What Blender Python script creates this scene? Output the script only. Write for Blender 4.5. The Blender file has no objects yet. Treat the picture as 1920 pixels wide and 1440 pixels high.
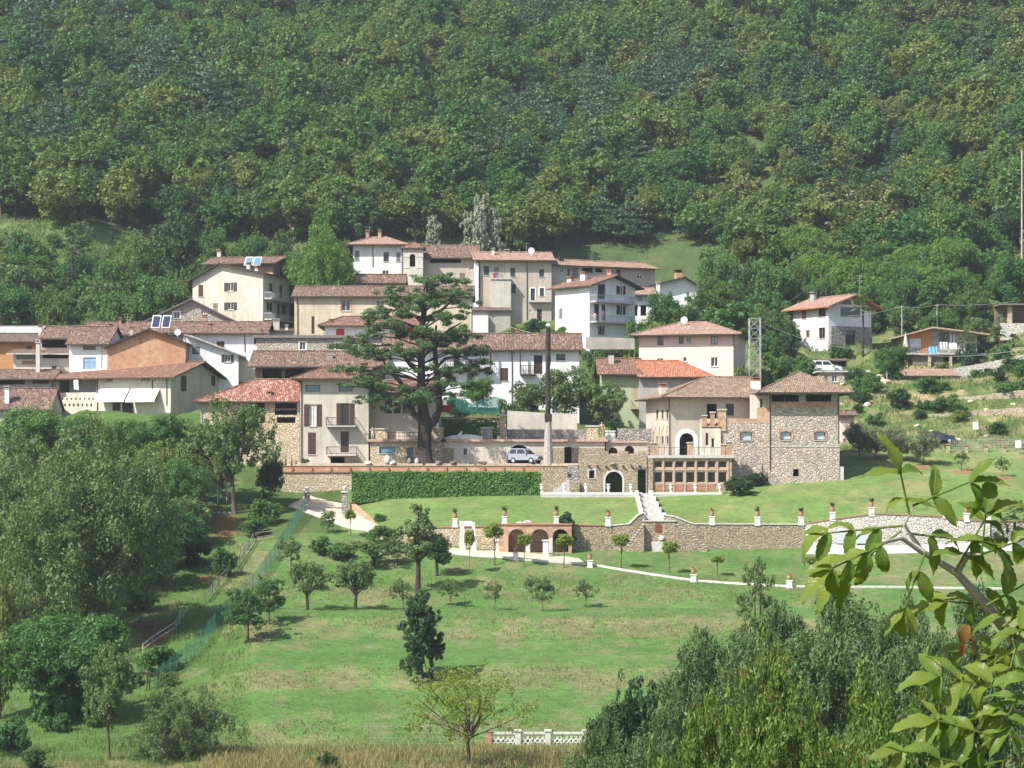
import bpy, math, random
import numpy as np
from mathutils import Vector
R = math.radians
scene = bpy.context.scene
C = scene.collection
# ------------------------------------------------------------------ camera, sky, sun, exposure
F = 4290.0            # focal length in pixels of a 1920 px wide picture
HV = 870.0            # picture row of the true horizon (camera level, rising front)
cd = bpy.data.cameras.new('camera'); cam = bpy.data.objects.new('camera', cd); C.objects.link(cam)
cam.location = (0, 0, 0); cam.rotation_euler = (R(90), 0, 0)
cd.sensor_width = 36; cd.lens = 36 * F / 1920; cd.shift_y = (HV - 720) / 1920
cd.clip_start = 0.2; cd.clip_end = 4000
scene.camera = cam
SUN_EL, SUN_AZ = 47, 39                      # sun from the left, a little on the camera's side
S = Vector((-math.cos(R(SUN_EL)) * math.cos(R(SUN_AZ)), -math.cos(R(SUN_EL)) * math.sin(R(SUN_AZ)), math.sin(R(SUN_EL))))
world = bpy.data.worlds.new('World'); scene.world = world; world.use_nodes = True
wn = world.node_tree.nodes; wl = world.node_tree.links
sky = wn.new('ShaderNodeTexSky'); sky.sky_type = 'NISHITA'; sky.sun_disc = False
sky.sun_elevation = R(SUN_EL); sky.sun_rotation = math.atan2(S.x, S.y)
sky.air_density = 1.0; sky.dust_density = 1.6; sky.ozone_density = 1.0
wl.new(sky.outputs[0], wn['Background'].inputs[0]); wn['Background'].inputs[1].default_value = 0.11
sd = bpy.data.lights.new('sun', 'SUN'); sd.energy = 4.6; sd.angle = R(0.5); sd.color = (1, 0.965, 0.90)
sun = bpy.data.objects.new('sun', sd); C.objects.link(sun); sun.rotation_euler = S.to_track_quat('Z', 'Y').to_euler()
sun.location = (-60, 100, 120)
vs = scene.view_settings; vs.view_transform = 'Standard'; vs.look = 'None'; vs.gamma = 1; vs.use_curve_mapping = False
vs.exposure = 1.0
cy = scene.cycles; cy.max_bounces = 6; cy.diffuse_bounces = 3; cy.glossy_bounces = 2; cy.transmission_bounces = 2
cy.transparent_max_bounces = 4; cy.volume_bounces = 0; cy.use_denoising = True; cy.denoiser = 'OPENIMAGEDENOISE'; cy.denoising_input_passes = 'RGB_ALBEDO_NORMAL'; cy.denoising_prefilter = 'ACCURATE'; cy.sample_clamp_indirect = 4; cy.caustics_reflective = False; cy.caustics_refractive = False

# ------------------------------------------------------------------ small helpers
def P(u, v, Y): return Vector(((u - 960) / F * Y, Y, (HV - v) / F * Y))
def tag(o, label=None, cat=None, group=None, kind=None):
    if label: o['label'] = label
    if cat: o['category'] = cat
    if group: o['group'] = group
    if kind: o['kind'] = kind
    return o
def thing(name, label, cat, loc=(0, 0, 0), rz=0, group=None):
    o = bpy.data.objects.new(name, None); C.objects.link(o)
    o.location = loc; o.rotation_euler = (0, 0, rz); o.empty_display_size = .3
    return tag(o, label, cat, group)
def put(name, me, parent=None, loc=(0, 0, 0), rz=0, sc=None):
    o = bpy.data.objects.new(name, me); C.objects.link(o)
    o.location = loc; o.rotation_euler = (0, 0, rz); o.parent = parent
    if sc is not None: o.scale = sc if hasattr(sc, '__len__') else (sc, sc, sc)
    return o
class MB:
    """collects shapes, builds ONE mesh object"""
    def __init__(s): s.v = []; s.f = []; s.m = []
    def poly(s, pts, m=0):
        b = len(s.v); s.v += [tuple(p) for p in pts]; s.f.append(tuple(range(b, b + len(pts)))); s.m.append(m); return s
    def box(s, x0, x1, y0, y1, z0, z1, m=0):
        b = len(s.v)
        s.v += [(x0, y0, z0), (x1, y0, z0), (x1, y1, z0), (x0, y1, z0), (x0, y0, z1), (x1, y0, z1), (x1, y1, z1), (x0, y1, z1)]
        for q in ((0, 3, 2, 1), (4, 5, 6, 7), (0, 1, 5, 4), (1, 2, 6, 5), (2, 3, 7, 6), (3, 0, 4, 7)):
            s.f.append(tuple(b + i for i in q)); s.m.append(m)
        return s
    def hexa(s, bot, top, m=0):
        b = len(s.v); n = len(bot); s.v += [tuple(p) for p in bot] + [tuple(p) for p in top]
        s.f.append(tuple(b + i for i in reversed(range(n)))); s.m.append(m)
        s.f.append(tuple(b + n + i for i in range(n))); s.m.append(m)
        for i in range(n):
            j = (i + 1) % n; s.f.append((b + i, b + j, b + n + j, b + n + i)); s.m.append(m)
        return s
    def tube(s, pts, rad, n=6, m=0, cap=True):
        pts = [Vector(p) for p in pts]
        if not hasattr(rad, '__len__'): rad = [rad] * len(pts)
        b = len(s.v); up = Vector((0.13, 0.21, 1)).normalized()
        for i, p in enumerate(pts):
            d = (pts[min(i + 1, len(pts) - 1)] - pts[max(i - 1, 0)]).normalized()
            a = d.cross(up)
            if a.length < .05: a = d.cross(Vector((1, 0, 0)))
            a.normalize(); c = d.cross(a)
            for k in range(n):
                t = 2 * math.pi * k / n; q = p + a * (rad[i] * math.cos(t)) + c * (rad[i] * math.sin(t)); s.v.append(tuple(q))
        for i in range(len(pts) - 1):
            for k in range(n):
                k2 = (k + 1) % n; s.f.append((b + i * n + k, b + i * n + k2, b + (i + 1) * n + k2, b + (i + 1) * n + k)); s.m.append(m)
        if cap:
            s.f.append(tuple(b + k for k in range(n))); s.m.append(m)
            e = b + (len(pts) - 1) * n; s.f.append(tuple(e + k for k in reversed(range(n)))); s.m.append(m)
        return s
    def lathe(s, prof, n=10, m=0, c=(0, 0, 0)):
        b = len(s.v)
        for r, z in prof:
            for k in range(n):
                t = 2 * math.pi * k / n; s.v.append((c[0] + r * math.cos(t), c[1] + r * math.sin(t), c[2] + z))
        for i in range(len(prof) - 1):
            for k in range(n):
                k2 = (k + 1) % n; s.f.append((b + i * n + k, b + i * n + k2, b + (i + 1) * n + k2, b + (i + 1) * n + k)); s.m.append(m)
        s.f.append(tuple(b + k for k in reversed(range(n)))); s.m.append(m)
        e = b + (len(prof) - 1) * n; s.f.append(tuple(e + k for k in range(n))); s.m.append(m)
        return s
    def mesh(s, name, mats, smooth=False):
        me = bpy.data.meshes.new(name); me.from_pydata(s.v, [], s.f)
        for mt in (mats if isinstance(mats, (list, tuple)) else [mats]): me.materials.append(M[mt] if isinstance(mt, str) else mt)
        me.polygons.foreach_set('material_index', s.m)
        if smooth: me.polygons.foreach_set('use_smooth', [True] * len(s.f))
        me.update()
        uv = me.uv_layers.new(name='UV').data
        for pl in me.polygons:
            n = pl.normal
            if abs(n.z) > .985: t = Vector((1, 0, 0)); b = Vector((0, 1, 0))
            else:
                t = Vector((0, 0, 1)).cross(n); t.normalize(); b = n.cross(t)
            for li in pl.loop_indices:
                p = me.vertices[me.loops[li].vertex_index].co; uv[li].uv = (p.dot(t), p.dot(b))
        return me
    def build(s, name, mats, parent=None, loc=(0, 0, 0), rz=0, smooth=False):
        return put(name, s.mesh(name, mats, smooth), parent, loc, rz)
def copy_tree(o, parent=None):
    c = o.copy(); C.objects.link(c); c.parent = parent
    for ch in list(o.children): copy_tree(ch, c)
    return c

# ------------------------------------------------------------------ materials
M = {}
class NT:
    def __init__(s, name, rough=.85, spec=.25):
        m = bpy.data.materials.new(name); m.use_nodes = True; s.m = m; s.n = m.node_tree.nodes; s.l = m.node_tree.links
        s.b = s.n['Principled BSDF']; s.b.inputs['Roughness'].default_value = rough; s.b.inputs['Specular IOR Level'].default_value = spec
        M[name] = m
    def add(s, t, **kw):
        nd = s.n.new(t)
        for k, v in kw.items():
            if k.startswith('i_'):
                key = k[2:]; key = int(key) if key.isdigit() else key
                nd.inputs[key].default_value = v
            else: setattr(nd, k, v)
        return nd
    def link(s, a, b): s.l.new(a, b)
    def mix(s, fac, a, b, mode='MIX'):
        nd = s.n.new('ShaderNodeMix'); nd.data_type = 'RGBA'; nd.blend_type = mode
        for sock, v in ((nd.inputs[0], fac), (nd.inputs[6], a), (nd.inputs[7], b)):
            if hasattr(v, 'is_output'): s.link(v, sock)
            else: sock.default_value = v if not isinstance(v, tuple) else tuple(v) + (1,) * (4 - len(v))
        return nd.outputs[2]
    def math(s, op, a, b=None, c=None, clamp=False):
        nd = s.n.new('ShaderNodeMath'); nd.operation = op; nd.use_clamp = clamp
        for i, v in enumerate((a, b, c)):
            if v is None: continue
            if hasattr(v, 'is_output'): s.link(v, nd.inputs[i])
            else: nd.inputs[i].default_value = v
        return nd.outputs[0]
    def rng(s, v, a0, a1, b0=0., b1=1.):
        nd = s.n.new('ShaderNodeMapRange'); s.link(v, nd.inputs[0])
        for i, x in enumerate((a0, a1, b0, b1)): nd.inputs[i + 1].default_value = x
        return nd.outputs[0]
    def noise(s, scale, det=3, rough=.55, co=None):
        nd = s.add('ShaderNodeTexNoise', i_Scale=scale, i_Detail=det, i_Roughness=rough)
        if co is not None: s.link(co, nd.inputs['Vector'])
        return nd.outputs[0]
    def obj(s): return s.add('ShaderNodeTexCoord').outputs['Object']
    def pos(s): return s.add('ShaderNodeNewGeometry').outputs['Position']
    def uv(s): return s.add('ShaderNodeTexCoord').outputs['UV']
    def color(s, c):
        if hasattr(c, 'is_output'): s.link(c, s.b.inputs['Base Color'])
        else: s.b.inputs['Base Color'].default_value = tuple(c) + (1,)
    def bump(s, h, st=.5, dist=.05):
        nd = s.add('ShaderNodeBump'); nd.inputs['Strength'].default_value = st; nd.inputs['Distance'].default_value = dist
        s.link(h, nd.inputs['Height']); s.link(nd.outputs[0], s.b.inputs['Normal'])
def plain(name, c, rough=.7, spec=.3, metal=0, var=.18, scale=3):
    t = NT(name, rough, spec); t.b.inputs['Metallic'].default_value = metal
    n = t.noise(scale, 4, .6, t.pos()); k = t.rng(n, .3, .7, 1 - var, 1 + var)
    mul = t.add('ShaderNodeVectorMath', operation='SCALE'); mul.inputs[0].default_value = c; t.link(k, mul.inputs['Scale'])
    t.color(mul.outputs[0])
def plaster(name, c, c2=None, dirt=(.30, .26, .21), amt=.45, scale=.35):
    t = NT(name, .92, .12); p = t.pos(); c2 = tuple(x * .9 for x in c2) if c2 else tuple(x * .78 for x in c); amt = min(amt * 1.35, .75)
    big = t.rng(t.noise(scale, 5, .62, p), .38, .66); col = t.mix(big, c, c2)
    mp = t.add('ShaderNodeMapping'); mp.inputs['Scale'].default_value = (1.6, 1.6, .22); t.link(p, mp.inputs[0])
    st = t.rng(t.noise(.9, 5, .65, mp.outputs[0]), .48, .74, 0, amt); col = t.mix(st, col, dirt)
    fine = t.rng(t.noise(5, 4, .6, p), .3, .7, .9, 1.08)
    mul = t.add('ShaderNodeVectorMath', operation='SCALE'); t.link(col, mul.inputs[0]); t.link(fine, mul.inputs['Scale']); t.color(mul.outputs[0])
    t.bump(t.noise(7, 4, .6, p), .25, .03)
def rubble(name, cols, mortar, scale=2.6, mw=.07, squash=1.45, tint=None):
    t = NT(name, .93, .12); p = t.pos()
    wob = t.add('ShaderNodeTexNoise', i_Scale=1.7, i_Detail=2); t.link(p, wob.inputs['Vector'])
    sc_ = t.add('ShaderNodeVectorMath', operation='SCALE'); t.link(wob.outputs[1], sc_.inputs[0]); sc_.inputs['Scale'].default_value = .25
    ad = t.add('ShaderNodeVectorMath', operation='ADD'); t.link(p, ad.inputs[0]); t.link(sc_.outputs[0], ad.inputs[1])
    mp = t.add('ShaderNodeMapping'); mp.inputs['Scale'].default_value = (1, 1, squash); t.link(ad.outputs[0], mp.inputs[0])
    vo = t.add('ShaderNodeTexVoronoi', i_Scale=scale); t.link(mp.outputs[0], vo.inputs['Vector'])
    ve = t.add('ShaderNodeTexVoronoi', i_Scale=scale, feature='DISTANCE_TO_EDGE'); t.link(mp.outputs[0], ve.inputs['Vector'])
    sep = t.add('ShaderNodeSeparateColor'); t.link(vo.outputs['Color'], sep.inputs[0])
    rp = t.add('ShaderNodeValToRGB'); cr = rp.color_ramp
    while len(cr.elements) < len(cols): cr.elements.new(.5)
    for i, c in enumerate(cols): cr.elements[i].position = i / (len(cols) - 1); cr.elements[i].color = tuple(c) + (1,)
    t.link(sep.outputs[0], rp.inputs[0])
    fine = t.rng(t.noise(6, 4, .65, p), .3, .7, .75, 1.2)
    mul = t.add('ShaderNodeVectorMath', operation='SCALE'); t.link(rp.outputs[0], mul.inputs[0]); t.link(fine, mul.inputs['Scale'])
    edge = t.rng(ve.outputs[0], 0, mw, 1, 0)
    col = t.mix(edge, mul.outputs[0], mortar)
    big = t.rng(t.noise(.3, 4, .6, p), .4, .7, 0, .35); col = t.mix(big, col, tint or tuple(x * .7 for x in mortar)); t.color(col)
    t.bump(t.rng(ve.outputs[0], 0, mw * 2.4), .9, .1)
def bricks(name, c1, c2, mortar, scale=1.0):
    t = NT(name, .9, .15); br = t.add('ShaderNodeTexBrick', i_Scale=scale); t.link(t.uv(), br.inputs['Vector'])
    br.inputs['Color1'].default_value = c1 + (1,); br.inputs['Color2'].default_value = c2 + (1,); br.inputs['Mortar'].default_value = mortar + (1,)
    br.inputs['Mortar Size'].default_value = .012; br.inputs['Brick Width'].default_value = .3; br.inputs['Row Height'].default_value = .1
    p = t.pos(); big = t.rng(t.noise(.55, 5, .65, p), .46, .60, 0, .8); col = t.mix(big, br.outputs[0], (.52, .36, .22))
    fine = t.rng(t.noise(2.5, 5, .7, p), .3, .7, .7, 1.15)
    mul = t.add('ShaderNodeVectorMath', operation='SCALE'); t.link(col, mul.inputs[0]); t.link(fine, mul.inputs['Scale']); t.color(mul.outputs[0])
    t.bump(br.outputs[1], .5, -.02)
def tiles(name, cols, lichen=(.20, .17, .13), la=.5, w=.21, l=.36):
    t = NT(name, .9, .12); sx = t.add('ShaderNodeSeparateXYZ'); t.link(t.uv(), sx.inputs[0])
    p = t.pos(); wob = t.rng(t.noise(1.1, 3, .6, p), 0, 1, -.12, .12)
    a = t.math('DIVIDE', t.math('ADD', sx.outputs[0], wob), w); b = t.math('DIVIDE', t.math('ADD', sx.outputs[1], wob), l)
    fa = t.math('FLOOR', a); fb = t.math('FLOOR', b)
    cb = t.add('ShaderNodeCombineXYZ'); t.link(fa, cb.inputs[0]); t.link(fb, cb.inputs[1])
    wnz = t.add('ShaderNodeTexWhiteNoise'); t.link(cb.outputs[0], wnz.inputs[0])
    rp = t.add('ShaderNodeValToRGB'); cr = rp.color_ramp
    while len(cr.elements) < len(cols): cr.elements.new(.5)
    for i, c in enumerate(cols): cr.elements[i].position = i / (len(cols) - 1); cr.elements[i].color = tuple(c) + (1,)
    t.link(wnz.outputs[0], rp.inputs[0])
    patch = t.rng(t.noise(.55, 5, .65, p), .4, .68, 0, la); col = t.mix(patch, rp.outputs[0], lichen)
    fine = t.rng(t.noise(2.4, 5, .75, p), .3, .7, .55, 1.4)
    mul = t.add('ShaderNodeVectorMath', operation='SCALE'); t.link(col, mul.inputs[0]); t.link(fine, mul.inputs['Scale'])
    ga = t.math('SUBTRACT', t.math('FRACT', a), .5); hump = t.math('SUBTRACT', 1, t.math('MULTIPLY', t.math('MULTIPLY', ga, ga), 4))
    gap = t.rng(hump, 0, .35, .55, 0); t.color(t.mix(gap, mul.outputs[0], (.05, .035, .03)))
    hh = t.math('ADD', hump, t.math('MULTIPLY', t.math('FRACT', b), .5)); t.bump(hh, .9, .09)
def foliage(name, ca, cb, trans=.35, dark=.72, spec=.3, tcol=None, zamt=0.25):
    t = NT(name, .55, spec); oi = t.add('ShaderNodeObjectInfo'); g = t.add('ShaderNodeNewGeometry')
    col = t.mix(oi.outputs['Random'], ca, cb)
    nz = t.rng(t.noise(.55, 2, .5, g.outputs['Position']), .35, .65); col = t.mix(t.math('MULTIPLY', nz, zamt), col, tuple(x * y for x, y in zip(ca, (1.5, 1.25, .9))))
    k = t.rng(g.outputs['Random Per Island'], 0, 1, dark, 1.26)
    mul = t.add('ShaderNodeVectorMath', operation='SCALE'); t.link(col, mul.inputs[0]); t.link(k, mul.inputs['Scale']); t.color(mul.outputs[0])
    tr = t.add('ShaderNodeBsdfTranslucent'); sat = t.mix(1.0, mul.outputs[0], tcol or (1.5, 1.5, .55), 'MULTIPLY'); t.link(sat, tr.inputs[0])
    mx = t.add('ShaderNodeMixShader'); mx.inputs[0].default_value = trans
    t.link(t.b.outputs[0], mx.inputs[1]); t.link(tr.outputs[0], mx.inputs[2]); t.link(mx.outputs[0], t.n['Material Output'].inputs['Surface'])
plaster('cream', (.54, .505, .43)); plaster('cream_light', (.59, .545, .455), (.53, .48, .38)); plaster('white_wall', (.78, .78, .77), (.72, .72, .70), amt=.2)
plaster('yellow_wall', (.55, .47, .34), (.47, .40, .28), amt=.55); plaster('grey_wall', (.40, .37, .33), (.33, .30, .27), amt=.5)
plaster('beige_wall', (.47, .41, .34), (.40, .36, .30), amt=.55); plaster('pink_wall', (.74, .54, .47), (.70, .52, .45), amt=.15)
plaster('green_wall', (.36, .42, .24), (.40, .45, .28), amt=.25); plaster('orange_wall', (.46, .24, .10), (.42, .22, .10), amt=.2)
plaster('mint_wall', (.70, .74, .68), (.66, .70, .62), amt=.2); plaster('villa_plaster', (.52, .46, .38), (.47, .41, .34), amt=.3)
plaster('brown_wall', (.22, .16, .12), (.16, .12, .09), amt=.4)
rubble('villa_stone', [(.25, .22, .19), (.42, .365, .30), (.52, .45, .37), (.45, .36, .28), (.56, .50, .43), (.34, .30, .265)], (.38, .32, .27), 2.7, .07, 1.45, (.40, .35, .31))
rubble('cream_stone', [(.38, .29, .18), (.52, .44, .31), (.58, .48, .33), (.47, .35, .21), (.60, .53, .42)], (.50, .41, .29), 3.2, .07)
rubble('porch_stone', [(.26, .21, .15), (.40, .33, .23), (.48, .40, .28), (.35, .27, .17), (.45, .39, .31)], (.36, .30, .22), 3.6, .08, 1.8)
rubble('terrace_stone', [(.22, .18, .13), (.38, .30, .20), (.46, .38, .27), (.33, .26, .17), (.42, .35, .26)], (.30, .25, .18), 3.0, .08, 2.0)
rubble('pale_stone', [(.48, .44, .38), (.62, .58, .52), (.55, .50, .44), (.66, .62, .56)], (.50, .46, .40), 2.6, .06)
rubble('house_stone', [(.28, .25, .21), (.42, .37, .30), (.50, .45, .37), (.36, .31, .25)], (.42, .37, .30), 3.0, .08)
rubble('grey_stone', [(.20, .19, .18), (.32, .30, .28), (.40, .38, .36), (.27, .25, .23)], (.24, .22, .20), 2.4, .08)
bricks('brick', (.45, .18, .09), (.52, .24, .12), (.42, .33, .24)); bricks('brick_dark', (.36, .20, .13), (.42, .25, .17), (.36, .28, .22))
tiles('tile_old', [(.075, .048, .038), (.17, .10, .075), (.24, .135, .095), (.12, .075, .058), (.36, .25, .19), (.15, .085, .062)], (.13, .11, .09))
tiles('tile_red', [(.13, .07, .052), (.24, .115, .082), (.19, .095, .07), (.36, .21, .155), (.14, .075, .058)], (.18, .125, .09), .55)
tiles('tile_orange', [(.33, .12, .065), (.46, .17, .09), (.40, .14, .075), (.52, .24, .15), (.28, .12, .08)], (.28, .15, .10), .35)
tiles('tile_light', [(.26, .155, .115), (.40, .25, .19), (.30, .18, .135), (.50, .35, .27)], (.27, .19, .145), .4)
tiles('tile_villa', [(.16, .10, .07), (.28, .19, .13), (.36, .26, .19), (.21, .13, .095)], (.20, .15, .11), .45)
tiles('tile_dark', [(.10, .07, .06), (.15, .10, .085), (.19, .13, .105), (.24, .18, .15)], (.12, .10, .08), .5)
tiles('tile_speckled', [(.16, .06, .045), (.30, .12, .08), (.22, .09, .065), (.50, .36, .28), (.36, .16, .11), (.26, .10, .07)], (.22, .12, .08), .35)
plain('roof_grey', (.34, .33, .31)); plain('eave_wood', (.055, .04, .03), .8); plain('wood_dark', (.045, .028, .02), .6); plain('shutter_brown', (.075, .038, .028), .6)
plain('shutter_green', (.025, .055, .05), .55); plain('shutter_red', (.52, .025, .03), .55); plain('shutter_grey', (.17, .16, .17), .6)
plain('wood_orange', (.36, .15, .05), .6); plain('wood_light', (.40, .29, .20), .65); plain('wood_grey', (.16, .14, .12), .8)
plain('white_paint', (.66, .65, .63), .6); plain('white_stone', (.50, .48, .44), .8); plain('concrete', (.42, .40, .37), .9); plain('terracotta', (.33, .17, .105), .8)
plain('terrace_tile', (.42, .28, .22), .8); plain('iron', (.03, .03, .032), .5, .4); plain('steel', (.45, .46, .47), .45, .5, .3); plain('galvanised', (.36, .37, .36), .5, .4, .2)
plain('awning', (.82, .82, .81), .8); plain('red_cloth', (.38, .03, .03), .8); plain('blue_cloth', (.16, .42, .72), .8); plain('teal_net', (.02, .17, .14), .7)
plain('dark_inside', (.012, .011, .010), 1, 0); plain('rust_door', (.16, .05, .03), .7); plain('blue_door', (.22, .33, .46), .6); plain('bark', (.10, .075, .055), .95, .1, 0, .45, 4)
plain('bark_dark', (.045, .036, .030), .95, .1, 0, .4, 4); plain('bark_pale', (.34, .31, .27), .9, .1, 0, .3, 3); plain('bark_red', (.22, .10, .05), .9, .1, 0, .3)
plain('car_silver', (.30, .33, .38), .3, .5, .3, .03); plain('car_white', (.75, .76, .77), .3, .5, 0, .03); plain('car_blue', (.03, .05, .10), .25, .5, .2, .03); plain('rubber', (.02, .02, .02), .8)
plain('gravel_path', (.50, .40, .30), .95, .1, 0, .12, 2); plain('asphalt', (.22, .20, .19), .95, .1); plain('rock', (.40, .37, .33), .95, .1, 0, .35, 1.6); plain('rock_tan', (.46, .37, .27), .95, .1, 0, .3, 1.6)
plain('skin', (.52, .32, .24), .6); plain('cloth_pink', (.62, .35, .36), .8); plain('cloth_dark', (.10, .10, .14), .8); plain('hair', (.06, .04, .03), .8); plain('lamp_white', (.82, .82, .80), .4)
plain('fence_green', (.03, .14, .10), .6); plain('pot_plant', (.05, .09, .03), .6); plain('shiplap', (.62, .60, .56), .7)
def glass(name, c, rough=.08):
    t = NT(name, rough, .6); t.color(c); t.bump(t.noise(.6, 2, .5, t.pos()), .06, .05)
glass('glass', (.02, .025, .03)); glass('glass_blue', (.10, .22, .30), .15); glass('glass_teal', (.02, .07, .09), .1); glass('glass_pale', (.42, .46, .48), .25); glass('solar', (.015, .03, .07), .12)
glass('dark_glass', (.006, .006, .007), .25)
plain('curtain', (.50, .53, .55), .7)
# ------------------------------------------------------------------ ground: one height field
def zv(Y, v): return (HV - v) / F * Y
lowA = [(152, 1445), (168, 1395), (185, 1318), (200, 1250), (222, 1125), (245, 1005), (262, 912), (280, 812), (295, 742), (310, 660), (330, 575), (350, 495), (366, 440)]
orch = [(152, 1448), (165, 1400), (170, 1352), (182, 1292), (186, 1253), (200, 1198), (205, 1158), (216, 1140)]
COLS = [
 (-900, lowA), (0, lowA),
 (250, [(152, 1445), (168, 1392), (185, 1310), (200, 1235), (222, 1110), (245, 990), (262, 900), (280, 805), (295, 735), (310, 655), (330, 570), (350, 490), (366, 440)]),
 (480, orch[:-1] + [(218, 1140), (232, 1062), (245, 995), (258, 940), (264, 905), (274, 866), (285, 800), (296, 720), (312, 640), (330, 570), (350, 490), (368, 445)]),
 (560, orch + [(231, 1060), (245, 985), (256, 948), (262, 930), (263.4, 869), (274, 867), (285, 800), (296, 710), (312, 635), (330, 570), (350, 490), (368, 450)]),
 (660, orch + [(231, 1062), (240, 1006), (247, 985), (256, 962), (261.6, 938), (263, 869), (275, 867), (285, 800), (300, 660), (312, 635), (330, 560), (350, 500), (368, 455)]),
 (735, orch + [(231, 1062), (237, 1022), (241.4, 1013), (242.4, 990), (257, 938), (261.6, 932), (263, 869), (275, 867), (278, 822), (290, 745), (303, 635), (325, 565), (345, 530), (368, 463)]),
 (960, orch + [(230, 1066), (232.5, 1046), (241.4, 1033), (242.4, 986), (257, 931), (261.6, 926), (263, 869), (275, 867), (278, 822), (290, 752), (302, 645), (325, 610), (345, 560), (352, 510), (370, 468)]),
 (1220, orch + [(228, 1085), (230, 1075), (241.4, 1031), (242.4, 986), (257, 930), (261.6, 924), (263, 869), (275, 867), (279, 815), (290, 770), (302, 690), (325, 610), (345, 560), (352, 515), (370, 462)]),
 (1400, orch + [(224, 1100), (227, 1090), (241.4, 1029), (242.4, 983), (255, 930), (262, 905), (275, 868), (285, 800), (300, 725), (318, 655), (335, 585), (350, 530), (370, 475)]),
 (1560, orch + [(224, 1101), (227, 1093), (241.4, 1026), (242.4, 976), (255, 920), (262, 897), (270, 870), (277, 850), (285, 812), (300, 730), (318, 658), (335, 590), (352, 535), (372, 485)]),
 (1700, orch + [(224, 1104), (227, 1096), (241.4, 1022), (242.4, 968), (255, 915), (268, 868), (276, 848), (284, 806), (300, 722), (318, 664), (328, 655), (340, 590), (355, 540), (374, 480)]),
 (1920, orch + [(224, 1106), (227, 1098), (241.4, 1014), (242.4, 974), (255, 912), (270, 864), (278, 836), (286, 790), (302, 705), (318, 655), (328, 648), (340, 590), (355, 535), (374, 480)]),
 (2900, orch + [(224, 1106), (227, 1098), (241.4, 1014), (242.4, 974), (255, 912), (270, 864), (278, 836), (286, 790), (302, 705), (318, 655), (328, 648), (340, 590), (355, 535), (374, 480)]),
]
NEAR = [(0, -1.72), (6, -2.6), (14, -5.5), (40, -13.5), (80, -22.5), (112, -25.5), (136, -23.2)]
YG = np.concatenate([np.arange(0, 140, 4.), np.arange(140, 272, .6), np.arange(272, 380, 1.2), np.arange(380, 760, 5.)])
prof = []
for u, pts in COLS:
    ys = [p[0] for p in NEAR] + [p[0] for p in pts]; zs = [p[1] for p in NEAR] + [zv(*p) for p in pts]
    y0, z0 = ys[-1], zs[-1]
    if u <= 0: tail = [(495, zv(495, 48)), (520, zv(520, 55)), (600, zv(600, 230)), (760, zv(760, 330))]
    elif u < 400: tail = [(500, zv(500, 25)), (560, zv(560, -60)), (620, zv(620, -100)), (760, zv(760, 30))]
    else: tail = [(440, z0 + (440 - y0) * .44), (520, zv(520, 12)), (600, zv(600, -120)), (660, zv(660, -170)), (760, zv(760, -60))]
    for t in tail: ys.append(t[0]); zs.append(t[1])
    prof.append(np.interp(YG, ys, zs))
prof = np.array(prof); CA = np.array([(c[0] - 960) / F for c in COLS])
def vnoise(x, y, seed=0):
    xi = np.floor(x); yi = np.floor(y); fx = x - xi; fy = y - yi; fx = fx * fx * (3 - 2 * fx); fy = fy * fy * (3 - 2 * fy)
    def h(a, b):
        t = np.sin(a * 127.1 + b * 311.7 + seed * 74.7) * 43758.5453; return t - np.floor(t)
    return (h(xi, yi) * (1 - fx) + h(xi + 1, yi) * fx) * (1 - fy) + (h(xi, yi + 1) * (1 - fx) + h(xi + 1, yi + 1) * fx) * fy
def fbm(x, y, seed=0, o=4):
    s = 0; a = .5
    for i in range(o): s = s + a * vnoise(x * 2 ** i, y * 2 ** i, seed + i); a *= .5
    return s / (1 - .5 ** o)
def ground_z(X, Y):
    X = np.asarray(X, float); Y = np.asarray(Y, float); a = np.clip(X / np.maximum(Y, .5), CA[0], CA[-1])
    yi = np.clip(np.searchsorted(YG, Y) - 1, 0, len(YG) - 2); ty = np.clip((Y - YG[yi]) / (YG[yi + 1] - YG[yi]), 0, 1)
    ci = np.clip(np.searchsorted(CA, a) - 1, 0, len(CA) - 2); tc = (a - CA[ci]) / (CA[ci + 1] - CA[ci])
    z = (prof[ci, yi] * (1 - ty) + prof[ci, yi + 1] * ty) * (1 - tc) + (prof[ci + 1, yi] * (1 - ty) + prof[ci + 1, yi + 1] * ty) * tc
    amp = np.interp(Y, [0, 20, 60, 140, 160, 240, 243, 262, 264, 276, 300, 365, 420, 520, 700], [0, .2, 1, .5, .35, .3, .06, .06, 0, 0, .4, .8, 5, 6, 7])
    z = z + amp * (fbm(X * .09, Y * .09, 3) - .5)
    z = z + np.interp(Y, [0, 374, 430, 520, 760], [0, 0, 13, 22, 24]) * (fbm(X * .022 + Y * .010, Y * .009, 55, 3) - .52)      # gullies and spurs of the mountain
    for (px, py, c, s_, w, d, zb) in PADS:      # every house stands on a levelled pad
        dx, dy = X - px, Y - py; lx = dx * c + dy * s_; ly = -dx * s_ + dy * c
        q = np.hypot(np.maximum(np.maximum(-lx, lx - w), 0), np.maximum(np.maximum(-ly - 1.5, ly - d), 0)); z = np.minimum(z, np.maximum(zb - .15 + np.maximum(q - 1.2, 0) * .55, z - 12))
    return z
PADS = []
def gz(X, Y): return float(ground_z(X, Y))
def hit(u, v, ymin=145, ymax=560):
    """first point of the ground on the line of sight through picture point (u, v)"""
    ys = np.arange(ymin, ymax, .25); z = ground_z((u - 960) / F * ys, ys); vv = HV - z / ys * F
    k = np.argmax(vv <= v); Y = ys[k]
    return Vector(((u - 960) / F * Y, Y, z[k]))
def at(u, Y, dz=0):
    X = (u - 960) / F * Y; return Vector((X, Y, gz(X, Y) + dz))
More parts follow.
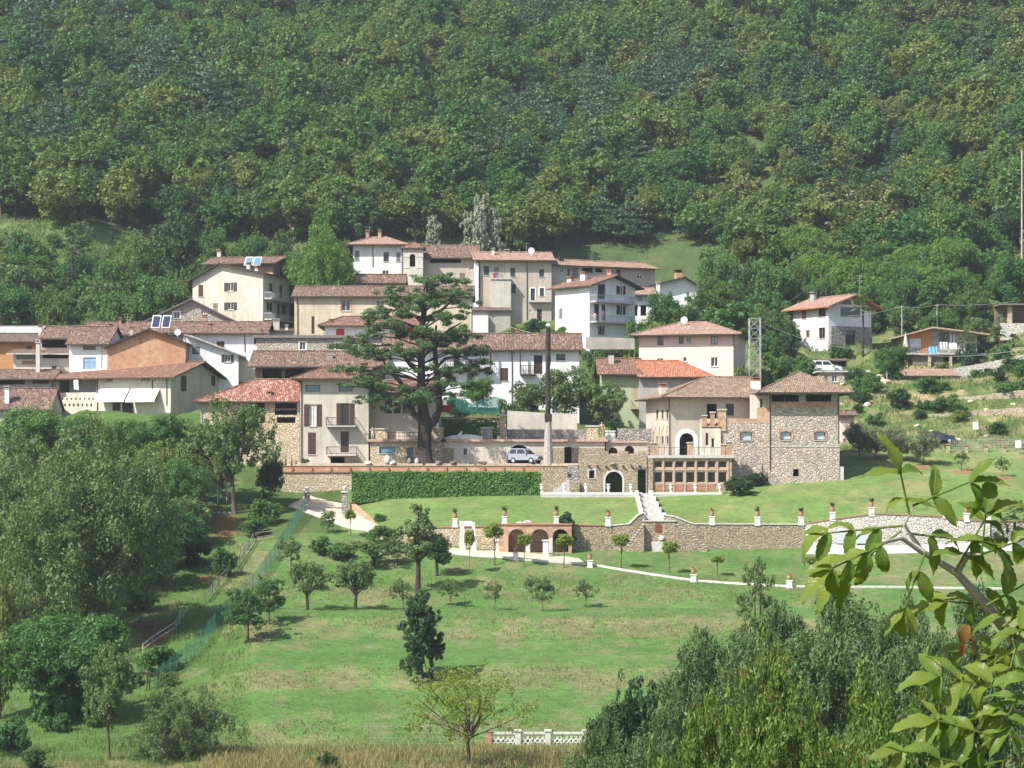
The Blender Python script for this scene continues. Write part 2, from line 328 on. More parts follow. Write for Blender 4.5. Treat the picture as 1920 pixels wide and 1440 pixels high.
na = 330; AG = np.concatenate([np.linspace(-.42, -.25, 18)[:-1], np.linspace(-.25, .25, na), np.linspace(.25, .42, 18)[1:]])
def build_ground():
    A, Yg = np.meshgrid(AG, np.concatenate([[-12, -5], YG[1:]]))
    A2 = np.where(Yg < 30, A * 2.2, A); X = A2 * np.maximum(np.abs(Yg), 14); Z = ground_z(X, np.maximum(Yg, 0))
    nr, nc = A.shape; V = np.stack([X, Yg, Z], -1).reshape(-1, 3)
    i = np.arange(nr * nc).reshape(nr, nc); Fq = np.stack([i[:-1, :-1], i[:-1, 1:], i[1:, 1:], i[1:, :-1]], -1).reshape(-1, 4)
    me = np_mesh('ground', V, Fq, ['ground'], smooth=True)
    u = 960 + F * A; v = HV - Z / np.maximum(Yg, 1) * F
    sl = np.abs(np.gradient(Z, axis=0)) / np.maximum(np.abs(np.gradient(Yg, axis=0)), .01)
    n1 = fbm(X * .12, Yg * .12, 11); n2 = fbm(X * .5, Yg * .28, 21); n3 = fbm(X * .05, Yg * .05, 31)
    def c(*k): return np.array(k)[None, None, :]
    def mx(a, b, m): m = np.clip(m, 0, 1)[..., None]; return a * (1 - m) + b * m
    col = np.broadcast_to(c(.07, .105, .032), V.reshape(nr, nc, 3).shape).copy()
    grass = c(.085, .158, .040); dry = c(.17, .158, .078); lawn = c(.128, .185, .055)
    uz = u + (fbm(X * .25, Yg * .25, 61) - .5) * 160; o = (Yg > 140) & (Yg < 242) & (uz > 430)
    bank = np.clip((sl - .16) / .12, 0, 1) * .62 + (n2 - .5) * 2.2 + (fbm(X * .9, Yg * 1.4, 81) - .5) * 1.6; bank = np.where(u > 1050, bank + .1, bank)
    oc = mx(np.broadcast_to(grass, col.shape), dry, np.clip(bank, 0, .85)); oc = mx(oc, c(.06, .13, .028), np.clip((n1 - .5) * 2.2, 0, .5))
    col = np.where(o[..., None], oc, col)
    w = (Yg > 140) & (uz <= 430); wc = mx(np.broadcast_to(c(.07, .125, .03), col.shape), dry, np.clip((n2 - .55) * 2.4, 0, .6)); wc = mx(wc, c(.19, .10, .05), np.clip((n1 - .72) * 8, 0, .8) * (v < 1150))
    col = np.where((w & (Yg < 300))[..., None], wc, col)
    l = (Yg >= 241.8) & (Yg < 276) & (u > 640); lc = mx(np.broadcast_to(lawn, col.shape), c(.22, .20, .085), np.clip((n2 - .52) * (1.2 + 2.2 * (u > 1330)), 0, .75))
    lc = mx(lc, c(.09, .17, .035), np.clip((n1 - .5) * 2, 0, .5)); col = np.where(l[..., None], lc, col)
    ct = (Yg > 262.6) & (Yg < 279) & (u > 535) & (u < 1350); col = np.where(ct[..., None], mx(np.broadcast_to(c(.36, .30, .23), col.shape), c(.26, .21, .16), n2), col)
    h = (Yg >= 276) & (Yg < 325) & (u > 1400); hc = mx(np.broadcast_to(c(.085, .145, .035), col.shape), c(.30, .22, .13), np.clip((fbm(X * .22, Yg * .75, 41) - .46) * 5, 0, .95)); hc = mx(hc, c(.055, .085, .03), np.clip((fbm(X * .6, Yg * .6, 51) - .5) * 5, 0, .8)); hc = mx(hc, c(.16, .155, .07), np.clip((n2 - .5) * 4, 0, .7))
    col = np.where(h[..., None], hc, col)
    md = (Yg >= 326) & (Yg < 376); mc = mx(np.broadcast_to(c(.085, .13, .04), col.shape), c(.17, .165, .07), np.clip((n2 - .42) * 2.4 + (fbm(X * .9, Yg * .9, 83) - .5) * 1.5, 0, .85)); col = np.where(md[..., None], mc, col)
    fr = Yg >= 376; fc = mx(np.broadcast_to(c(.055, .085, .03), col.shape), c(.14, .125, .055), np.clip((n1 - .5) * 3, 0, .8)); col = np.where(fr[..., None], fc, col)
    nr_ = Yg < 158; nc_ = mx(np.broadcast_to(c(.17, .15, .065), col.shape), c(.07, .105, .03), np.clip((n2 - .42) * 3, 0, 1)); col = np.where(nr_[..., None], nc_, col)
    for (pu, pv, pr, pc) in [(420, 985, 34, (.24, .115, .055)), (385, 1085, 12, (.24, .115, .055)), (50, 1120, 45, (.24, .12, .06)), (285, 1180, 42, (.13, .065, .04)), (60, 75, 60, (.20, .19, .08)), (1010, 218, 14, (.34, .30, .27)), (1030, 222, 14, (.34, .30, .27))]:
        d = np.hypot((u - pu), (v - pv) * 1.6) / pr + (n2 - .5) * 1.2; col = mx(col, c(*pc), np.clip((1.1 - d) * 3, 0, .9) * (Yg > 150))
    ca = me.color_attributes.new('Col', 'FLOAT_COLOR', 'POINT'); rgba = np.ones((nr * nc, 4), np.float32); rgba[:, :3] = col.reshape(-1, 3); ca.data.foreach_set('color', rgba.ravel())
    g = put('ground', me); tag(g, 'grassy hillside with terraced orchard, lawns and bare soil patches', 'ground', kind='structure'); return g
def np_mesh(name, V, Fq, mats, smooth=False, mi=None):
    me = bpy.data.meshes.new(name); n = len(Fq); k = Fq.shape[1]
    me.vertices.add(len(V)); me.vertices.foreach_set('co', np.ascontiguousarray(V, np.float32).ravel())
    me.loops.add(n * k); me.loops.foreach_set('vertex_index', np.ascontiguousarray(Fq, np.int32).ravel())
    me.polygons.add(n); me.polygons.foreach_set('loop_start', np.arange(0, n * k, k, dtype=np.int32)); me.polygons.foreach_set('loop_total', np.full(n, k, np.int32))
    for m in mats: me.materials.append(M[m])
    if mi is not None: me.polygons.foreach_set('material_index', np.asarray(mi, np.int32))
    me.polygons.foreach_set('use_smooth', np.full(n, smooth, bool)); me.update(calc_edges=True); me.validate(); return me
t = NT('ground', .95, .1); at_ = t.add('ShaderNodeAttribute', attribute_name='Col'); p = t.pos()
mp_ = t.add('ShaderNodeMapping'); mp_.inputs['Scale'].default_value = (.8, 3.2, 3.2); t.link(p, mp_.inputs[0]); a = t.math('MULTIPLY', t.rng(t.noise(1.6, 6, .72, p), .3, .7, .74, 1.26), t.rng(t.noise(1.1, 5, .75, mp_.outputs[0]), .3, .7, .76, 1.24)); b = t.rng(t.noise(.25, 4, .6, p), .3, .7, .85, 1.18)
k = t.math('MULTIPLY', a, b); mul = t.add('ShaderNodeVectorMath', operation='SCALE'); t.link(at_.outputs[0], mul.inputs[0]); t.link(k, mul.inputs['Scale'])
t.color(mul.outputs[0]); t.bump(t.noise(3.5, 6, .75, p), .6, .25)
# ------------------------------------------------------------------ houses
def clip(poly, a, b, c):           # keep a*x + b*y <= c
    out = []
    for i in range(len(poly)):
        p, q = poly[i], poly[(i + 1) % len(poly)]; dp = a * p[0] + b * p[1] - c; dq = a * q[0] + b * q[1] - c
        if dp <= 1e-9: out.append(p)
        if (dp < -1e-9 and dq > 1e-9) or (dp > 1e-9 and dq < -1e-9):
            t = dp / (dp - dq); out.append((p[0] + t * (q[0] - p[0]), p[1] + t * (q[1] - p[1])))
    return out
HR = random.Random(5)
class H:
    def __init__(s, name, label, u0, u1, Y, yaw, d, vb, ve, roof='gx', ridge=None, wall='cream', tile='tile_old', oh=.7, og=.5, cat='house', fd=3.5,
                 rp=.5, er=0, eb=0, hl=0, hr=0, eave='eave_wood', rise=None, th=.17, walls=None, group=None, w=None):
        th0 = R(yaw); s.c, s.s = math.cos(th0), math.sin(th0); a1 = (u1 - 960) / F; s.X0 = (u0 - 960) / F * Y; s.Y0 = Y
        s.w = w or (a1 * Y - s.X0) / (s.c - a1 * s.s); s.d = d; s.zb = zv(Y, vb); s.ze = zv(Y, ve) - s.zb; s.fd = fd
        s.roof = roof; s.rp, s.er, s.eb, s.hl, s.hr = rp, er, eb, hl, hr
        if rise is None and ridge is not None:
            yr = Y + (rp * d * s.c if roof in ('gx', 'hip') else (d * s.c if roof == 'shed' else 0)); rise = zv(yr, ridge) - s.zb - s.ze
        s.rise = max(rise or 0, 0.02)
        if roof in ('gx', 'shed'):      # ve is the visible edge of the overhanging eave
            k = s.rise / ((rp if roof == 'gx' else 1) * d + oh) * oh; s.ze += k; s.rise -= k
        s.oh, s.og, s.th = oh, og, th; s.wall, s.tile, s.eave = wall, tile, eave; s.wallm = walls or {}
        s.t = thing(name, label, cat, (s.X0, s.Y0, s.zb), th0, group); s.op = {0: [], 1: [], 2: [], 3: []}; s.later = []; s.roofobj = None
        if Y > 283: PADS.append((s.X0, Y, s.c, s.s, s.w, d, s.zb))
    def fw(s, f): return s.w if f in (0, 2) else s.d
    def loc(s, f, sx, z, out=0.):   # face coordinates (along, height, outwards) -> local
        if f == 0: return (sx, -out, z)
        if f == 1: return (s.w + out, sx, z)
        if f == 2: return (s.w - sx, s.d + out, z)
        return (-out, s.d - sx, z)
    def px(s, f, u, v):             # picture point -> (along, height) on face f
        a = (u - 960) / F; b = (HV - v) / F; ex, ey = (s.c, s.s), (-s.s, s.c)
        # local ray: origin at camera, direction (a,1,b)
        ox = -s.X0 * ex[0] - s.Y0 * ex[1]; oy = -s.X0 * ey[0] - s.Y0 * ey[1]; dx = a * ex[0] + ex[1]; dy = a * ey[0] + ey[1]
        if f in (0, 2): tt = ((0 if f == 0 else s.d) - oy) / dy; x = ox + tt * dx; al = x if f == 0 else s.w - x
        else: tt = ((s.w if f == 1 else 0) - ox) / dx; y = oy + tt * dy; al = y if f == 1 else s.d - y
        return al, tt * b - s.zb
    def at_depth(s, u, v, ly):      # picture point on the plane local y = ly
        a = (u - 960) / F; b = (HV - v) / F; ex, ey = (s.c, s.s), (-s.s, s.c)
        ox = -s.X0 * ex[0] - s.Y0 * ex[1]; oy = -s.X0 * ey[0] - s.Y0 * ey[1]; dx = a * ex[0] + ex[1]; dy = a * ey[0] + ey[1]
        tt = (ly - oy) / dy; return ox + tt * dx, tt * b - s.zb
    def outline(s, f):
        W = s.fw(f); b = -s.fd; e = s.ze
        if s.roof == 'gx' or s.roof == 'hip':
            if f == 0: return [(0, b), (W, b), (W, e), (0, e)]
            if f == 2: return [(0, b), (W, b), (W, e + s.eb), (0, e + s.eb)]
            hip = s.hr if f == 1 else s.hl; rr = s.rp * s.d
            if f == 1: return [(0, b), (W, b), (W, e + s.eb)] + ([] if hip else [(rr, e + s.rise)]) + [(0, e)]
            return [(0, b), (W, b), (W, e)] + ([] if hip else [(W - rr, e + s.rise)]) + [(0, e + s.eb)]
        if s.roof == 'gy':
            rr = s.rp * s.w
            if f == 0: return [(0, b), (W, b), (W, e + s.er), (rr, e + s.rise), (0, e)]
            if f == 2: return [(0, b), (W, b), (W, e), (W - rr, e + s.rise), (0, e + s.er)]
            ee = e + (s.er if f == 1 else 0); return [(0, b), (W, b), (W, ee), (0, ee)]
        if s.roof == 'shed':
            if f == 0: return [(0, b), (W, b), (W, e), (0, e)]
            if f == 2: return [(0, b), (W, b), (W, e + s.rise), (0, e + s.rise)]
            return [(0, b), (W, b), (W, e + s.rise), (0, e)] if f == 1 else [(0, b), (W, b), (W, e), (0, e + s.rise)]
        return [(0, b), (W, b), (W, e), (0, e)]
    def hole(s, f, s0, s1, z0, z1, arch=None): s.op[f].append((s0, s1, z0, z1, arch))
    def rect(s, f, u0, v0, u1, v1):
        um, vm = (u0 + u1) / 2, (v0 + v1) / 2
        a, _ = s.px(f, u0, vm); b, _ = s.px(f, u1, vm); _, zt = s.px(f, um, v0); _, zb = s.px(f, um, v1)
        if a > b: a, b = b, a
        return max(a, .12), min(b, s.fw(f) - .12), zb, zt
    def void(s, f, u0, v0, u1, v1, arch=None):
        a, b, z0, z1 = s.rect(f, u0, v0, u1, v1); s.hole(f, a, b, z0, z1, arch); return s
    def fbox(s, mb, f, a, b, z0, z1, o0, o1, m=0):   # box on face f between outwards offsets o0..o1
        p = s.loc(f, a, z0, o0); q = s.loc(f, b, z1, o1)
        mb.box(min(p[0], q[0]), max(p[0], q[0]), min(p[1], q[1]), max(p[1], q[1]), min(p[2], q[2]), max(p[2], q[2]), m); return mb
    def win(s, f, u0, v0, u1, v1, shut=None, sm='shutter_brown', fm='white_paint', pane='glass', sill=True, arch=None, cols=2, rows=1, surround=None, rec=.16, sw=None, name='window'):
        a, b, z0, z1 = s.rect(f, u0, v0, u1, v1); s.hole(f, a, b, z0, z1, arch)
        if shut == 'closed':
            mb = MB(); t = .05
            mid = (a + b) / 2
            for (x0, x1) in ((a + .01, mid - .008), (mid + .008, b - .01)):
                s.fbox(mb, f, x0, x1, z0 + .02, z1 - .02, -rec * .5, -rec * .5 + t)
                n = max(3, int((z1 - z0) / .28))
                for i in range(n):
                    zz = z0 + (z1 - z0) * (i + .5) / n; s.fbox(mb, f, x0 + .06, x1 - .06, zz - .05, zz + .05, -rec * .5 + t, -rec * .5 + t + .02)
            o = mb.build('shutter', sm, s.t)
        else:
            fr = .07; mb = MB()
            s.fbox(mb, f, a, a + fr, z0, z1, -rec, -rec + .06); s.fbox(mb, f, b - fr, b, z0, z1, -rec, -rec + .06)
            s.fbox(mb, f, a + fr, b - fr, z0, z0 + fr, -rec, -rec + .06); s.fbox(mb, f, a + fr, b - fr, z1 - fr, z1, -rec, -rec + .06)
            for i in range(1, cols):
                x = a + (b - a) * i / cols; s.fbox(mb, f, x - .035, x + .035, z0 + fr, z1 - fr, -rec + .003, -rec + .057)
            for i in range(1, rows):
                z = z0 + (z1 - z0) * i / rows; s.fbox(mb, f, a + fr, b - fr, z - .025, z + .025, -rec + .006, -rec + .054)
            o = mb.build(name, fm, s.t)
            s.fbox(MB(), f, a + .01, b - .01, z0 + .01, z1 - .01, -rec - .03, -rec - .005).build('pane', pane, o)
            if shut == 'open':
                w = sw or (b - a) / 2
                for (x0, x1) in ((a - w - .02, a - .02), (b + .02, b + w + .02)):
                    m2 = MB(); s.fbox(m2, f, x0, x1, z0, z1, .02, .06); n = max(3, int((z1 - z0) / .28))
                    for i in range(n):
                        zz = z0 + (z1 - z0) * (i + .5) / n; s.fbox(m2, f, x0 + .05, x1 - .05, zz - .05, zz + .05, .06, .075)
                    m2.build('shutter', sm, o)
        if sill: s.fbox(MB(), f, a - .08, b + .08, z0 - .09, z0 - .005, -.02, .08).build('sill', 'concrete' if sill is True else sill, o)
        if surround:
            m3 = MB(); k = .2
            s.fbox(m3, f, a - k, a - .004, z0, z1, .003, .035); s.fbox(m3, f, b + .004, b + k, z0, z1, .003, .035)
            if arch: arch_ring(s, m3, f, a, b, z1, arch, k)
            else: s.fbox(m3, f, a - k, b + k, z1 + .004, z1 + k, .003, .035)
            m3.build('surround', surround, o)
        return o
    def door(s, f, u0, v0, u1, v1, mat='wood_dark', arch=None, surround=None, rec=.2):
        a, b, z0, z1 = s.rect(f, u0, v0, u1, v1); s.hole(f, a, b, z0, z1, arch); mb = MB()
        s.fbox(mb, f, a + .02, b - .02, z0, z1 - .02, -rec, -rec + .06); mid = (a + b) / 2
        for x0, x1 in ((a + .1, mid - .04), (mid + .04, b - .1)):
            for q in (0, 1):
                h = (z1 - z0) / 2; s.fbox(mb, f, x0, x1, z0 + .12 + q * h, z0 + h - .08 + q * h, -rec + .06, -rec + .085)
        o = mb.build('door', mat, s.t)
        s.fbox(MB(), f, b - .18, b - .13, z0 + (z1 - z0) * .45, z0 + (z1 - z0) * .45 + .14, -rec + .06, -rec + .12).build('handle', 'steel', o)
        if surround:
            m3 = MB(); k = .18; s.fbox(m3, f, a - k, a - .004, z0, z1, .003, .04); s.fbox(m3, f, b + .004, b + k, z0, z1, .003, .04); s.fbox(m3, f, a - k, b + k, z1 + .004, z1 + k, .003, .04); m3.build('surround', surround, o)
        return o
    def balcony(s, f, u0, u1, v, hgt=.95, proj=1.1, slab='concrete', rail='steel', step=.3, th=.16, bars=True, deco=False):
        a, z = s.px(f, u0, v); b, _ = s.px(f, u1, v)
        if a > b: a, b = b, a
        o = s.fbox(MB(), f, a, b, z - th, z, .004, proj).build('balcony_slab', slab, s.t); mb = MB(); r = .022 if not deco else .05
        for (x0, x1, o0, o1) in ((a, b, proj - .1, proj - .04), (a, a + .06, .02, proj - .1), (b - .06, b, .02, proj - .1)):
            s.fbox(mb, f, x0, x1, z + hgt - .07, z + hgt, o0, o1); s.fbox(mb, f, x0, x1, z + .06, z + .11, o0, o1)
        n = int((b - a) / step)
        for i in range(n + 1):
            x = a + (b - a) * i / n; s.fbox(mb, f, max(a, x - r / 2), min(b, x + r / 2), z + .002, z + hgt - .07, proj - .085, proj - .055)
            if deco: s.fbox(mb, f, max(a, x - r), min(b, x + r), z + .3, z + .6, proj - .09, proj - .05)
        for xx in (a + .03, b - .03):
            for j in range(1, int(proj / .18)): s.fbox(mb, f, xx - r / 2, xx + r / 2, z + .002, z + hgt - .07, j * .18 - .01, j * .18 + .02)
        mb.build('railing', rail, s.t); return s
    def pipe(s, u, v1, f=0, v0=None, mat='eave_wood'):
        a, zt = s.px(f, u, v1); zt = s.ze - .05 if v0 is None else s.px(f, u, v0)[1]; zb = s.px(f, u, v1)[1]
        p = s.loc(f, a, zb, .08); q = s.loc(f, a, zt, .08); MB().tube([p, q], .055, 6).build('downpipe', mat, s.t); return s
    def chimney(s, u0, u1, vt, ly=None, mat='white_paint', cap='terracotta', dep=.6, pots=True, down=2.2):
        ly = s.rp * s.d if ly is None else ly; a, zt = s.at_depth(u0, vt, ly); b, _ = s.at_depth(u1, vt, ly); w = b - a; mb = MB()
        mb.box(a, b, ly - dep / 2, ly + dep / 2, zt - down, zt - .34)
        o = mb.build('chimney', mat, s.t); m2 = MB(); m2.box(a - .1, b + .1, ly - dep / 2 - .1, ly + dep / 2 + .1, zt - .08, zt)
        if pots:
            for k in range(3): x = a + w * (.12 + .38 * k); m2.box(x - w * .08, x + w * .08, ly - dep / 2, ly + dep / 2, zt - .335, zt - .085)
        m2.box(a - .05, b + .05, ly - dep / 2 - .05, ly + dep / 2 + .05, zt - .4, zt - .34); m2.build('chimney_cap', cap, o); return s
    def dish(s, u, v, px, ly=0.):
        x, z = s.at_depth(u, v, ly); r = px / F * s.Y0; mb = MB(); prof = []
        n = 14
        for i in range(n):
            t0 = 2 * math.pi * i / n; t1 = 2 * math.pi * (i + 1) / n
            for (r0, r1) in ((0, .55), (.55, 1)):
                q = [(x + r * k * math.cos(t), ly - .18 * r * (k * k) - .1, z + r * k * math.sin(t)) for (k, t) in ((r0, t0), (r1, t0), (r1, t1), (r0, t1))]
                mb.poly(q if r0 else q[:3])
        mb.tube([(x, ly, z - r * 1.6), (x, ly - .02, z)], .04, 5); mb.tube([(x, ly - .1, z), (x, ly - r * .9, z + r * .1)], .025, 5); mb.build('satellite_dish', 'lamp_white', s.t); return s
    def antenna(s, u, vt, ly=None, h=2.6):
        ly = s.rp * s.d if ly is None else ly; x, z = s.at_depth(u, vt, ly); mb = MB(); mb.tube([(x, ly, z - h), (x, ly, z)], .025, 5)
        for i, zz in enumerate((.1, .5, .8)):
            mb.tube([(x - .7 + .1 * i, ly, z - zz), (x + .5, ly, z - zz)], .015, 4)
            for k in range(5): mb.tube([(x - .6 + .25 * k, ly - .28, z - zz), (x - .6 + .25 * k, ly + .28, z - zz)], .012, 4)
        mb.build('antenna', 'galvanised', s.t); return s
    def slab(s, mb, q, nx=None):   # q: eave-left, eave-right, ridge-right, ridge-left (local); wavy tiled slab
        q = [Vector(p) for p in q]; L = (q[1] - q[0]).length; D = max((q[3] - q[0]).length, (q[2] - q[1]).length); nx = max(2, int(L / 1.1)); ny = max(2, int(D / 1.3)); g = []
        tri = (q[2] - q[3]).length < .05
        for j in range(ny + 1):
            row = []
            for i in range(nx + 1):
                a = i / nx; b = j / ny; p = (q[0] * (1 - a) + q[1] * a) * (1 - b) + (q[3] * (1 - a) + q[2] * a) * b
                k = .035 if 0 < b < 1 else .02
                row.append(p + Vector((0, 0, HR.uniform(-k, k))))
            g.append(row)
        b0 = len(mb.v); n1 = nx + 1; dn = Vector((0, 0, s.th))
        for row in g: mb.v += [tuple(p) for p in row]
        for row in g: mb.v += [tuple(p - dn) for p in row]
        off = (ny + 1) * n1
        for j in range(ny):
            for i in range(nx):
                a = b0 + j * n1 + i
                mb.f.append((a, a + 1, a + n1 + 1, a + n1)); mb.m.append(0); mb.f.append((a + off, a + n1 + off, a + n1 + 1 + off, a + 1 + off)); mb.m.append(1)
        edge = [b0 + i for i in range(n1)] + [b0 + j * n1 + nx for j in range(1, ny + 1)] + [b0 + ny * n1 + i for i in range(nx - 1, -1, -1)] + [b0 + j * n1 for j in range(ny - 1, 0, -1)]
        for i, e in enumerate(edge):
            e2 = edge[(i + 1) % len(edge)]; mb.f.append((e2, e, e + off, e2 + off)); mb.m.append(1)
    def finish(s):
        # walls with real openings
        mb = MB(); mats = [s.wall]; T = .32
        for f in range(4):
            mi = 0
            if f in s.wallm:
                if s.wallm[f] not in mats: mats.append(s.wallm[f])
                mi = mats.index(s.wallm[f])
            out = s.outline(f); xs = sorted({p[0] for p in out} | {h[k] for h in s.op[f] for k in (0, 1)}); zmax = max(p[1] for p in out)
            zs = sorted({-s.fd, zmax} | {h[k] for h in s.op[f] for k in (2, 3)}); xs = [x for i, x in enumerate(xs) if i == 0 or x - xs[i - 1] > 1e-4]; zs = [z for i, z in enumerate(zs) if i == 0 or z - zs[i - 1] > 1e-4]
            for i in range(len(xs) - 1):
                for j in range(len(zs) - 1):
                    cx, cz = (xs[i] + xs[i + 1]) / 2, (zs[j] + zs[j + 1]) / 2
                    if any(h[0] < cx < h[1] and h[2] < cz < h[3] for h in s.op[f]): continue
                    poly = [(xs[i], zs[j]), (xs[i + 1], zs[j]), (xs[i + 1], zs[j + 1]), (xs[i], zs[j + 1])]
                    for k in range(len(out)):
                        p, q = out[k], out[(k + 1) % len(out)]; ex, ez = q[0] - p[0], q[1] - p[1]
                        poly = clip(poly, ez, -ex, ez * p[0] - ex * p[1])
                        if len(poly) < 3: break
                    if len(poly) >= 3: mb.poly([s.loc(f, x, z) for x, z in poly], mi)
            for (a, b, z0, z1, arch) in s.op[f]:
                q = [(a, z0), (b, z0), (b, z1), (a, z1)]
                if arch:
                    pts = arch_pts(a, b, z1, arch); q = [(a, z0), (b, z0)] + pts[::-1]
                    l = [(a, z1)] + [p for p in pts if p[0] <= (a + b) / 2 + 1e-6]; r_ = [p for p in pts if p[0] >= (a + b) / 2 - 1e-6] + [(b, z1)]
                    for i in range(1, len(l) - 1): mb.poly([s.loc(f, *l[0]), s.loc(f, *l[i]), s.loc(f, *l[i + 1])], mi)
                    for i in range(len(r_) - 2): mb.poly([s.loc(f, *r_[-1]), s.loc(f, *r_[i]), s.loc(f, *r_[i + 1])], mi)
                for i in range(len(q)):
                    p0, p1 = q[i], q[(i + 1) % len(q)]; mb.poly([s.loc(f, *p1), s.loc(f, *p0), s.loc(f, p0[0], p0[1], -T), s.loc(f, p1[0], p1[1], -T)], mi)
        mb.build('wall', mats, s.t)
        # roof
        mb = MB(); w, d, e, h, oh, og = s.w, s.d, s.ze + .02, s.rise, s.oh, s.og
        if s.roof in ('gx', 'hip'):
            rr = s.rp * d; sf = h / rr; sb = (h - s.eb) / (d - rr); zf = e - sf * oh; zb_ = e + s.eb - sb * oh; xl, xr = (-og, w + og); rl = s.hl or -og; rx = w - s.hr if s.hr else w + og; zr = e + h
            if s.hl: xl = -oh
            if s.hr: xr = w + oh
            s.slab(mb, [(xl, -oh, zf), (xr, -oh, zf), (rx, rr, zr), (rl, rr, zr)]); s.slab(mb, [(xr, d + oh, zb_), (xl, d + oh, zb_), (rl, rr, zr), (rx, rr, zr)])
            if s.hl: s.slab(mb, [(xl, d + oh, zb_), (xl, -oh, zf), (rl, rr, zr), (rl, rr + .01, zr)])
            if s.hr: s.slab(mb, [(xr, -oh, zf), (xr, d + oh, zb_), (rx, rr + .01, zr), (rx, rr, zr)])
            caps = [((rl, rr, zr + .03), (rx, rr, zr + .03))]
            if s.hl: caps += [((xl, -oh, zf + .03), (rl, rr, zr + .03))]
            if s.hr: caps += [((xr, -oh, zf + .03), (rx, rr, zr + .03))]
        elif s.roof == 'gy':
            rr = s.rp * w; sl = h / max(rr, .05); sr = (h - s.er) / max(w - rr, .05); zl = e - sl * oh if rr > .3 else e; z_r = e + s.er - sr * oh; zr = e + h
            if rr > .3: s.slab(mb, [(-oh, d + og, zl), (-oh, -og, zl), (rr, -og, zr), (rr, d + og, zr)])
            s.slab(mb, [(w + oh, -og, z_r), (w + oh, d + og, z_r), (rr if rr > .3 else -.2, d + og, zr), (rr if rr > .3 else -.2, -og, zr)]); caps = [((rr, -og, zr + .03), (rr, d + og, zr + .03))]
        elif s.roof == 'shed':
            k = h / d; s.slab(mb, [(-og, -oh, e - k * oh), (w + og, -oh, e - k * oh), (w + og, d + .2, e + h + k * .2), (-og, d + .2, e + h + k * .2)]); caps = []
        else:
            mb.box(-og, w + og, -oh, d + (og if s.roof == 'flat' else 0), e - .02, e + s.th, 0); caps = []
        for p, q in caps:
            n = max(2, int((Vector(q) - Vector(p)).length / .5)); pp = [Vector(p).lerp(Vector(q), i / n) + Vector((0, 0, HR.uniform(-.015, .015))) for i in range(n + 1)]; mb.tube(pp, .11, 5, 0)
        s.roofobj = mb.build('roof', [s.tile, s.eave], s.t); return s
def arch_pts(a, b, z1, arch):
    w = (b - a) / 2; m = (a + b) / 2; n = 6
    if arch == 'point':
        hgt = w * 1.5; return [(a + w * i / n, z1 - hgt + hgt * math.sin(math.pi / 2 * i / n) ** .8) for i in range(n + 1)] + [(b - w * i / n, z1 - hgt + hgt * math.sin(math.pi / 2 * i / n) ** .8) for i in range(n - 1, -1, -1)]
    hgt = w if arch == 'round' else w * .3
    return [(m - w * math.cos(math.pi * i / (2 * n)), z1 - hgt + hgt * math.sin(math.pi * i / (2 * n))) for i in range(2 * n + 1)]
def arch_ring(s, mb, f, a, b, z1, arch, k, out=.035):
    pts = arch_pts(a, b, z1, arch); m = (a + b) / 2; zc = pts[0][1]
    for i in range(len(pts) - 1):
        q = []
        for p in (pts[i], pts[i + 1]):
            dx, dz = p[0] - m, p[1] - zc; L = math.hypot(dx, dz) or 1; q.append((p, (p[0] + dx / L * k, p[1] + (dz / L * k if arch == 'round' else k))))
        (p0, r0), (p1, r1) = q
        mb.hexa([s.loc(f, *p0, .003), s.loc(f, *p1, .003), s.loc(f, *r1, .003), s.loc(f, *r0, .003)], [s.loc(f, *p0, out), s.loc(f, *p1, out), s.loc(f, *r1, out), s.loc(f, *r0, out)])
# ------------------------------------------------------------------ the village, from the lower left upwards
h = H('farmhouse', 'long cream house with red tiled roof, open loggia and white awnings', 95, 320, 297, -20, 14, 792, 711, 'gx', None, 'cream_light', 'tile_red', 1.0, 1.0, rp=.55, rise=2.3, hl=4)
h.void(0, 110, 712, 181, 736); h.win(0, 198, 709, 211, 717, sill=False, cols=1); h.win(0, 265, 706, 281, 715, sill=False)
h.door(0, 211, 755, 226, 780); h.door(0, 229, 755, 250, 780)
h.win(1, 339, 705, 350, 734, 'closed', sill=False); h.win(1, 396, 704, 404, 724, 'closed', sill=False)
for i in range(8): h.void(0, 116 + i * 8.2, 746, 119 + i * 8.2, 749.5)
for i in range(7): h.void(0, 120 + i * 8.2, 757, 123.5 + i * 8.2, 762)
for (a, b) in ((188, 243), (246, 300)):
    m = MB(); x0, z0 = h.px(0, a, 729); x1, _ = h.px(0, b, 729); z1 = z0 - 1.5
    m.hexa([(x0, -.02, z0 - .03), (x1, -.02, z0 - .03), (x1, -1.5, z1 - .03), (x0, -1.5, z1 - .03)], [(x0, -.02, z0), (x1, -.02, z0), (x1, -1.5, z1), (x0, -1.5, z1)])
    m.hexa([(x0, -1.52, z1 - .25), (x1, -1.52, z1 - .25), (x1, -1.5, z1 - .25), (x0, -1.5, z1 - .25)], [(x0, -1.52, z1), (x1, -1.52, z1), (x1, -1.5, z1), (x0, -1.5, z1)]); m.build('awning', 'awning', h.t)
h.pipe(183, 780); h.pipe(313, 760); h.pipe(286, 745, 0, 712); h.chimney(236, 246, 668, 7, 'concrete'); h.finish()
tw = P(143, 721, 289.5); o = MB().hexa([(-.28, 0, -.6), (.3, 0, -.68), (.3, .03, -.68), (-.28, .03, -.6)], [(-.36, 0, .55), (.22, 0, .6), (.22, .03, .6), (-.36, .03, .55)]).build('hanging_towel', 'awning', None, tw); tag(o, 'white towel hanging in the dark loggia of the long cream house', 'towel')
h = H('house', 'low white house with blue garage door under a dark tiled roof beside the brick gable', 130, 201, 299, -4, 9, 692, 646, 'gx', 613, 'white_wall', 'tile_old', .8, .4)
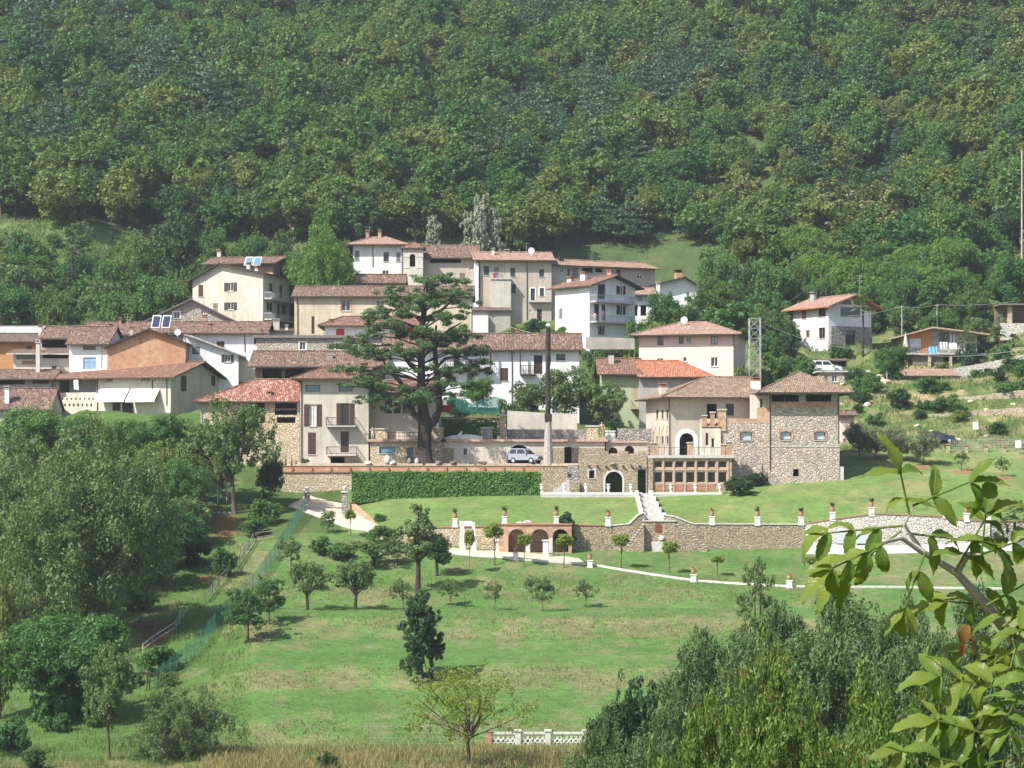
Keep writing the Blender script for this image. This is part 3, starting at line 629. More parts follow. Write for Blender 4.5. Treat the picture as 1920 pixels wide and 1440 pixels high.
h.win(0, 156, 648, 180, 656, sill=False, cols=3, fm='wood_dark'); h.door(0, 156, 670, 180, 692, 'blue_door'); h.pipe(190, 690, mat='white_paint'); h.finish()
h = H('house', 'brick gable house with patched orange brick front and dish on its roof', 201.5, 348, 298, 3, 11, 690, 648, 'gy', None, 'brick', 'tile_old', .5, .6, rp=.52, rise=2.2, er=.5)
h.dish(333, 623, 6, -.4); h.antenna(247, 622, 3); h.chimney(244, 250, 612, 4, 'concrete'); h.finish()
h = H('house', 'white house with sloping pale green eave and brown shutters', 349, 447, 303, 6, 9, 702, 630, 'gy', None, 'white_wall', 'tile_red', 1.0, .7, rp=.03, rise=.25, er=-2.3, eave='galvanised')
h.win(0, 421, 665, 432, 679, 'open'); h.win(0, 360, 650, 375, 664, 'closed', 'shutter_grey', sill=False); h.finish()
h = H('house', 'white house with long old tile roof carrying two solar panels', 344, 497, 310, 0, 9, 668, 625, 'gx', 604, 'white_wall', 'tile_old', .8, .5)
h.win(0, 406, 640, 421, 651, 'closed'); h.win(0, 476, 634, 486, 645, 'closed'); h.pipe(459, 660); h.chimney(390, 396, 606, 3, 'concrete'); h.chimney(379, 388, 590, 5, 'brick_dark'); h.finish()
h = H('house', 'old tiled roof house behind the solar panels above the brick gable', 160, 344, 311, 2, 9, 660, 628, 'gx', 604, 'beige_wall', 'tile_old', .6, .4)
h.chimney(158, 166, 606, 4, 'concrete'); h.chimney(204, 209, 606, 3, 'concrete'); h.chimney(223, 228, 596, 4, 'brick_dark'); h.antenna(239, 588, 4); h.finish()
for k, (a, b) in enumerate(((283, 299), (302, 318))):
    p0 = P(a, 615, 309.5); p1 = P(b, 615, 309.5); q = P(a + 3, 592, 310.5); w = p1.x - p0.x; dz = q.z - p0.z; t = thing('solar_panel', 'tilted solar panel in white frame on the old tile roof above the brick gable', 'solar panel', p0, 0, 'two solar panels above the brick gable')
    MB().hexa([(0, 0, 0), (w, 0, 0), (w + .15, .9, dz), (.15, .9, dz)], [(0, -.08, .04), (w, -.08, .04), (w + .15, .82, dz + .04), (.15, .82, dz + .04)]).build('frame', 'white_paint', t)
    MB().hexa([(.13, -.04, .17), (w - .13, -.04, .17), (w + .02, .74, dz - .09), (.28, .74, dz - .09)], [(.13, -.09, .19), (w - .13, -.09, .19), (w + .02, .69, dz - .07), (.28, .69, dz - .07)]).build('pane', 'solar', t)
    MB().tube([(.2, .8, dz - .1), (.2, .85, -1.0)], .04, 5).tube([(w, .8, dz - .1), (w, .85, -1.0)], .04, 5).tube([(.1, 0, 0), (.1, .1, -.9)], .04, 5).tube([(w - .1, 0, 0), (w - .1, .1, -.9)], .04, 5).build('bracket', 'galvanised', t)
h = H('house', 'orange walled house with grey brown tile roof beside the leaning cream column', -70, 70, 307, 0, 8, 705, 641, 'gx', 626, 'orange_wall', 'tile_dark', .9, .3); h.win(0, 50, 648, 60, 658, 'closed'); h.chimney(55, 59, 634, 2, 'white_paint', pots=False); h.finish()
h = H('house', 'flat roofed house with plain grey roof behind the orange walled house', -70, 73, 317, 0, 7, 660, 628, 'gx', 613, 'grey_wall', 'roof_grey', .3, .2); h.finish()
h = H('barn', 'barn with open dark loft under a speckled old tile roof', 76, 152, 306, 0, 9, 680, 635, 'gx', 612, 'beige_wall', 'tile_old', .8, .3); h.void(0, 78, 637, 126, 652); h.chimney(73, 79, 608, 3, 'white_paint'); h.finish()
h = H('outbuilding', 'cream lean-to with thin slanted tile roof and open upper floor', 25, 129, 301, 3, 5, 700, 663, 'shed', None, 'cream_light', 'tile_old', .9, .8, rise=.8, eave='concrete')
h.win(0, 31, 664.5, 66, 674, sill=False, cols=4, fm='wood_grey'); h.void(0, 80, 663, 128, 672); h.win(0, 97, 686, 106, 694, 'closed', sill=False); h.fbox(MB(), 0, *h.rect(0, 41, 676, 67, 683), .01, .05).build('banner', 'terracotta', h.t); h.finish()
o = MB().hexa([(-.27, -.25, -6), (.27, -.25, -6), (.27, .25, -6), (-.27, .25, -6)], [(-.24, -.22, -.5), (.24, -.22, -.5), (.24, .22, -.5), (-.24, .22, -.5)]); t = thing('chimney_stack', 'tall cream plastered chimney column rising between the lean-to roofs', 'chimney', P(71.5, 636, 299)); o.build('shaft', 'cream', t)
MB().box(-.36, .36, -.34, .34, -.5, -.38).box(-.3, .3, -.28, .28, -.1, 0).box(-.28, -.18, -.26, .26, -.38, -.1).box(.18, .28, -.26, .26, -.38, -.1).build('cap', 'concrete', t)
h = H('house', 'low house with dark brown tile roof and deep shadowed loft at the left edge', -60, 96, 296, 0, 8, 745, 711, 'gx', 694, 'grey_wall', 'tile_old', 1.0, .5); h.void(0, -20, 712, 47, 721); h.void(0, 60, 712, 92, 719.5); h.finish()
h = H('outbuilding', 'small roof with orange patched tiles below the left edge houses', -40, 93, 288, 0, 8, 790, 768, 'gx', 729, 'beige_wall', 'tile_old', .6, .3); h.chimney(10, 18, 724, 1, 'white_paint', 'concrete', .8); h.finish()
h = H('house', 'stone gable house with grey barge boards and little square windows', 276, 440, 319, 4, 10, 645, 600, 'gy', None, 'house_stone', 'tile_old', 1.1, .6, rp=.5, rise=3.0, eave='wood_grey')
h.win(0, 326, 585, 337, 597, surround='white_paint'); h.win(0, 378, 581, 385, 589, sill=False); h.chimney(400, 408, 569, 6, 'brick_dark'); h.finish()
h = H('house', 'tall cream house with brown shutters and balconies on its shaded side', 361, 493, 338, -15, 11, 615, 524, 'gy', None, 'cream_light', 'tile_old', .8, .7, rp=.38, rise=2.2, er=.8)
h.win(0, 372, 534, 381, 556, 'closed'); h.win(0, 426.5, 530, 438, 546, 'open'); h.win(0, 426.5, 567, 438, 581, 'open')
h.door(1, 524, 534, 531, 559, 'shutter_brown'); h.win(1, 505, 531, 511, 552, 'closed'); h.win(1, 500, 566, 513, 583); h.door(1, 520, 570, 526, 597, 'shutter_brown'); h.win(1, 528, 572, 537, 590, 'closed')
h.balcony(1, 494, 545, 559, .9, 1.3); h.balcony(1, 494, 545, 598, .9, 1.3); h.chimney(464, 469, 492, 5, 'white_paint'); h.chimney(479, 484, 499, 4, 'white_paint'); h.finish()
h = H('house', 'dark red brick house with tiled roof and a small terrace behind the tall cream house', 388, 512, 352, -12, 9, 560, 496, 'gx', 479, 'brick_dark', 'tile_old', .9, .7, rise=1.4); h.chimney(408, 415, 468, 6, 'concrete'); h.finish()
for (a, b) in ((457, 471), (473, 487)):
    p0 = P(a, 498, 346); p1 = P(b, 498, 346); w = p1.x - p0.x; dz = 1.35; t = thing('solar_panel', 'blue solar panel leaning above the roof of the tall cream house', 'solar panel', p0, 0, 'solar panels above the tall cream house')
    MB().hexa([(0, 0, 0), (w, 0, 0), (w + .3, .9, dz), (.3, .9, dz)], [(0, -.08, .04), (w, -.08, .04), (w + .3, .82, dz + .04), (.3, .82, dz + .04)]).build('frame', 'white_paint', t)
    MB().hexa([(.15, -.03, .14), (w - .09, -.03, .14), (w + .19, .78, dz - .07), (.4, .78, dz - .07)], [(.15, -.08, .16), (w - .09, -.08, .16), (w + .19, .73, dz - .05), (.4, .73, dz - .05)]).build('pane', 'glass_blue', t)
    MB().tube([(.3, .8, dz - .1), (.3, .9, -1.2)], .04, 5).tube([(w, .8, dz - .1), (w, .9, -1.2)], .04, 5).build('bracket', 'galvanised', t)
h = H('house', 'long pale yellow house with stained wall and old tile roof behind the cedar', 552, 884, 323, 0, 10, 640, 556, 'gx', 537, 'yellow_wall', 'tile_old', .6, .4)
h.win(0, 640, 563, 657, 583, surround='brick'); h.win(0, 584, 593, 590, 626, cols=1, fm='wood_grey', sill=False); h.win(0, 706, 563, 720, 577); h.win(0, 830, 585, 842, 600, 'closed'); h.pipe(558, 640); h.finish()
h = H('house', 'white house with bright red shutters under a red tiled roof', 609, 785, 309, 0, 8, 640, 611, 'gx', 590, 'white_wall', 'tile_red', .9, .6, hl=2.2, rise=1.5)
for a, b, v in ((630, 646, 616), (684, 700, 615), (735, 745, 615), (763, 777, 614)): h.win(0, a, v, b, 631, 'closed', 'shutter_red', arch='seg', sill=False)
h.chimney(617, 622, 598, 1, 'terracotta'); h.finish()
h = H('house', 'low stone house with flat dark roof edge and two small windows', 481, 722, 304, 0, 6, 672, 634, 'flat', None, 'house_stone', 'wood_grey', .4, .4, th=.35)
h.win(0, 562, 642, 573, 656, surround='white_paint'); h.win(0, 629, 643, 641, 656, surround='white_paint'); h.finish()
h = H('outbuilding', 'narrow plastered chimney wall and steps between the stone house and the tall cream house', 497, 548, 316, 4, 6, 640, 620, 'shed', None, 'beige_wall', 'tile_old', .3, .2, rise=.6); h.chimney(512, 524, 598, 2, 'cream', 'concrete', 1.0); h.chimney(535, 540, 609, 2, 'white_paint', 'concrete'); h.finish()
h = H('barn', 'brown barn with deep dark eaves under a long old tile roof', 478, 716, 289, 0, 9, 735, 688, 'gx', 659, 'brown_wall', 'tile_old', 1.2, .8); h.void(0, 492, 692, 528, 712); h.void(0, 534, 692, 572, 712); h.void(0, 600, 690, 676, 700); h.chimney(614, 624, 664, 2, 'beige_wall', 'concrete'); h.chimney(677, 686, 680, -.4, 'beige_wall'); h.finish()
h = H('house', 'long white house with carved dark wooden balconies and old tile roof', 722, 1086, 292, 0, 9, 775, 656, 'gx', 626, 'white_wall', 'tile_old', .8, .5)
h.win(0, 766, 662, 777, 678, 'closed'); h.win(0, 755, 704, 770, 718, 'closed', 'brick'); h.door(0, 850, 662, 862, 690); h.win(0, 876, 700, 888, 717, 'closed', 'shutter_grey'); h.win(0, 938, 690, 953, 714, 'closed'); h.door(0, 1001, 666, 1017, 701, 'wood_dark'); h.win(0, 1043, 664, 1060, 676, fm='wood_dark')
h.balcony(0, 830, 921, 691, 1.15, 1.1, 'wood_dark', 'wood_dark', .2, .14, deco=True); h.balcony(0, 975, 1004, 702, 1.15, 1.1, 'wood_dark', 'wood_dark', .2, .14, deco=True); h.pipe(960, 760)
for u, v in ((920.5, 691), (975.5, 702)):
    x, z = h.px(0, u, v); MB().box(x - .09, x + .09, -1.05, -.87, z, h.ze - .25).build('post', 'wood_dark', h.t)
h.chimney(966, 974, 617, 5, 'brick_dark'); h.finish()
h = H('house', 'green walled house with dark brown roof and small wooden balcony', 1128, 1198, 288, 0, 9, 815, 702, 'gx', 673, 'green_wall', 'tile_red', .9, .6)
h.win(0, 1187, 727, 1197, 747, 'closed', 'wood_light', sill=False); h.win(0, 1163, 729, 1171, 742, 'closed', 'wood_light'); h.balcony(0, 1182, 1198, 765, 1.0, .9, 'wood_light', 'wood_light', .12); h.door(0, 1140, 780, 1150, 805); h.win(0, 1140, 725, 1150, 740); h.chimney(1141, 1151, 660, 3, 'cream', 'wood_dark'); h.finish()
h = H('house', 'grey plastered house with bright orange tile roof beside the green house', 1198.6, 1330, 287, 0, 9, 815, 707, 'gx', 677, 'grey_wall', 'tile_orange', .7, .3, hr=3.5)
h.win(0, 1278, 718, 1292, 727, 'closed', 'wood_light'); h.win(0, 1236, 718, 1250, 740, surround='concrete'); h.win(0, 1215, 770, 1228, 790); h.finish()
h = H('house', 'large pink house with overhanging hipped roof and dish behind the lattice mast', 1198, 1377, 304, -14, 10, 735, 629, 'gx', 606, 'pink_wall', 'tile_light', 1.1, 1.1, hl=4.5, hr=4.5, rise=1.9)
h.win(0, 1233, 631, 1244, 647, fm='wood_dark'); h.win(0, 1273, 631, 1282, 644, fm='wood_dark', pane='glass'); h.win(0, 1287, 631, 1296, 643); h.win(0, 1333, 630, 1346, 645, fm='wood_dark', pane='glass_pale'); h.win(0, 1333, 670, 1346, 687); h.win(0, 1281, 670, 1288, 678, cols=1); h.win(0, 1232, 672, 1244, 690); h.pipe(1376, 720); h.dish(1283, 600, 6.5, 3.5); h.finish()
h = H('house', 'white house with two balconies on its shaded front and red gable roof', 1041, 1105, 329, -50, 8.8, 628, 542, 'gx', None, 'white_wall', 'tile_red', .8, 1.2, rise=1.7)
h.win(0, 1048, 578, 1055, 598, 'closed', 'shutter_grey', sill=False)
h.door(1, 1121, 533, 1135, 561); h.win(1, 1160, 536, 1168, 552, 'open', 'wood_dark'); h.door(1, 1114, 570, 1124, 602); h.door(1, 1128, 571, 1136, 602, 'shutter_green'); h.win(1, 1160, 573, 1168, 590, 'open', 'wood_dark'); h.win(1, 1121, 611, 1134, 627, fm='wood_dark')
h.balcony(1, 1107, 1180, 565, .9, 1.3); h.balcony(1, 1107, 1180, 603, .9, 1.3); h.chimney(1066, 1073, 519, 3, 'white_paint'); h.chimney(1091, 1099, 510, 3, 'white_paint'); h.chimney(1141, 1149, 506, 5, 'brick_dark'); h.finish(); WH = h
h = H('house', 'white house with broad dark barge boards and brown roof behind the balcony house', 1207, 1333, 345, 10, 11, 612, 538, 'gy', None, 'white_wall', 'tile_dark', 1.1, .9, rp=.6, rise=1.6, er=-1.0)
h.win(0, 1307, 550, 1313, 560); h.win(0, 1287, 548, 1293, 556); h.win(0, 1226, 541, 1236, 548, sill=False); h.chimney(1266, 1278, 506, 5, 'brick', 'wood_dark', 1.0); h.finish()
h = H('outbuilding', 'low white wing with light tile roof and porch posts below the barge board house', 1181, 1228, 336, 6, 7, 600, 553, 'gx', 540, 'white_wall', 'tile_light', .8, .5); h.void(0, 1186, 572, 1196, 592); h.void(0, 1201, 572, 1212, 592); h.win(0, 1196, 556, 1204, 563); h.chimney(1231, 1237, 529, 3, 'white_paint', 'concrete'); h.finish()
h = H('house', 'pale green and white house with hipped roof left of the bell tower', 662, 753, 354, 0, 9, 530, 459, 'gx', 441, 'mint_wall', 'tile_light', 1.0, .8, hl=2.6, hr=2.6, rise=1.6)
h.win(0, 665, 470, 674, 488, 'closed', 'shutter_grey'); h.win(0, 719, 473, 729, 490, fm='wood_dark', rows=2); h.win(0, 743, 473, 751, 490, 'closed', 'shutter_grey'); h.win(0, 717, 507, 729, 518); h.chimney(686, 692, 432, mat='brick_dark'); h.chimney(709, 715, 431, mat='brick_dark'); h.antenna(693, 425); h.pipe(699, 500); h.finish()
h = H('bell_tower', 'small square beige bell tower with arched opening and red cap roof', 756, 793, 348, 0, 3, 545, 465, 'gx', None, 'cream', 'tile_red', .35, .3, 'bell tower', hl=1.45, hr=1.45, rise=1.0)
h.void(0, 768, 476, 778.5, 500, 'round'); 
for v in (481, 502, 466): z = h.px(0, 770, v)[1]; h.later.append(z)
h.finish()
for z in h.later: h.fbox(h.fbox(MB(), 0, -.06, 1.0, z - .06, z + .06, .003, .06), 0, 1.95, h.w + .06, z - .06, z + .06, .003, .06).build('moulding', 'cream_light', h.t)
b = h.at_depth(773, 492, 1.2); MB().lathe([(.34, -.35), (.26, -.2), (.2, .1), (.12, .25), (.02, .3)], 10, 0, (b[0], 1.2, b[1])).build('bell', 'iron', h.t)
h = H('outbuilding', 'low shed with old tile roof at the foot of the bell tower', 669, 757, 342, 0, 5, 552, 531, 'gx', 515, 'house_stone', 'tile_old', .6, .4); h.finish()
h = H('barn', 'grey stucco barn with open loft between bell tower and tall stone house', 794, 893, 350, 0, 10, 575, 484, 'gx', 460, 'beige_wall', 'tile_old', .8, .5); h.void(0, 806, 485.5, 864, 493); h.win(0, 880, 500, 887, 506, sill=False); h.win(0, 862, 512, 872, 524, 'closed', 'wood_grey'); h.finish()
h = H('house', 'tall old beige house with green shutters and light red roof with dish', 892, 1034, 346, 4, 10, 632, 488, 'gx', 473, 'beige_wall', 'tile_light', .9, .5)
h.win(0, 907, 499, 917, 516, 'closed', 'shutter_green'); h.door(0, 926, 501, 935, 522, 'shutter_grey'); h.win(0, 957, 502, 966, 519, 'closed', 'shutter_green'); h.win(0, 958, 533, 967, 550, 'closed', 'shutter_green')
h.win(0, 1012, 495, 1020, 500, sill=False); h.win(0, 1011, 505, 1020, 519, 'closed', 'shutter_green'); h.door(0, 995, 541, 1003, 563, 'shutter_green', surround='white_paint'); h.win(0, 1012, 540, 1020, 555, 'closed', 'shutter_green', surround='white_paint'); h.door(0, 1007, 579, 1016, 602); h.win(0, 993, 580, 997, 587, sill=False)
a, z1 = h.px(0, 921, 525); b_, z0 = h.px(0, 957, 562); m = MB().box(a, b_, -1.3, -.004, z0 - 4, z1); m.build('bay', 'cream', h.t); MB().box(a - .12, b_ + .12, -1.45, -.002, z1 + .003, z1 + .2).build('bay_roof', 'concrete', h.t)
a, z1 = h.px(0, 889, 489); b_, _ = h.px(0, 897, 489); MB().box(a, b_, -.5, -.01, -2, z1 - .4).build('buttress', 'white_wall', h.t); h.pipe(899, 560); h.pipe(988, 600); h.balcony(0, 922, 937, 522, .9, .6); h.balcony(0, 991, 1031, 565, .02, .7, step=2)
h.chimney(922, 927, 465, 3, 'cream', 'concrete'); h.chimney(946, 955, 468, 5, 'cream', 'concrete', pots=False); h.dish(996, 470, 6, 2); h.antenna(987, 455, 3); h.finish()
h = H('house', 'row of old grey houses with tiled roof stepping down to the meadow', 1034.5, 1228, 349, 24, 9, 640, 497, 'gx', None, 'grey_wall', 'tile_light', .8, .5, rise=1.3)
h.win(0, 1050, 500, 1057, 511, surround='concrete'); h.door(0, 1073, 502, 1083, 523, 'shutter_grey'); h.void(0, 1092, 502, 1112, 511); h.void(0, 1116, 503, 1130, 511); h.door(0, 1140, 503, 1147, 520); h.door(0, 1156, 505, 1164, 522); h.win(0, 1195, 516, 1205, 523, sill=False); h.win(0, 1064, 503, 1068, 520, 'closed', sill=False); h.chimney(1048, 1056, 476, 3, 'iron', 'iron', pots=False); h.antenna(1110, 474, 4); h.chimney(1182, 1188, 500, 3, 'concrete'); h.finish()
h = H('outbuilding', 'crumbling white and grey annex with cement roof below the tall beige house', 880, 957, 341, 3, 5, 640, 582, 'shed', None, 'grey_wall', 'tile_dark', .4, .3, rise=.9); h.win(0, 922, 588, 927, 597, sill=False)
a, z1 = h.px(0, 880, 592); b_, z0 = h.px(0, 915, 592); MB().box(a, b_, -.8, -.004, -3.5, z1).build('wall_panel', 'white_wall', h.t); h.finish()
h = H('house', 'modern white house with wooden gable, teal windows and stone base', 1487, 1553, 343, -60, 8.0, 668, 582, 'gx', None, 'white_wall', 'tile_light', 1.1, 1.5, rise=1.9, eave='wood_orange')
h.win(0, 1503, 578, 1512, 598, 'closed', 'wood_orange'); h.win(0, 1534, 573, 1548, 594, fm='wood_orange'); h.win(0, 1511, 619, 1518, 632, fm='wood_orange'); h.win(0, 1535, 614, 1547, 635, fm='wood_orange'); h.win(0, 1495, 623, 1500, 637, cols=1, fm='wood_orange')
h.win(1, 1576, 576, 1613, 593, pane='glass_teal', fm='wood_orange', cols=2); h.win(1, 1577, 562.5, 1596, 571, pane='glass_teal', fm='wood_orange', sill=False); h.win(1, 1600, 562.5, 1612, 571, pane='glass_teal', fm='wood_orange', sill=False)
a, z1 = h.px(1, 1556, 611); _, z0 = h.px(1, 1556, 650); g0, _ = h.px(1, 1583, 620); g1, gz1 = h.px(1, 1602, 620)
m = MB(); h.fbox(m, 1, a, g0, z0 - 2, z1, .004, .35); h.fbox(m, 1, g1, h.d - .05, z0 - 2, z1, .004, .35); h.fbox(m, 1, g0, g1, gz1, z1, .004, .35); m.build('stone_base', 'grey_stone', h.t); h.fbox(MB(), 1, g0, g1, z0 - 1, gz1, .01, .05).build('door', 'glass', h.t)
for k in range(8):
    t_ = (k + .5) / 8; y = t_ * h.d; zz = h.ze + .02 + (h.rise * (1 - abs(2 * t_ - 1))) - .22; MB().box(h.w + .004, h.w + 1.35, y - .06, y + .06, zz - .16, zz - .02).build('rafter', 'wood_orange', h.t)
h.chimney(1521, 1528, 548, 3, 'galvanised', 'steel', .5, pots=False); h.antenna(1612, 516, 6, 3.5); h.finish()
h = H('bungalow', 'low wooden bungalow with wide shallow gable roof above a terrace', 1690, 1832, 327, 0, 9, 668, 629, 'gy', None, 'grey_stone', 'tile_dark', 1.6, 1.3, rp=.4, rise=1.15, er=.35, eave='wood_light', cat='house')
a, _ = h.px(0, 1684, 650); b_, _ = h.px(0, 1746, 650); wa = h.rect(0, 1706, 635, 1727, 652); h.win(0, 1761, 623, 1779, 642, pane='glass', fm='wood_dark'); h.win(0, 1780, 626, 1793, 646, pane='glass_pale', fm='wood_dark'); h.win(0, 1706, 635, 1727, 652, pane='curtain')
m = MB(); n = 9
for k in range(n):
    x0 = .01 + (b_ - .01) * k / n; x1 = .01 + (b_ - .01) * (k + 1) / n - .02; xm = (x0 + x1) / 2; zt = h.ze + h.rise * min(1, xm / (.4 * h.w)) - .25
    if wa[0] - .1 < xm < wa[1] + .1: MB().box(x0, x1, -.05, -.004, wa[3] + .02, zt).build('plank', 'wood_orange', h.t)
    else: MB().box(x0, x1, -.05, -.004, 0, zt).build('plank', 'wood_orange', h.t)
h.finish(); dk = MB().box(-.4, h.w + .6, -3.2, -.06, .1, .28); dk.build('deck', 'concrete', h.t)
for x in (.2, 3.5, 6.5, 9.8): MB().box(x - .2, x + .2, -3.0, -2.6, -3.5, .1).build('pillar', 'cream_stone', h.t)
m = MB(); [m.tube([(x, -3.1, .28), (x, -3.1, 1.15)], .025, 5) for x in np.linspace(-.3, h.w + .5, 14)]; m.tube([(-.3, -3.1, 1.15), (h.w + .5, -3.1, 1.15)], .03, 5); m.build('railing', 'iron', h.t)
MB().box(1.2, 5.5, -2.6, -.2, -3, .095).build('garage_wall', 'brown_wall', h.t); BUNG = h  # dark brown block put under the deck for the darkness there
h = H('house', 'chalet with dark overhanging roof and orange wood wall at the right edge', 1906, 1990, 356, 0, 9, 580, 534, 'gx', 514, 'wood_orange', 'tile_dark', 1.4, 1.2, rise=2.0); h.win(0, 1925, 545, 1940, 562); h.finish()
t = thing('pergola', 'pergola with flat brown roof on pale stone pillars at the right edge', 'pergola', P(1893, 618, 334)); MB().box(-1.6, 6, -1, 4, 3.55, 3.75).build('roof', 'wood_grey', t)
for x in (0, 5): MB().box(x - .32, x + .32, -.3, .3, 0, 3.55).build('pillar', 'cream_stone', t)
MB().box(-1.4, 6, -.6, -.2, -1.6, .9).build('wall', 'pale_stone', t); MB().box(-1.4, 6, 3.6, 3.95, -1.6, 3.5).build('back_wall', 'brown_wall', t)
h = H('shed', 'stone shed with patchy orange tile roof on the terraced slope', 1703, 1790, 309, 0, 6, 738, 705, 'shed', None, 'house_stone', 'tile_light', .6, .8, rise=1.2); h.void(0, 1759, 707, 1776, 722); h.door(0, 1706, 712, 1722, 732, 'wood_grey'); h.finish()
h = H('shed', 'open wooden shelter with corrugated roof above the white parked van', 1538, 1588, 322, 0, 3, 692, 676, 'shed', None, 'brown_wall', 'tile_old', .4, .3, rise=.4); h.void(0, 1542, 677, 1585, 690); h.finish()
h = H('outbuilding', 'low stone outbuilding with flat roof under the white parked van', 1536, 1596, 306, 0, 5, 722, 698, 'flat', None, 'house_stone', 'concrete', .3, .3); h.win(0, 1546, 704, 1552, 716, 'closed', 'wood_grey'); h.win(0, 1560, 704, 1570, 716); h.finish()
h = H('outbuilding', 'small pink outbuilding with tiled roof behind the stone tower house', 1576, 1602, 281, 0, 5, 815, 779, 'gx', 772, 'pink_wall', 'tile_old', .5, .5, rise=.6); h.finish()
# ------------------------------------------------------------------ the estate
h = H('barn', 'rubble stone barn with speckled hipped roof and open hayloft left of the cream house', 376, 562, 272, 0, 10, 872, 753, 'gx', 712, 'cream_stone', 'tile_speckled', .7, .05, hl=6.0)
h.void(0, 515, 755, 557, 778); h.void(0, 519, 782, 554, 793); h.void(0, 470, 755, 497, 793); h.win(0, 376, 768, 384, 790); a, b, z0, z1 = h.rect(0, 515, 766, 557, 769); h.fbox(MB(), 0, a, b, z0, z1, -.2, -.1).build('rail', 'wood_grey', h.t); h.chimney(500, 509, 733, 1.2, 'cream', 'terracotta', .7); h.finish()
h = H('house', 'three storey cream house with open brown shutters and two curved balconies', 563, 691, 267, 0, 9, 873, 710, 'gx', 690, 'cream', 'tile_red', 1.0, .25, hl=2.2, rp=.45)
h.win(0, 573, 722, 600, 734, pane='glass_blue', fm='wood_dark', cols=1, sill=False); h.win(0, 635, 722, 661, 734, pane='glass_blue', fm='wood_dark', cols=1, sill=False)  # blue reflection on these panes is put into the glass colour
h.win(0, 580, 758, 593, 799, 'open', pane='curtain', sw=.6); h.win(0, 640, 756, 655, 799, 'open', pane='glass', fm='wood_dark', sw=.55, sill=False, name='balcony_door'); h.win(0, 577.5, 811, 592.5, 852, 'closed'); h.door(0, 639, 809, 654, 848, 'shutter_brown')
h.balcony(0, 612, 668, 798, .95, 1.2, 'concrete', 'iron', .16); h.balcony(0, 613, 669, 852, .9, 1.2, 'white_stone', 'iron', .16); h.void(0, 620, 857, 646, 873); h.pipe(565.5, 870)
h.finish()
h = H('house', 'cream house with three pointed gothic windows behind the cedar', 692, 822, 269.5, 0, 9, 872, 737, 'gx', 714, 'cream', 'tile_red', 1.5, .6, rise=1.6, rp=.4)
for a in (722, 738.5, 755): h.win(0, a, 742, a + 13, 775, arch='point', fm='wood_dark', cols=1, sill='white_stone')
h.win(0, 694, 802, 699, 821, fm='white_paint', cols=1, sill=False); h.finish()
h = H('annex', 'low stone annex with brick edged roof terrace under the gothic windows', 694, 832, 266, 0, 3.1, 874, 828, 'flat', None, 'cream_stone', 'terrace_tile', .35, .3, th=.25, cat='annex')
h.win(0, 711, 837, 741, 850, pane='glass_blue', fm='wood_dark', cols=1, surround='concrete'); h.door(0, 763, 839, 775, 870, 'glass_teal', surround='wood_light'); h.finish(); AX = h
h = H('garage', 'long plastered garage wing with arched doorway and brick edged roof terrace', 832.5, 1134, 266, 0, 9, 874, 828, 'flat', None, 'villa_plaster', 'terrace_tile', .35, .3, th=.25, cat='garage')
h.void(0, 952, 834, 995, 874, 'round'); h.win(0, 868, 840, 877, 855, surround='white_stone', cols=1); h.void(0, 1058.5, 838, 1072, 874)
m = MB(); a, b, z0, z1 = h.rect(0, 952, 834, 995, 874); arch_ring(h, m, 0, a, b, z1, 'round', .25); m.build('arch_trim', 'white_stone', h.t); h.finish()
a, b, z0, z1 = h.rect(0, 1036, 840, 1056, 872); 
for x0, x1 in ((h.px(0, 1020, 850)[0], h.px(0, 1058, 850)[0]), (h.px(0, 1072.5, 850)[0], h.w), (h.px(0, 832.5, 850)[0], h.px(0, 834.5, 850)[0] + 1.0)): h.fbox(MB(), 0, x0, x1, -1, z1, .004, .12).build('stone_facing', 'porch_stone', h.t)
GAR = h
# roof terrace furniture
def pillar(name, label, u0, u1, vt, vb, Y, mat='cream_stone', cap='white_stone', dep=None, group=None, ball=False):
    p = P((u0 + u1) / 2, vb, Y); w = (u1 - u0) / F * Y; hh = (vb - vt) / F * Y; dep = dep or w; t = thing(name, label, 'pillar', p, 0, group)
    MB().box(-w / 2, w / 2, -dep / 2, dep / 2, -.5, hh - .14).build('shaft', mat, t); MB().box(-w / 2 - .1, w / 2 + .1, -dep / 2 - .1, dep / 2 + .1, hh - .14, hh).build('cap', cap, t)
    if ball: MB().lathe([(.08, 0), (.1, .06), (.22, .2), (.26, .34), (.2, .5), (.08, .58)], 10, 0, (0, 0, hh)).build('finial', cap, t, smooth=True)
    return t
TR = 'stone pillars on the roof terrace'
pillar('stone_pillar', 'stone pillar with white cap on the terrace roof right of the cedar trunk', 809, 831, 801, 826, 267); pillar('stone_pillar', 'grey stone pillar behind the white covered boat', 902, 924, 801, 826, 269, 'grey_stone', 'concrete'); pillar('gate_pillar', 'tall stone gate pillar with ball finial on the roof terrace', 937, 949, 777, 826, 270, ball=True, dep=.8)
pillar('stone_pillar', 'stone pillar with white cap beside the terracotta statue', 1099, 1121, 798, 826, 267)
pillar('stone_pillar', 'short stone pillar with white cap under the gothic windows', 704, 727, 803, 826, 266.6)
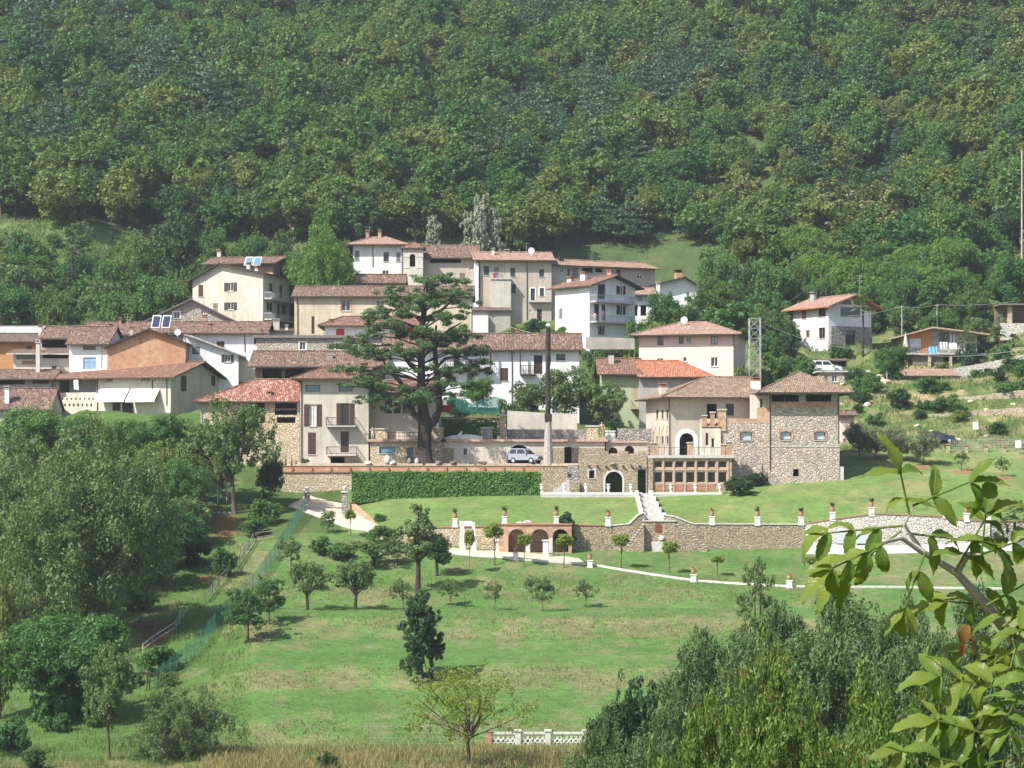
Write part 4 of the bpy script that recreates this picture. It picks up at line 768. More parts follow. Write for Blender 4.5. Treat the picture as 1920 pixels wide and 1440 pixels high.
def wallthing(name, label, pts, mat, hgt, thick=.4, cap=None, caph=.12, cat='wall', capname='coping'):
    """pts: top line as (u, v, Y); a wall of real thickness hanging below it"""
    q = [P(*p) for p in pts]; b = Vector((q[0].x, q[0].y, min(p.z for p in q) - hgt)); t = thing(name, label, cat, b); q = [p - b for p in q]; m = MB(); mc = MB()
    for i in range(len(q) - 1):
        d = (q[i + 1] - q[i]); n = Vector((-d.y, d.x, 0)).normalized() * thick; a, c = q[i], q[i + 1]
        m.hexa([(a.x, a.y, 0 - .6), (c.x, c.y, -.6), (c.x + n.x, c.y + n.y, -.6), (a.x + n.x, a.y + n.y, -.6)], [a, c, c + n, a + n])
        if cap:
            k = n * .18 / thick * .5; up = Vector((0, 0, caph)); e = Vector((0, 0, .003)); mc.hexa([a - k + e, c - k + e, c + n + k + e, a + n + k + e], [a - k + up, c - k + up, c + n + k + up, a + n + k + up])
    m.build('wall', mat, t)
    if cap: mc.build(capname, cap, t)
    return t
wallthing('garden_wall', 'low grey stone wall along the back of the roof terrace', [(950, 805, 271), (1098, 805, 271)], 'grey_stone', 1.4, .35)
wallthing('garden_wall', 'tall pale plaster wall behind the roof terrace under the leafy trees', [(951, 770, 277), (1020, 774, 277), (1082, 776, 277)], 'cream', 3.6, .4)
wallthing('garden_wall', 'dark grey stone wall between terrace statue and stone house', [(1158, 803, 274), (1222, 804, 274)], 'grey_stone', 2.2, .4)
wallthing('garden_wall', 'pale wall with terracotta coping under the green netting', [(826, 783, 279.5), (938, 783, 279.5)], 'pale_stone', 3.0, .4, 'terracotta', .1)
t = thing('railing', 'thin iron railing along the annex roof terrace', 'railing', P(728, 826, 266.2)); m = MB(); L = (798 - 728) / F * 266.2
for k in range(8): m.tube([(L * k / 7, 0, 0), (L * k / 7, 0, .95)], .025, 5)
m.tube([(0, 0, .95), (L, 0, .95)], .03, 5).tube([(0, 0, .5), (L, 0, .5)], .02, 5); m.build('bars', 'iron', t)
t = thing('covered_boat', 'small white covered boat lying on the garage roof terrace', 'boat', P(868, 826, 268)); m = MB(); prf = [(-2.2, .25, .35), (-1.5, .5, .55), (-.4, .6, .68), (.8, .6, .72), (1.7, .45, .6), (2.3, .1, .45)]
for (x0, w0, h0), (x1, w1, h1) in zip(prf[:-1], prf[1:]): m.hexa([(x0, -w0 * .6, .1), (x1, -w1 * .6, .1), (x1, w1 * .6, .1), (x0, w0 * .6, .1)], [(x0, -w0, h0), (x1, -w1, h1), (x1, w1, h1), (x0, w0, h0)])
m.build('hull', 'awning', t); MB().hexa([(-.7, -.3, .62), (-.2, -.3, .66), (-.2, .3, .66), (-.7, .3, .62)], [(-.2, -.1, 1.1), (0, -.1, 1.1), (0, .1, 1.1), (-.2, .1, 1.1)]).build('windscreen', 'white_paint', t); MB().box(-1.6, 1.6, -.3, .3, -.05, .1).build('cradle', 'wood_grey', t)
# figures: one continuous skinned body each
def figure(name, label, cat, loc, hgt, joints, mats, cloth=None, rz=0):
    """joints: name -> (x, y, z, r, parent) for a 1.7 m figure; Skin + Subdivision, applied as one mesh"""
    me = bpy.data.meshes.new('body'); ks = list(joints); me.from_pydata([joints[k][:3] for k in ks], [(ks.index(joints[k][4]), ks.index(k)) for k in ks if joints[k][4]], [])
    o = bpy.data.objects.new('tmp_body', me); C.objects.link(o); o.modifiers.new('s', 'SKIN'); 
    for i, k in enumerate(ks): me.skin_vertices[0].data[i].radius = (joints[k][3], joints[k][3] * joints[k][5] if len(joints[k]) > 5 else joints[k][3]); me.skin_vertices[0].data[i].use_root = (i == 0)
    sb = o.modifiers.new('d', 'SUBSURF'); sb.levels = 2; sb.render_levels = 2
    dg = bpy.context.evaluated_depsgraph_get(); m2 = bpy.data.meshes.new_from_object(o.evaluated_get(dg)); bpy.data.objects.remove(o)
    for m in mats: m2.materials.append(M[m])
    if len(mats) > 1:
        for pl in m2.polygons: pl.material_index = cloth(pl.center)
    for pl in m2.polygons: pl.use_smooth = True
    t = thing(name, label, cat, loc, rz); b = put('body', m2, t, sc=hgt / 1.7); return t
BODY = {'pel': (0, 0, .92, .14, None, .8), 'chest': (0, -.01, 1.25, .16, 'pel', .75), 'neck': (0, 0, 1.43, .055, 'chest'), 'head': (0, -.02, 1.56, .095, 'neck'), 'crown': (0, -.01, 1.66, .07, 'head'),
 'shl': (-.19, 0, 1.38, .06, 'chest'), 'ell': (-.27, -.06, 1.12, .045, 'shl'), 'hal': (-.2, -.3, 1.08, .04, 'ell'), 'shr': (.19, 0, 1.38, .06, 'chest'), 'elr': (.27, -.06, 1.12, .045, 'shr'), 'har': (.2, -.3, 1.08, .04, 'elr'),
 'hil': (-.1, 0, .86, .095, 'pel'), 'knl': (-.11, -.03, .48, .065, 'hil'), 'anl': (-.11, .02, .08, .045, 'knl'), 'tol': (-.12, -.12, .04, .04, 'anl'), 'hir': (.1, 0, .86, .095, 'pel'), 'knr': (.11, -.03, .48, .065, 'hir'), 'anr': (.11, .02, .08, .045, 'knr'), 'tor': (.12, -.12, .04, .04, 'anr')}
ST = dict(BODY); ST.update({'hal': (-.12, -.16, 1.3, .04, 'ell'), 'har': (.3, -.1, .86, .04, 'elr'), 'elr': (.29, .02, 1.1, .045, 'shr')})
def plinth(t, h_, w_, mat): MB().box(-w_, w_, -w_, w_, -.1, h_ * .25).box(-w_ * .8, w_ * .8, -w_ * .8, w_ * .8, h_ * .25, h_).build('plinth', mat, t)
st = figure('garden_statue', 'terracotta coloured statue standing at the end of the garage roof terrace', 'statue', P(1128.5, 826, 266.6) + Vector((0, 0, .55)), 1.9, ST, ['wood_light']); plinth(st, 0, .32, 'wood_light'); st.location.z -= .25
st = figure('garden_statue', 'pale statue on the annex roof terrace beside the little white door', 'statue', P(698.5, 826, 266.3) + Vector((0, 0, .1)), 1.55, ST, ['cream']); plinth(st, 0, .28, 'white_stone')
fx = WH.px(1, 1124, 600); pw = Vector((WH.w + .75, fx[0], 0)); ang = R(-50); zf = WH.px(1, 1124, 603)[1]
wx = WH.X0 + pw.x * WH.c - pw.y * WH.s; wy = WH.Y0 + pw.x * WH.s + pw.y * WH.c
pt = figure('person', 'person in a pink top leaning on the lower balcony railing', 'person', (wx, wy, WH.zb + zf), 1.68, BODY, ['skin', 'cloth_pink', 'cloth_dark', 'hair'], lambda c: 3 if c.z > 1.6 or (c.z > 1.5 and c.y > .02) else (0 if c.z > 1.42 or c.y < -.14 else (1 if c.z > .95 else (2 if c.z > .1 else 0))), ang + R(90))
# terrace wall, hedge and gate
t = thing('terrace_wall', 'long terrace wall of pale yellow rubble with brick planter on top', 'wall', P(528, 950, 262)); base = t.location; L = (1066 - 528) / F * 262; zt = zv(262, 874) - base.z; zm = zv(262, 886) - base.z
MB().box(0, L, .02, .6, -2, zm).build('wall', 'cream_stone', t); MB().box(-.1, L, -.12, .7, zm + .004, zm + .12).build('coping', 'terracotta', t); MB().box(0, L, .0, .5, zm + .13, zt).build('brick_planter', 'brick', t); MB().box(-.05, L + .02, -.08, .58, zt + .003, zt + .07).build('coping', 'terrace_tile', t)
for k in range(15): x = 1.2 + k * 2.2; MB().box(x - .12, x + .12, -.16, -.003, zm + .13, zt - .12).build('corbel', 'terracotta', t)
for i, u in enumerate((576, 646)):
    pillar('gate_pillar', 'stone gate pillar with white cap and ball finial beside the %s' % ('hedge and slanted brick coping' if i else 'green fence at the driveway'), u - 5, u + 5, 921, 965, 254.5, 'grey_stone', 'white_stone', ball=True)
wallthing('garden_wall', 'slanted pale wall with brick coping descending beside the driveway', [(656, 944, 255.5), (690, 974, 248.5), (722, 998, 243), (742, 1003, 242)], 'cream_stone', 2.0, .4, 'brick', .12)
# drive, court and kerb
def sheet(name, label, cat, left, right, mat, dz=.04):
    m = MB(); a = [hit(*p) for p in left]; b = [hit(*p) for p in right]
    def dens(q): return [q[i].lerp(q[i + 1], k / 6) for i in range(len(q) - 1) for k in range(6)] + [q[-1]]
    a, b = dens(a), dens(b); n = 4
    g = [[p.lerp(q, k / n) for k in range(n + 1)] for p, q in zip(a, b)]
    for r in g:
        for p in r: p.z = gz(p.x, p.y) + dz
    for i in range(len(g) - 1):
        for k in range(n): m.poly([g[i][k], g[i + 1][k], g[i + 1][k + 1], g[i][k + 1]])
    o = m.build(name, mat); return tag(o, label, cat, kind='structure')
sheet('driveway', 'pale gravel driveway running from the gate down to the arched court', 'driveway', [(540, 950), (582, 966), (640, 985), (700, 1003), (760, 1018), (860, 1038), (960, 1049), (1098, 1058)], [(575, 925), (640, 945), (668, 966), (722, 1003), (770, 1012), (868, 1030), (962, 1035), (1085, 1048)], 'gravel_path')
def kerb(name, label, pts, w=.3, h_=.3, mat='white_stone', cat='kerb'):
    q = [hit(*p) for p in pts]; q = [q[i].lerp(q[i + 1], k / 8) for i in range(len(q) - 1) for k in range(8)] + [q[-1]]; t = thing(name, label, cat, q[0]); m = MB(); o = q[0].copy()
    for a, b in zip(q[:-1], q[1:]):
        d = b - a; n = Vector((-d.y, d.x, 0)).normalized() * w
        if n.y < 0: n = -n
        za, zb_ = gz(a.x, a.y), gz(b.x, b.y); A = Vector((a.x, a.y, za)) - o; B = Vector((b.x, b.y, zb_)) - o; up = Vector((0, 0, h_)); dn = Vector((0, 0, -.4)); m.hexa([A + dn, B + dn, B + n + dn, A + n + dn], [A + up, B + up, B + n + up, A + n + up])
    m.build('kerbstones', mat, t); return t
kerb('path_kerb', 'low white kerb wall along the lower side of driveway and sloping path', [(574, 958), (640, 987), (700, 1007), (770, 1024), (862, 1041), (960, 1050), (1106, 1060), (1200, 1076), (1300, 1090), (1400, 1097), (1480, 1102)], .28, .2)
kerb('path_kerb', 'straight white kerb at the edge of the lower lawn behind the bushes', [(1484, 1102), (1560, 1103), (1700, 1103), (1900, 1106)], .28, .2)
# lawn kerb and urns
t = thing('lawn_kerb', 'white low wall with grey base at the top of the lawn in front of the porch', 'kerb', P(1014, 931, 256.4)); L = (1204 - 1014) / F * 256.4; MB().box(0, L, .03, .4, -.6, .22).build('base', 'concrete', t); MB().box(-.04, L + .02, 0, .45, .223, .45).build('kerbstones', 'white_paint', t)
t = thing('lawn_kerb', 'white low wall with grey base in front of the winter garden', 'kerb', P(1226, 931, 256.4)); L = (1354 - 1226) / F * 256.4; MB().box(0, L, .03, .4, -.6, .22).build('base', 'concrete', t); MB().box(-.04, L + .02, 0, .45, .223, .45).build('kerbstones', 'white_paint', t)
urnme = MB().box(-.17, .17, -.17, .17, 0, .12).lathe([(.12, .12), (.08, .2), (.09, .28), (.2, .45), (.22, .6), (.13, .75), (.12, .8), (.24, .88), (.26, .96), (.2, .97)], 10).mesh('urn', 'white_paint', True)
for u in (1016, 1058, 1099, 1141, 1183): tag(put('stone_urn', urnme, None, P(u, 923.5, 256.65)), 'small white stone urn on the low lawn wall before the porch', 'urn', 'white urns before the porch')
for u in (1258, 1304, 1350): tag(put('stone_urn', urnme, None, P(u, 923.5, 256.65)), 'small white stone urn on the low wall before the winter garden', 'urn', 'white urns before the winter garden')
# porch and winter garden
h = H('porch', 'square crenellated stone porch with arched doorway and white arch trim', 1087, 1213, 258.4, 0, 4.6, 925, 853, 'flat', None, 'porch_stone', 'concrete', -.02, -.02, th=.05, cat='porch', fd=1.5)
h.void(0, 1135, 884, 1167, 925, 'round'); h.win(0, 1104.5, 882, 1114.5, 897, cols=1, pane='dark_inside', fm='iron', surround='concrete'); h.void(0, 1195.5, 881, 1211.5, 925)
m = MB(); a, b, z0, z1 = h.rect(0, 1135, 884, 1167, 925); arch_ring(h, m, 0, a, b, z1, 'round', .22); h.fbox(m, 0, a - .22, a - .003, z0, z1 - (b - a) / 2, .003, .035); h.fbox(m, 0, b + .003, b + .22, z0, z1 - (b - a) / 2, .003, .035); m.build('arch_trim', 'white_stone', h.t); h.finish()
for (a, b) in ((1087, 1104), (1125, 1141), (1160, 1178), (1197, 1212)):
    x0, _ = h.px(0, a, 850); x1, _ = h.px(0, b, 850); MB().box(x0, x1, .002, .45, h.ze + .052, h.ze + .42).build('merlon', 'porch_stone', h.t)
for u in (1104, 1120, 1136, 1168, 1184, 1199): x, z = h.px(0, u, 872); MB().hexa([(x - .07, -.1, z - .25), (x + .07, -.1, z - .25), (x + .07, .02, z - .25), (x - .07, .02, z - .25)], [(x - .07, -.45, z), (x + .07, -.45, z), (x + .07, .02, z), (x - .07, .02, z)]).build('corbel', 'wood_grey', h.t)
x, z = h.px(0, 1149, 870); MB().lathe([(.02, -.2), (.3, -.1), (.36, 0), (.3, .1), (.02, .2)], 8, 0, (x, -.12, z)).build('stone_mask', 'grey_stone', h.t); x0, z = h.px(0, 1187, 880); x1, _ = h.px(0, 1213, 880); MB().box(x0, x1 - .02, -.05, -.003, z + .01, z + .2).build('lintel', 'wood_grey', h.t)
for (a, b) in ((1143.5, 1158), (1180, 1194)):
    p = P((a + b) / 2, 856, 258.75); w = (b - a) / F * 258 / 2; t = thing('planter_box', 'terracotta planter box in a gap of the porch battlements', 'planter', p, 0, 'planters on the porch battlements'); MB().hexa([(-w * .9, -.2, 0), (w * .9, -.2, 0), (w * .9, .25, 0), (-w * .9, .25, 0)], [(-w, -.25, .38), (w, -.25, .38), (w, .3, .38), (-w, .3, .38)]).build('box', 'terracotta', t)
h = H('winter_garden', 'winter garden with wooden grid of dark panes beside the porch', 1213.5, 1372, 258.8, 0, 4.4, 925, 859, 'flat', None, 'wood_light', 'concrete', .3, .25, th=.32, cat='winter garden', fd=1.5)
for k, (a, b) in enumerate(((1227, 1241), (1247, 1261), (1267, 1281), (1288, 1302), (1308, 1322), (1328, 1341), (1348, 1362))):
    for (v0, v1, ar) in ((864, 877, 'seg'), (884.5, 905, None)): h.win(0, a - 1, v0, b + 1, v1, fm='wood_light', pane='dark_glass', cols=1, sill=False, arch=ar, rec=.12)
    x0, _, z0, z1 = h.rect(0, a, 909, b, 920); x1 = h.rect(0, a, 909, b, 920)[1]; h.fbox(MB(), 0, x0, x1, z0, z1, .004, .05).build('panel', 'terracotta', h.t)
for u in (1224, 1244, 1264, 1284.5, 1305, 1325, 1345, 1365): x, _ = h.px(0, u, 890); _, zt = h.px(0, u, 861); h.fbox(MB(), 0, x - .075, x + .075, 0, zt, .004, .1).build('post', 'wood_light', h.t)
for v in (880.5, 907): _, z = h.px(0, 1290, v); h.fbox(MB(), 0, .75, h.w - .3, z - .09, z + .09, .004, .07).build('rail', 'wood_light', h.t)
h.fbox(MB(), 0, -.02, .62, -.5, h.ze - .02, .004, .3).build('pier', 'porch_stone', h.t); h.finish()
for (a, b, vt, nm) in ((1220, 1232, 829, 'beside the porch'), (1289, 1300, 829, 'before the arched door'), (1352, 1359.5, 832, 'beside the stone stair, slim'), (1360.5, 1372, 827, 'beside the stone stair, broad')): pillar('brick_pillar', 'brick pillar on the winter garden terrace ' + nm, a, b, vt, 853, 259.2, 'brick_dark', 'concrete', .65)
t = thing('railing', 'thin dark railing along the winter garden terrace', 'railing', P(1234, 853, 259.1)); m = MB(); L = (1352 - 1234) / F * 259.1
for k in range(20): m.tube([(L * k / 19, 0, 0), (L * k / 19, 0, .85)], .018, 4)
m.tube([(0, 0, .85), (L, 0, .85)], .025, 5); m.build('bars', 'iron', t)
# the big stone house: plaster wing and tower
h = H('villa', 'plastered villa wing with hipped roof and white framed arched door', 1256, 1418, 265, 8, 14, 872, 745, 'gx', 716, 'villa_plaster', 'tile_villa', 1.2, 1.0, hl=5.5, rise=2.6, rp=.45, cat='house')
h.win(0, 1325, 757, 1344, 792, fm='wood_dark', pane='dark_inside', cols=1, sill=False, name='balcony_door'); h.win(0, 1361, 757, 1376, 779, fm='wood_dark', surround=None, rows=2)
h.void(0, 1274, 812, 1301, 872, 'round'); m = MB(); a, b, z0, z1 = h.rect(0, 1274, 812, 1301, 872); arch_ring(h, m, 0, a, b, z1, 'round', .5); h.fbox(m, 0, a - .5, a - .003, z0, z1 - (b - a) / 2, .003, .035); h.fbox(m, 0, b + .003, b + .5, z0, z1 - (b - a) / 2, .003, .035); m.build('arch_trim', 'white_paint', h.t)
h.fbox(MB(), 0, a, b, z0, z1 - .3, -.45, -.36).build('door', 'dark_inside', h.t)  # near-black slab: dark interior behind the arch is put into its colour
for u in (1232, 1242, 1251): h.win(3, u - 2, 768, u + 2, 785, cols=1, fm='wood_dark'); h.win(3, u - 2, 818, u + 2, 832, cols=1, fm='wood_dark')
h.chimney(1237, 1248, 719, 6, 'cream_light', 'terracotta', .8); h.chimney(1409, 1424, 707, 2.2, 'white_paint', 'terracotta', .9, down=5); h.pipe(1254.5, 860); h.finish()
for k in range(4): MB().tube([(-.5 - .5 * (k % 2), 2 + 2.2 * k, 0), (-.06, 1.2 + 2.2 * k, 4.6)], .06, 5).build('prop', 'wood_light', h.t)
h = H('villa_tower', 'rubble stone tower house with wide tiled hip roof and open loggia', 1443, 1574, 260.5, 0, 12, 908, 736, 'gx', 707, 'villa_stone', 'tile_villa', 1.5, 1.3, hl=3.8, hr=3.8, rise=2.5, cat='house')
h.void(0, 1447, 740, 1498, 753); h.void(0, 1511, 740, 1559, 753)
h.win(0, 1463.5, 809, 1484, 825, arch='seg', fm='wood_dark', pane='glass_pale', cols=1, surround='brick_dark', sill='concrete', rec=.28); h.win(0, 1527, 809, 1548, 825, arch='seg', fm='wood_dark', pane='glass_pale', cols=1, surround='brick_dark', sill='concrete', rec=.28); h.void(0, 1487, 880, 1498, 893)
_, z1 = h.px(0, 1500, 754); _, z0 = h.px(0, 1500, 765); h.fbox(MB(), 0, 0, h.w, z0, z1, .003, .03).build('brick_band', 'brick_dark', h.t); _, z1 = h.px(0, 1500, 837); h.fbox(MB(), 0, 0, h.w, z1 - .06, z1 + .06, .003, .05).build('string_course', 'concrete', h.t)
h.pipe(1443.5, 880); h.pipe(1572, 830); x0 = h.px(0, 1472, 745)[0]; h.fbox(MB(), 0, x0 - .04, x0 + .04, h.px(0, 1472, 753)[1], h.ze - .1, -.2, -.1).build('post', 'wood_grey', h.t); h.fbox(MB(), 0, h.w - .5, h.w + .5, -1, 2.0, -.6, -.1).build('buttress', 'white_stone', h.t); h.finish()
h = H('villa_block', 'lower stone block with arched window between winter garden and tower', 1352, 1442.6, 261.2, 0, 3.6, 908, 793, 'flat', None, 'villa_stone', 'terrace_tile', .03, .0, th=.15, cat='house'); h.win(0, 1387.5, 809, 1410, 826, arch='seg', fm='wood_dark', pane='glass_pale', cols=1, surround='brick_dark', sill='concrete', rec=.28); h.finish()
x0, z1 = h.px(0, 1420, 787); h.fbox(MB(), 0, x0, h.w, h.ze + .152, z1 + 1.4, -.4, .02).build('parapet', 'brick_dark', h.t); h.fbox(MB(), 0, .3, x0 - .004, h.ze + .152, h.ze + .5, -.3, .02).build('parapet', 'brick_dark', h.t)
h = H('turret', 'slim white plastered turret between villa wing and stone tower', 1410, 1441, 262.6, 0, 2.4, 830, 741, 'flat', None, 'cream_light', 'concrete', .0, .0, th=.05, cat='turret', fd=3); h.win(0, 1425, 748, 1430, 766, cols=1, fm='wood_dark'); h.finish()
h = H('stair_block', 'cream outside stair block with brick pillars beside the arched door', 1316, 1351.6, 261.0, 0, 3.0, 872, 800, 'shed', None, 'cream_light', 'brick_dark', .05, .05, th=.12, rise=.9, cat='stairs'); h.win(0, 1323, 812, 1328, 835, cols=1, fm='wood_dark', sill=False); h.win(0, 1334, 822, 1339, 838, cols=1, fm='wood_dark', sill=False); h.finish()
for (a, b, vt, nm) in ((1317, 1325, 778, 'lower'), (1332, 1340, 772, 'middle'), (1347, 1361, 767, 'broad upper')): pillar('brick_pillar', nm + ' brick pillar of the outside stair of the villa', a, b, vt, 800, 261.3, 'brick_dark', 'concrete', .5)
wallthing('garden_wall', 'low brick edged flower bed wall at the right end of the winter garden', [(1366, 907, 257.6), (1398, 907, 257.6)], 'porch_stone', 1.2, 1.2, 'brick_dark', .1)
h = H('terrace_block', 'small terrace block with two dark arches behind the porch', 1136, 1214, 267.5, 0, 5, 874, 830, 'flat', None, 'villa_plaster', 'terrace_tile', .25, .1, th=.2, cat='annex'); h.void(0, 1141, 839, 1158, 874, 'round'); h.void(0, 1171, 836, 1189, 874, 'round'); h.finish()
for i, u in enumerate((1139, 1144.5, 1150.5)): tag(put('baluster', urnme, None, P(u, 827, 267.6), sc=1.25), 'white baluster at the end of the garage roof terrace', 'baluster', 'balusters by the terracotta statue')
# stairs from porch terrace down left
t = thing('stone_stairs', 'stone stairs climbing from the lawn to the terrace left of the porch', 'stairs', P(1087, 925, 258.2))
for k in range(8):
    z = 1.55 + k * .235; MB().box(-1.35, -.03, .3 + k * .3, .6 + k * .3 + (2 if k == 7 else .004), z - .3, z).build('step', 'grey_stone', t)
for k in range(8): x = -3.4 + k * .28; z = .1 + k * .2; MB().box(x, x + .284, -.2, .55, -1, z).build('step', 'concrete', t)
MB().box(-1.16, -.03, -.25, .29, -1, 1.32).build('landing', 'porch_stone', t); MB().box(-4.6, -1.4, .56, .9, -1, 2.9).build('wall', 'porch_stone', t)
# central stairs on the lawn
def stairflight(t, u0a, u1a, va, Ya, u0b, u1b, vb, Yb, n, mat='white_stone'):
    a0, a1, b0, b1 = P(u0a, va, Ya), P(u1a, va, Ya), P(u0b, vb, Yb), P(u1b, vb, Yb)
    for k in range(n):
        f0, f1 = k / n, (k + 1) / n; p0, p1 = a0.lerp(b0, f0), a1.lerp(b1, f0); q0, q1 = a0.lerp(b0, f1), a1.lerp(b1, f1); zt = q0.z
        o = t.location; bt = [(p0.x - o.x, p0.y - o.y, p0.z - 1 - o.z), (p1.x - o.x, p1.y - o.y, p0.z - 1 - o.z), (q1.x - o.x, q1.y + .03 - o.y, p0.z - 1 - o.z), (q0.x - o.x, q0.y + .03 - o.y, p0.z - 1 - o.z)]
        MB().hexa(bt, [(x, y, zt - o.z) for x, y, _ in bt]).build('step', mat, t)
t = thing('garden_stairs', 'straight flight of worn pale steps between stepped white side walls on the lawn', 'stairs', P(1222, 978, 242.6)); stairflight(t, 1210, 1240, 979, 242.6, 1196, 1216, 925, 256.6, 13, 'concrete')
for s_, (ua, ub) in enumerate((((1206), (1193)), ((1243), (1218)))):
    n = 5
    for k in range(n):
        a = P(ua, 979, 242.6).lerp(P(ub, 925, 256.6), k / n); b = P(ua, 979, 242.6).lerp(P(ub, 925, 256.6), (k + 1) / n); o = t.location; MB().hexa([(a.x - .14 - o.x, a.y - o.y, a.z - 1 - o.z), (a.x + .14 - o.x, a.y - o.y, a.z - 1 - o.z), (b.x + .14 - o.x, b.y - o.y, a.z - 1 - o.z), (b.x - .14 - o.x, b.y - o.y, a.z - 1 - o.z)], [(a.x - .14 - o.x, a.y - o.y, b.z + .35 - o.z), (a.x + .14 - o.x, a.y - o.y, b.z + .35 - o.z), (b.x + .14 - o.x, b.y - o.y, b.z + .35 - o.z), (b.x - .14 - o.x, b.y - o.y, b.z + .35 - o.z)]).build('side_wall', 'white_stone', t)
for u in (1206, 1244): p = P(u, 979, 242.4) - t.location; MB().box(p.x - .24, p.x + .24, p.y - .25, p.y + .25, p.z - .5, p.z + 1.0).build('post', 'white_paint', t)
# retaining wall with fountain landing and double stairs
def rwall(label, pts, mat='terrace_stone', hgt=2.9, cap='terracotta'): return wallthing('retaining_wall', label, pts, mat, hgt, .45, cap, .1)
rwall('rubble retaining wall left of the white monument', [(742, 1002, 241.2), (800, 990, 241.2), (936, 987, 241.2)], 'cream_stone')
rwall('rubble retaining wall between brick arcade and double stairs', [(1072, 985, 241.2), (1147, 986, 241.2)])
rwall('grey rubble retaining wall rising to the left garden stairs', [(1147, 986, 241.25), (1180, 983, 241.25), (1196, 967, 241.4), (1208, 962, 241.5)], hgt=2.6, cap='white_stone')
rwall('rubble retaining wall descending from the landing to the right', [(1244, 966, 241.6), (1264, 969, 241.4), (1300, 983, 241.2), (1510, 984, 241.2)], cap='white_stone')
rwall('curved grey stone wall with blind arches at the pool', [(1510, 982, 241.2), (1562, 974, 240.6), (1640, 964, 240.2)], 'pale_stone', 2.8); CW = [(1535, 1557), (1567, 1593), (1605, 1632)]
rwall('pale stone wall right of the curved pool wall', [(1640, 964, 240.2), (1700, 966, 240.2), (1770, 969, 240.2)], 'pale_stone', 3.4); rwall('pale stone wall with swept coping near the palm', [(1770, 969, 240.2), (1800, 975, 240.2), (1856, 978, 240.2)], 'pale_stone', 2.8); rwall('grey stone wall at the right edge behind the palm', [(1856, 978, 240.4), (1930, 977, 240.4)], 'grey_stone', 2.6)
for i, (a, b) in enumerate(CW):
    Y = 240.9 - i * .28; p = P((a + b) / 2, 1019, Y - .35); w = (b - a) / 2 / F * Y; t = thing('blind_arch', 'pale blue arched recess panel in the curved pool wall', 'panel', p, R(-6), 'blind arches of the pool wall'); m = MB(); pts = [(-w, 0)] + [(-w * math.cos(math.pi * k / 10), .9 + w * math.sin(math.pi * k / 10)) for k in range(11)] + [(w, 0)]
    m.hexa([(x, -.05, z) for x, z in pts], [(x, .2, z) for x, z in pts]); m.build('panel', 'shutter_grey' if 0 else 'glass_pale', t)
o = wallthing('pool_edge', 'low bright white pool edge in front of the curved wall', [(1512, 1018, 238.6), (1600, 1023, 238.2), (1700, 1023, 238.2), (1930, 1014, 238.2)], 'white_paint', .35, .4)
t = thing('fountain', 'wall fountain with arched rusty niche and pale stone basin under the stairs', 'fountain', P(1232, 1031, 240.7)); w1 = P(1208, 980, 240.7).x - t.location.x; w2 = P(1266, 980, 240.7).x - t.location.x; zt = zv(240.7, 978) - t.location.z; o = t.location
MB().box(w1, w2, .15, 2.2, -.8, zt).build('wall', 'terrace_stone', t); MB().box(w1 - .1, w2 + .1, .05, 2.3, zt + .003, zt + .12).build('coping', 'concrete', t)
x0 = P(1228, 0, 240.7).x - o.x; x1 = P(1240, 0, 240.7).x - o.x; za = zv(240.7, 997) - o.z; zb_ = zv(240.7, 986) - o.z; xm = (x0 + x1) / 2; pts = [(x0, za), (x1, za)] + [(xm + (x1 - xm) * math.cos(math.pi * k / 8), zb_ + .3 * math.sin(math.pi * k / 8)) for k in range(9)]
MB().hexa([(x, .08, z) for x, z in pts], [(x, .145, z) for x, z in pts]).build('niche_door', 'rust_door', t); x0 = P(1221, 0, 240.7).x - o.x; x1 = P(1246, 0, 240.7).x - o.x
MB().hexa([(x0 + .15, -.5, -.3), (x1 - .15, -.5, -.3), (x1 - .15, .14, -.3), (x0 + .15, .14, -.3)], [(x0, -.6, .85), (x1, -.6, .85), (x1, .14, .85), (x0, .14, .85)]).build('basin', 'white_stone', t); MB().lathe([(.05, -.2), (.28, -.1), (.3, .1), (.2, .26), (.02, .3)], 9, 0, (xm + .35, -.05, 1.2)).build('spout_stone', 'white_paint', t)
t = thing('garden_stairs', 'left flight of stone stairs falling from the landing to the lower lawn', 'stairs', P(1208, 1031, 240.2)); o = t.location
for k in range(9): x = -.02 - k * .2; zz = zt - .1 - (k + 1) * .27; MB().box(x - .02, x + .18, -.16, .96, zz + .002, zz + .07).build('tread', 'white_stone', MB().box(x - .2, x, -.1, .9, -.6, zz).build('step', 'terrace_stone', t), (-.18, 0, 0))
t = thing('garden_stairs', 'right flight of stone stairs falling along the retaining wall', 'stairs', P(1267, 1031, 240.2)); m = MB()
for k in range(10): x = .02 + k * .33; zz = zt - .1 - (k + 1) * .26; MB().box(x - .03, x + .33, -.2, .95, zz + .002, zz + .07).build('tread', 'white_stone', MB().box(x, x + .33, -.15, .9, -.6, zz).build('step', 'terrace_stone', t))
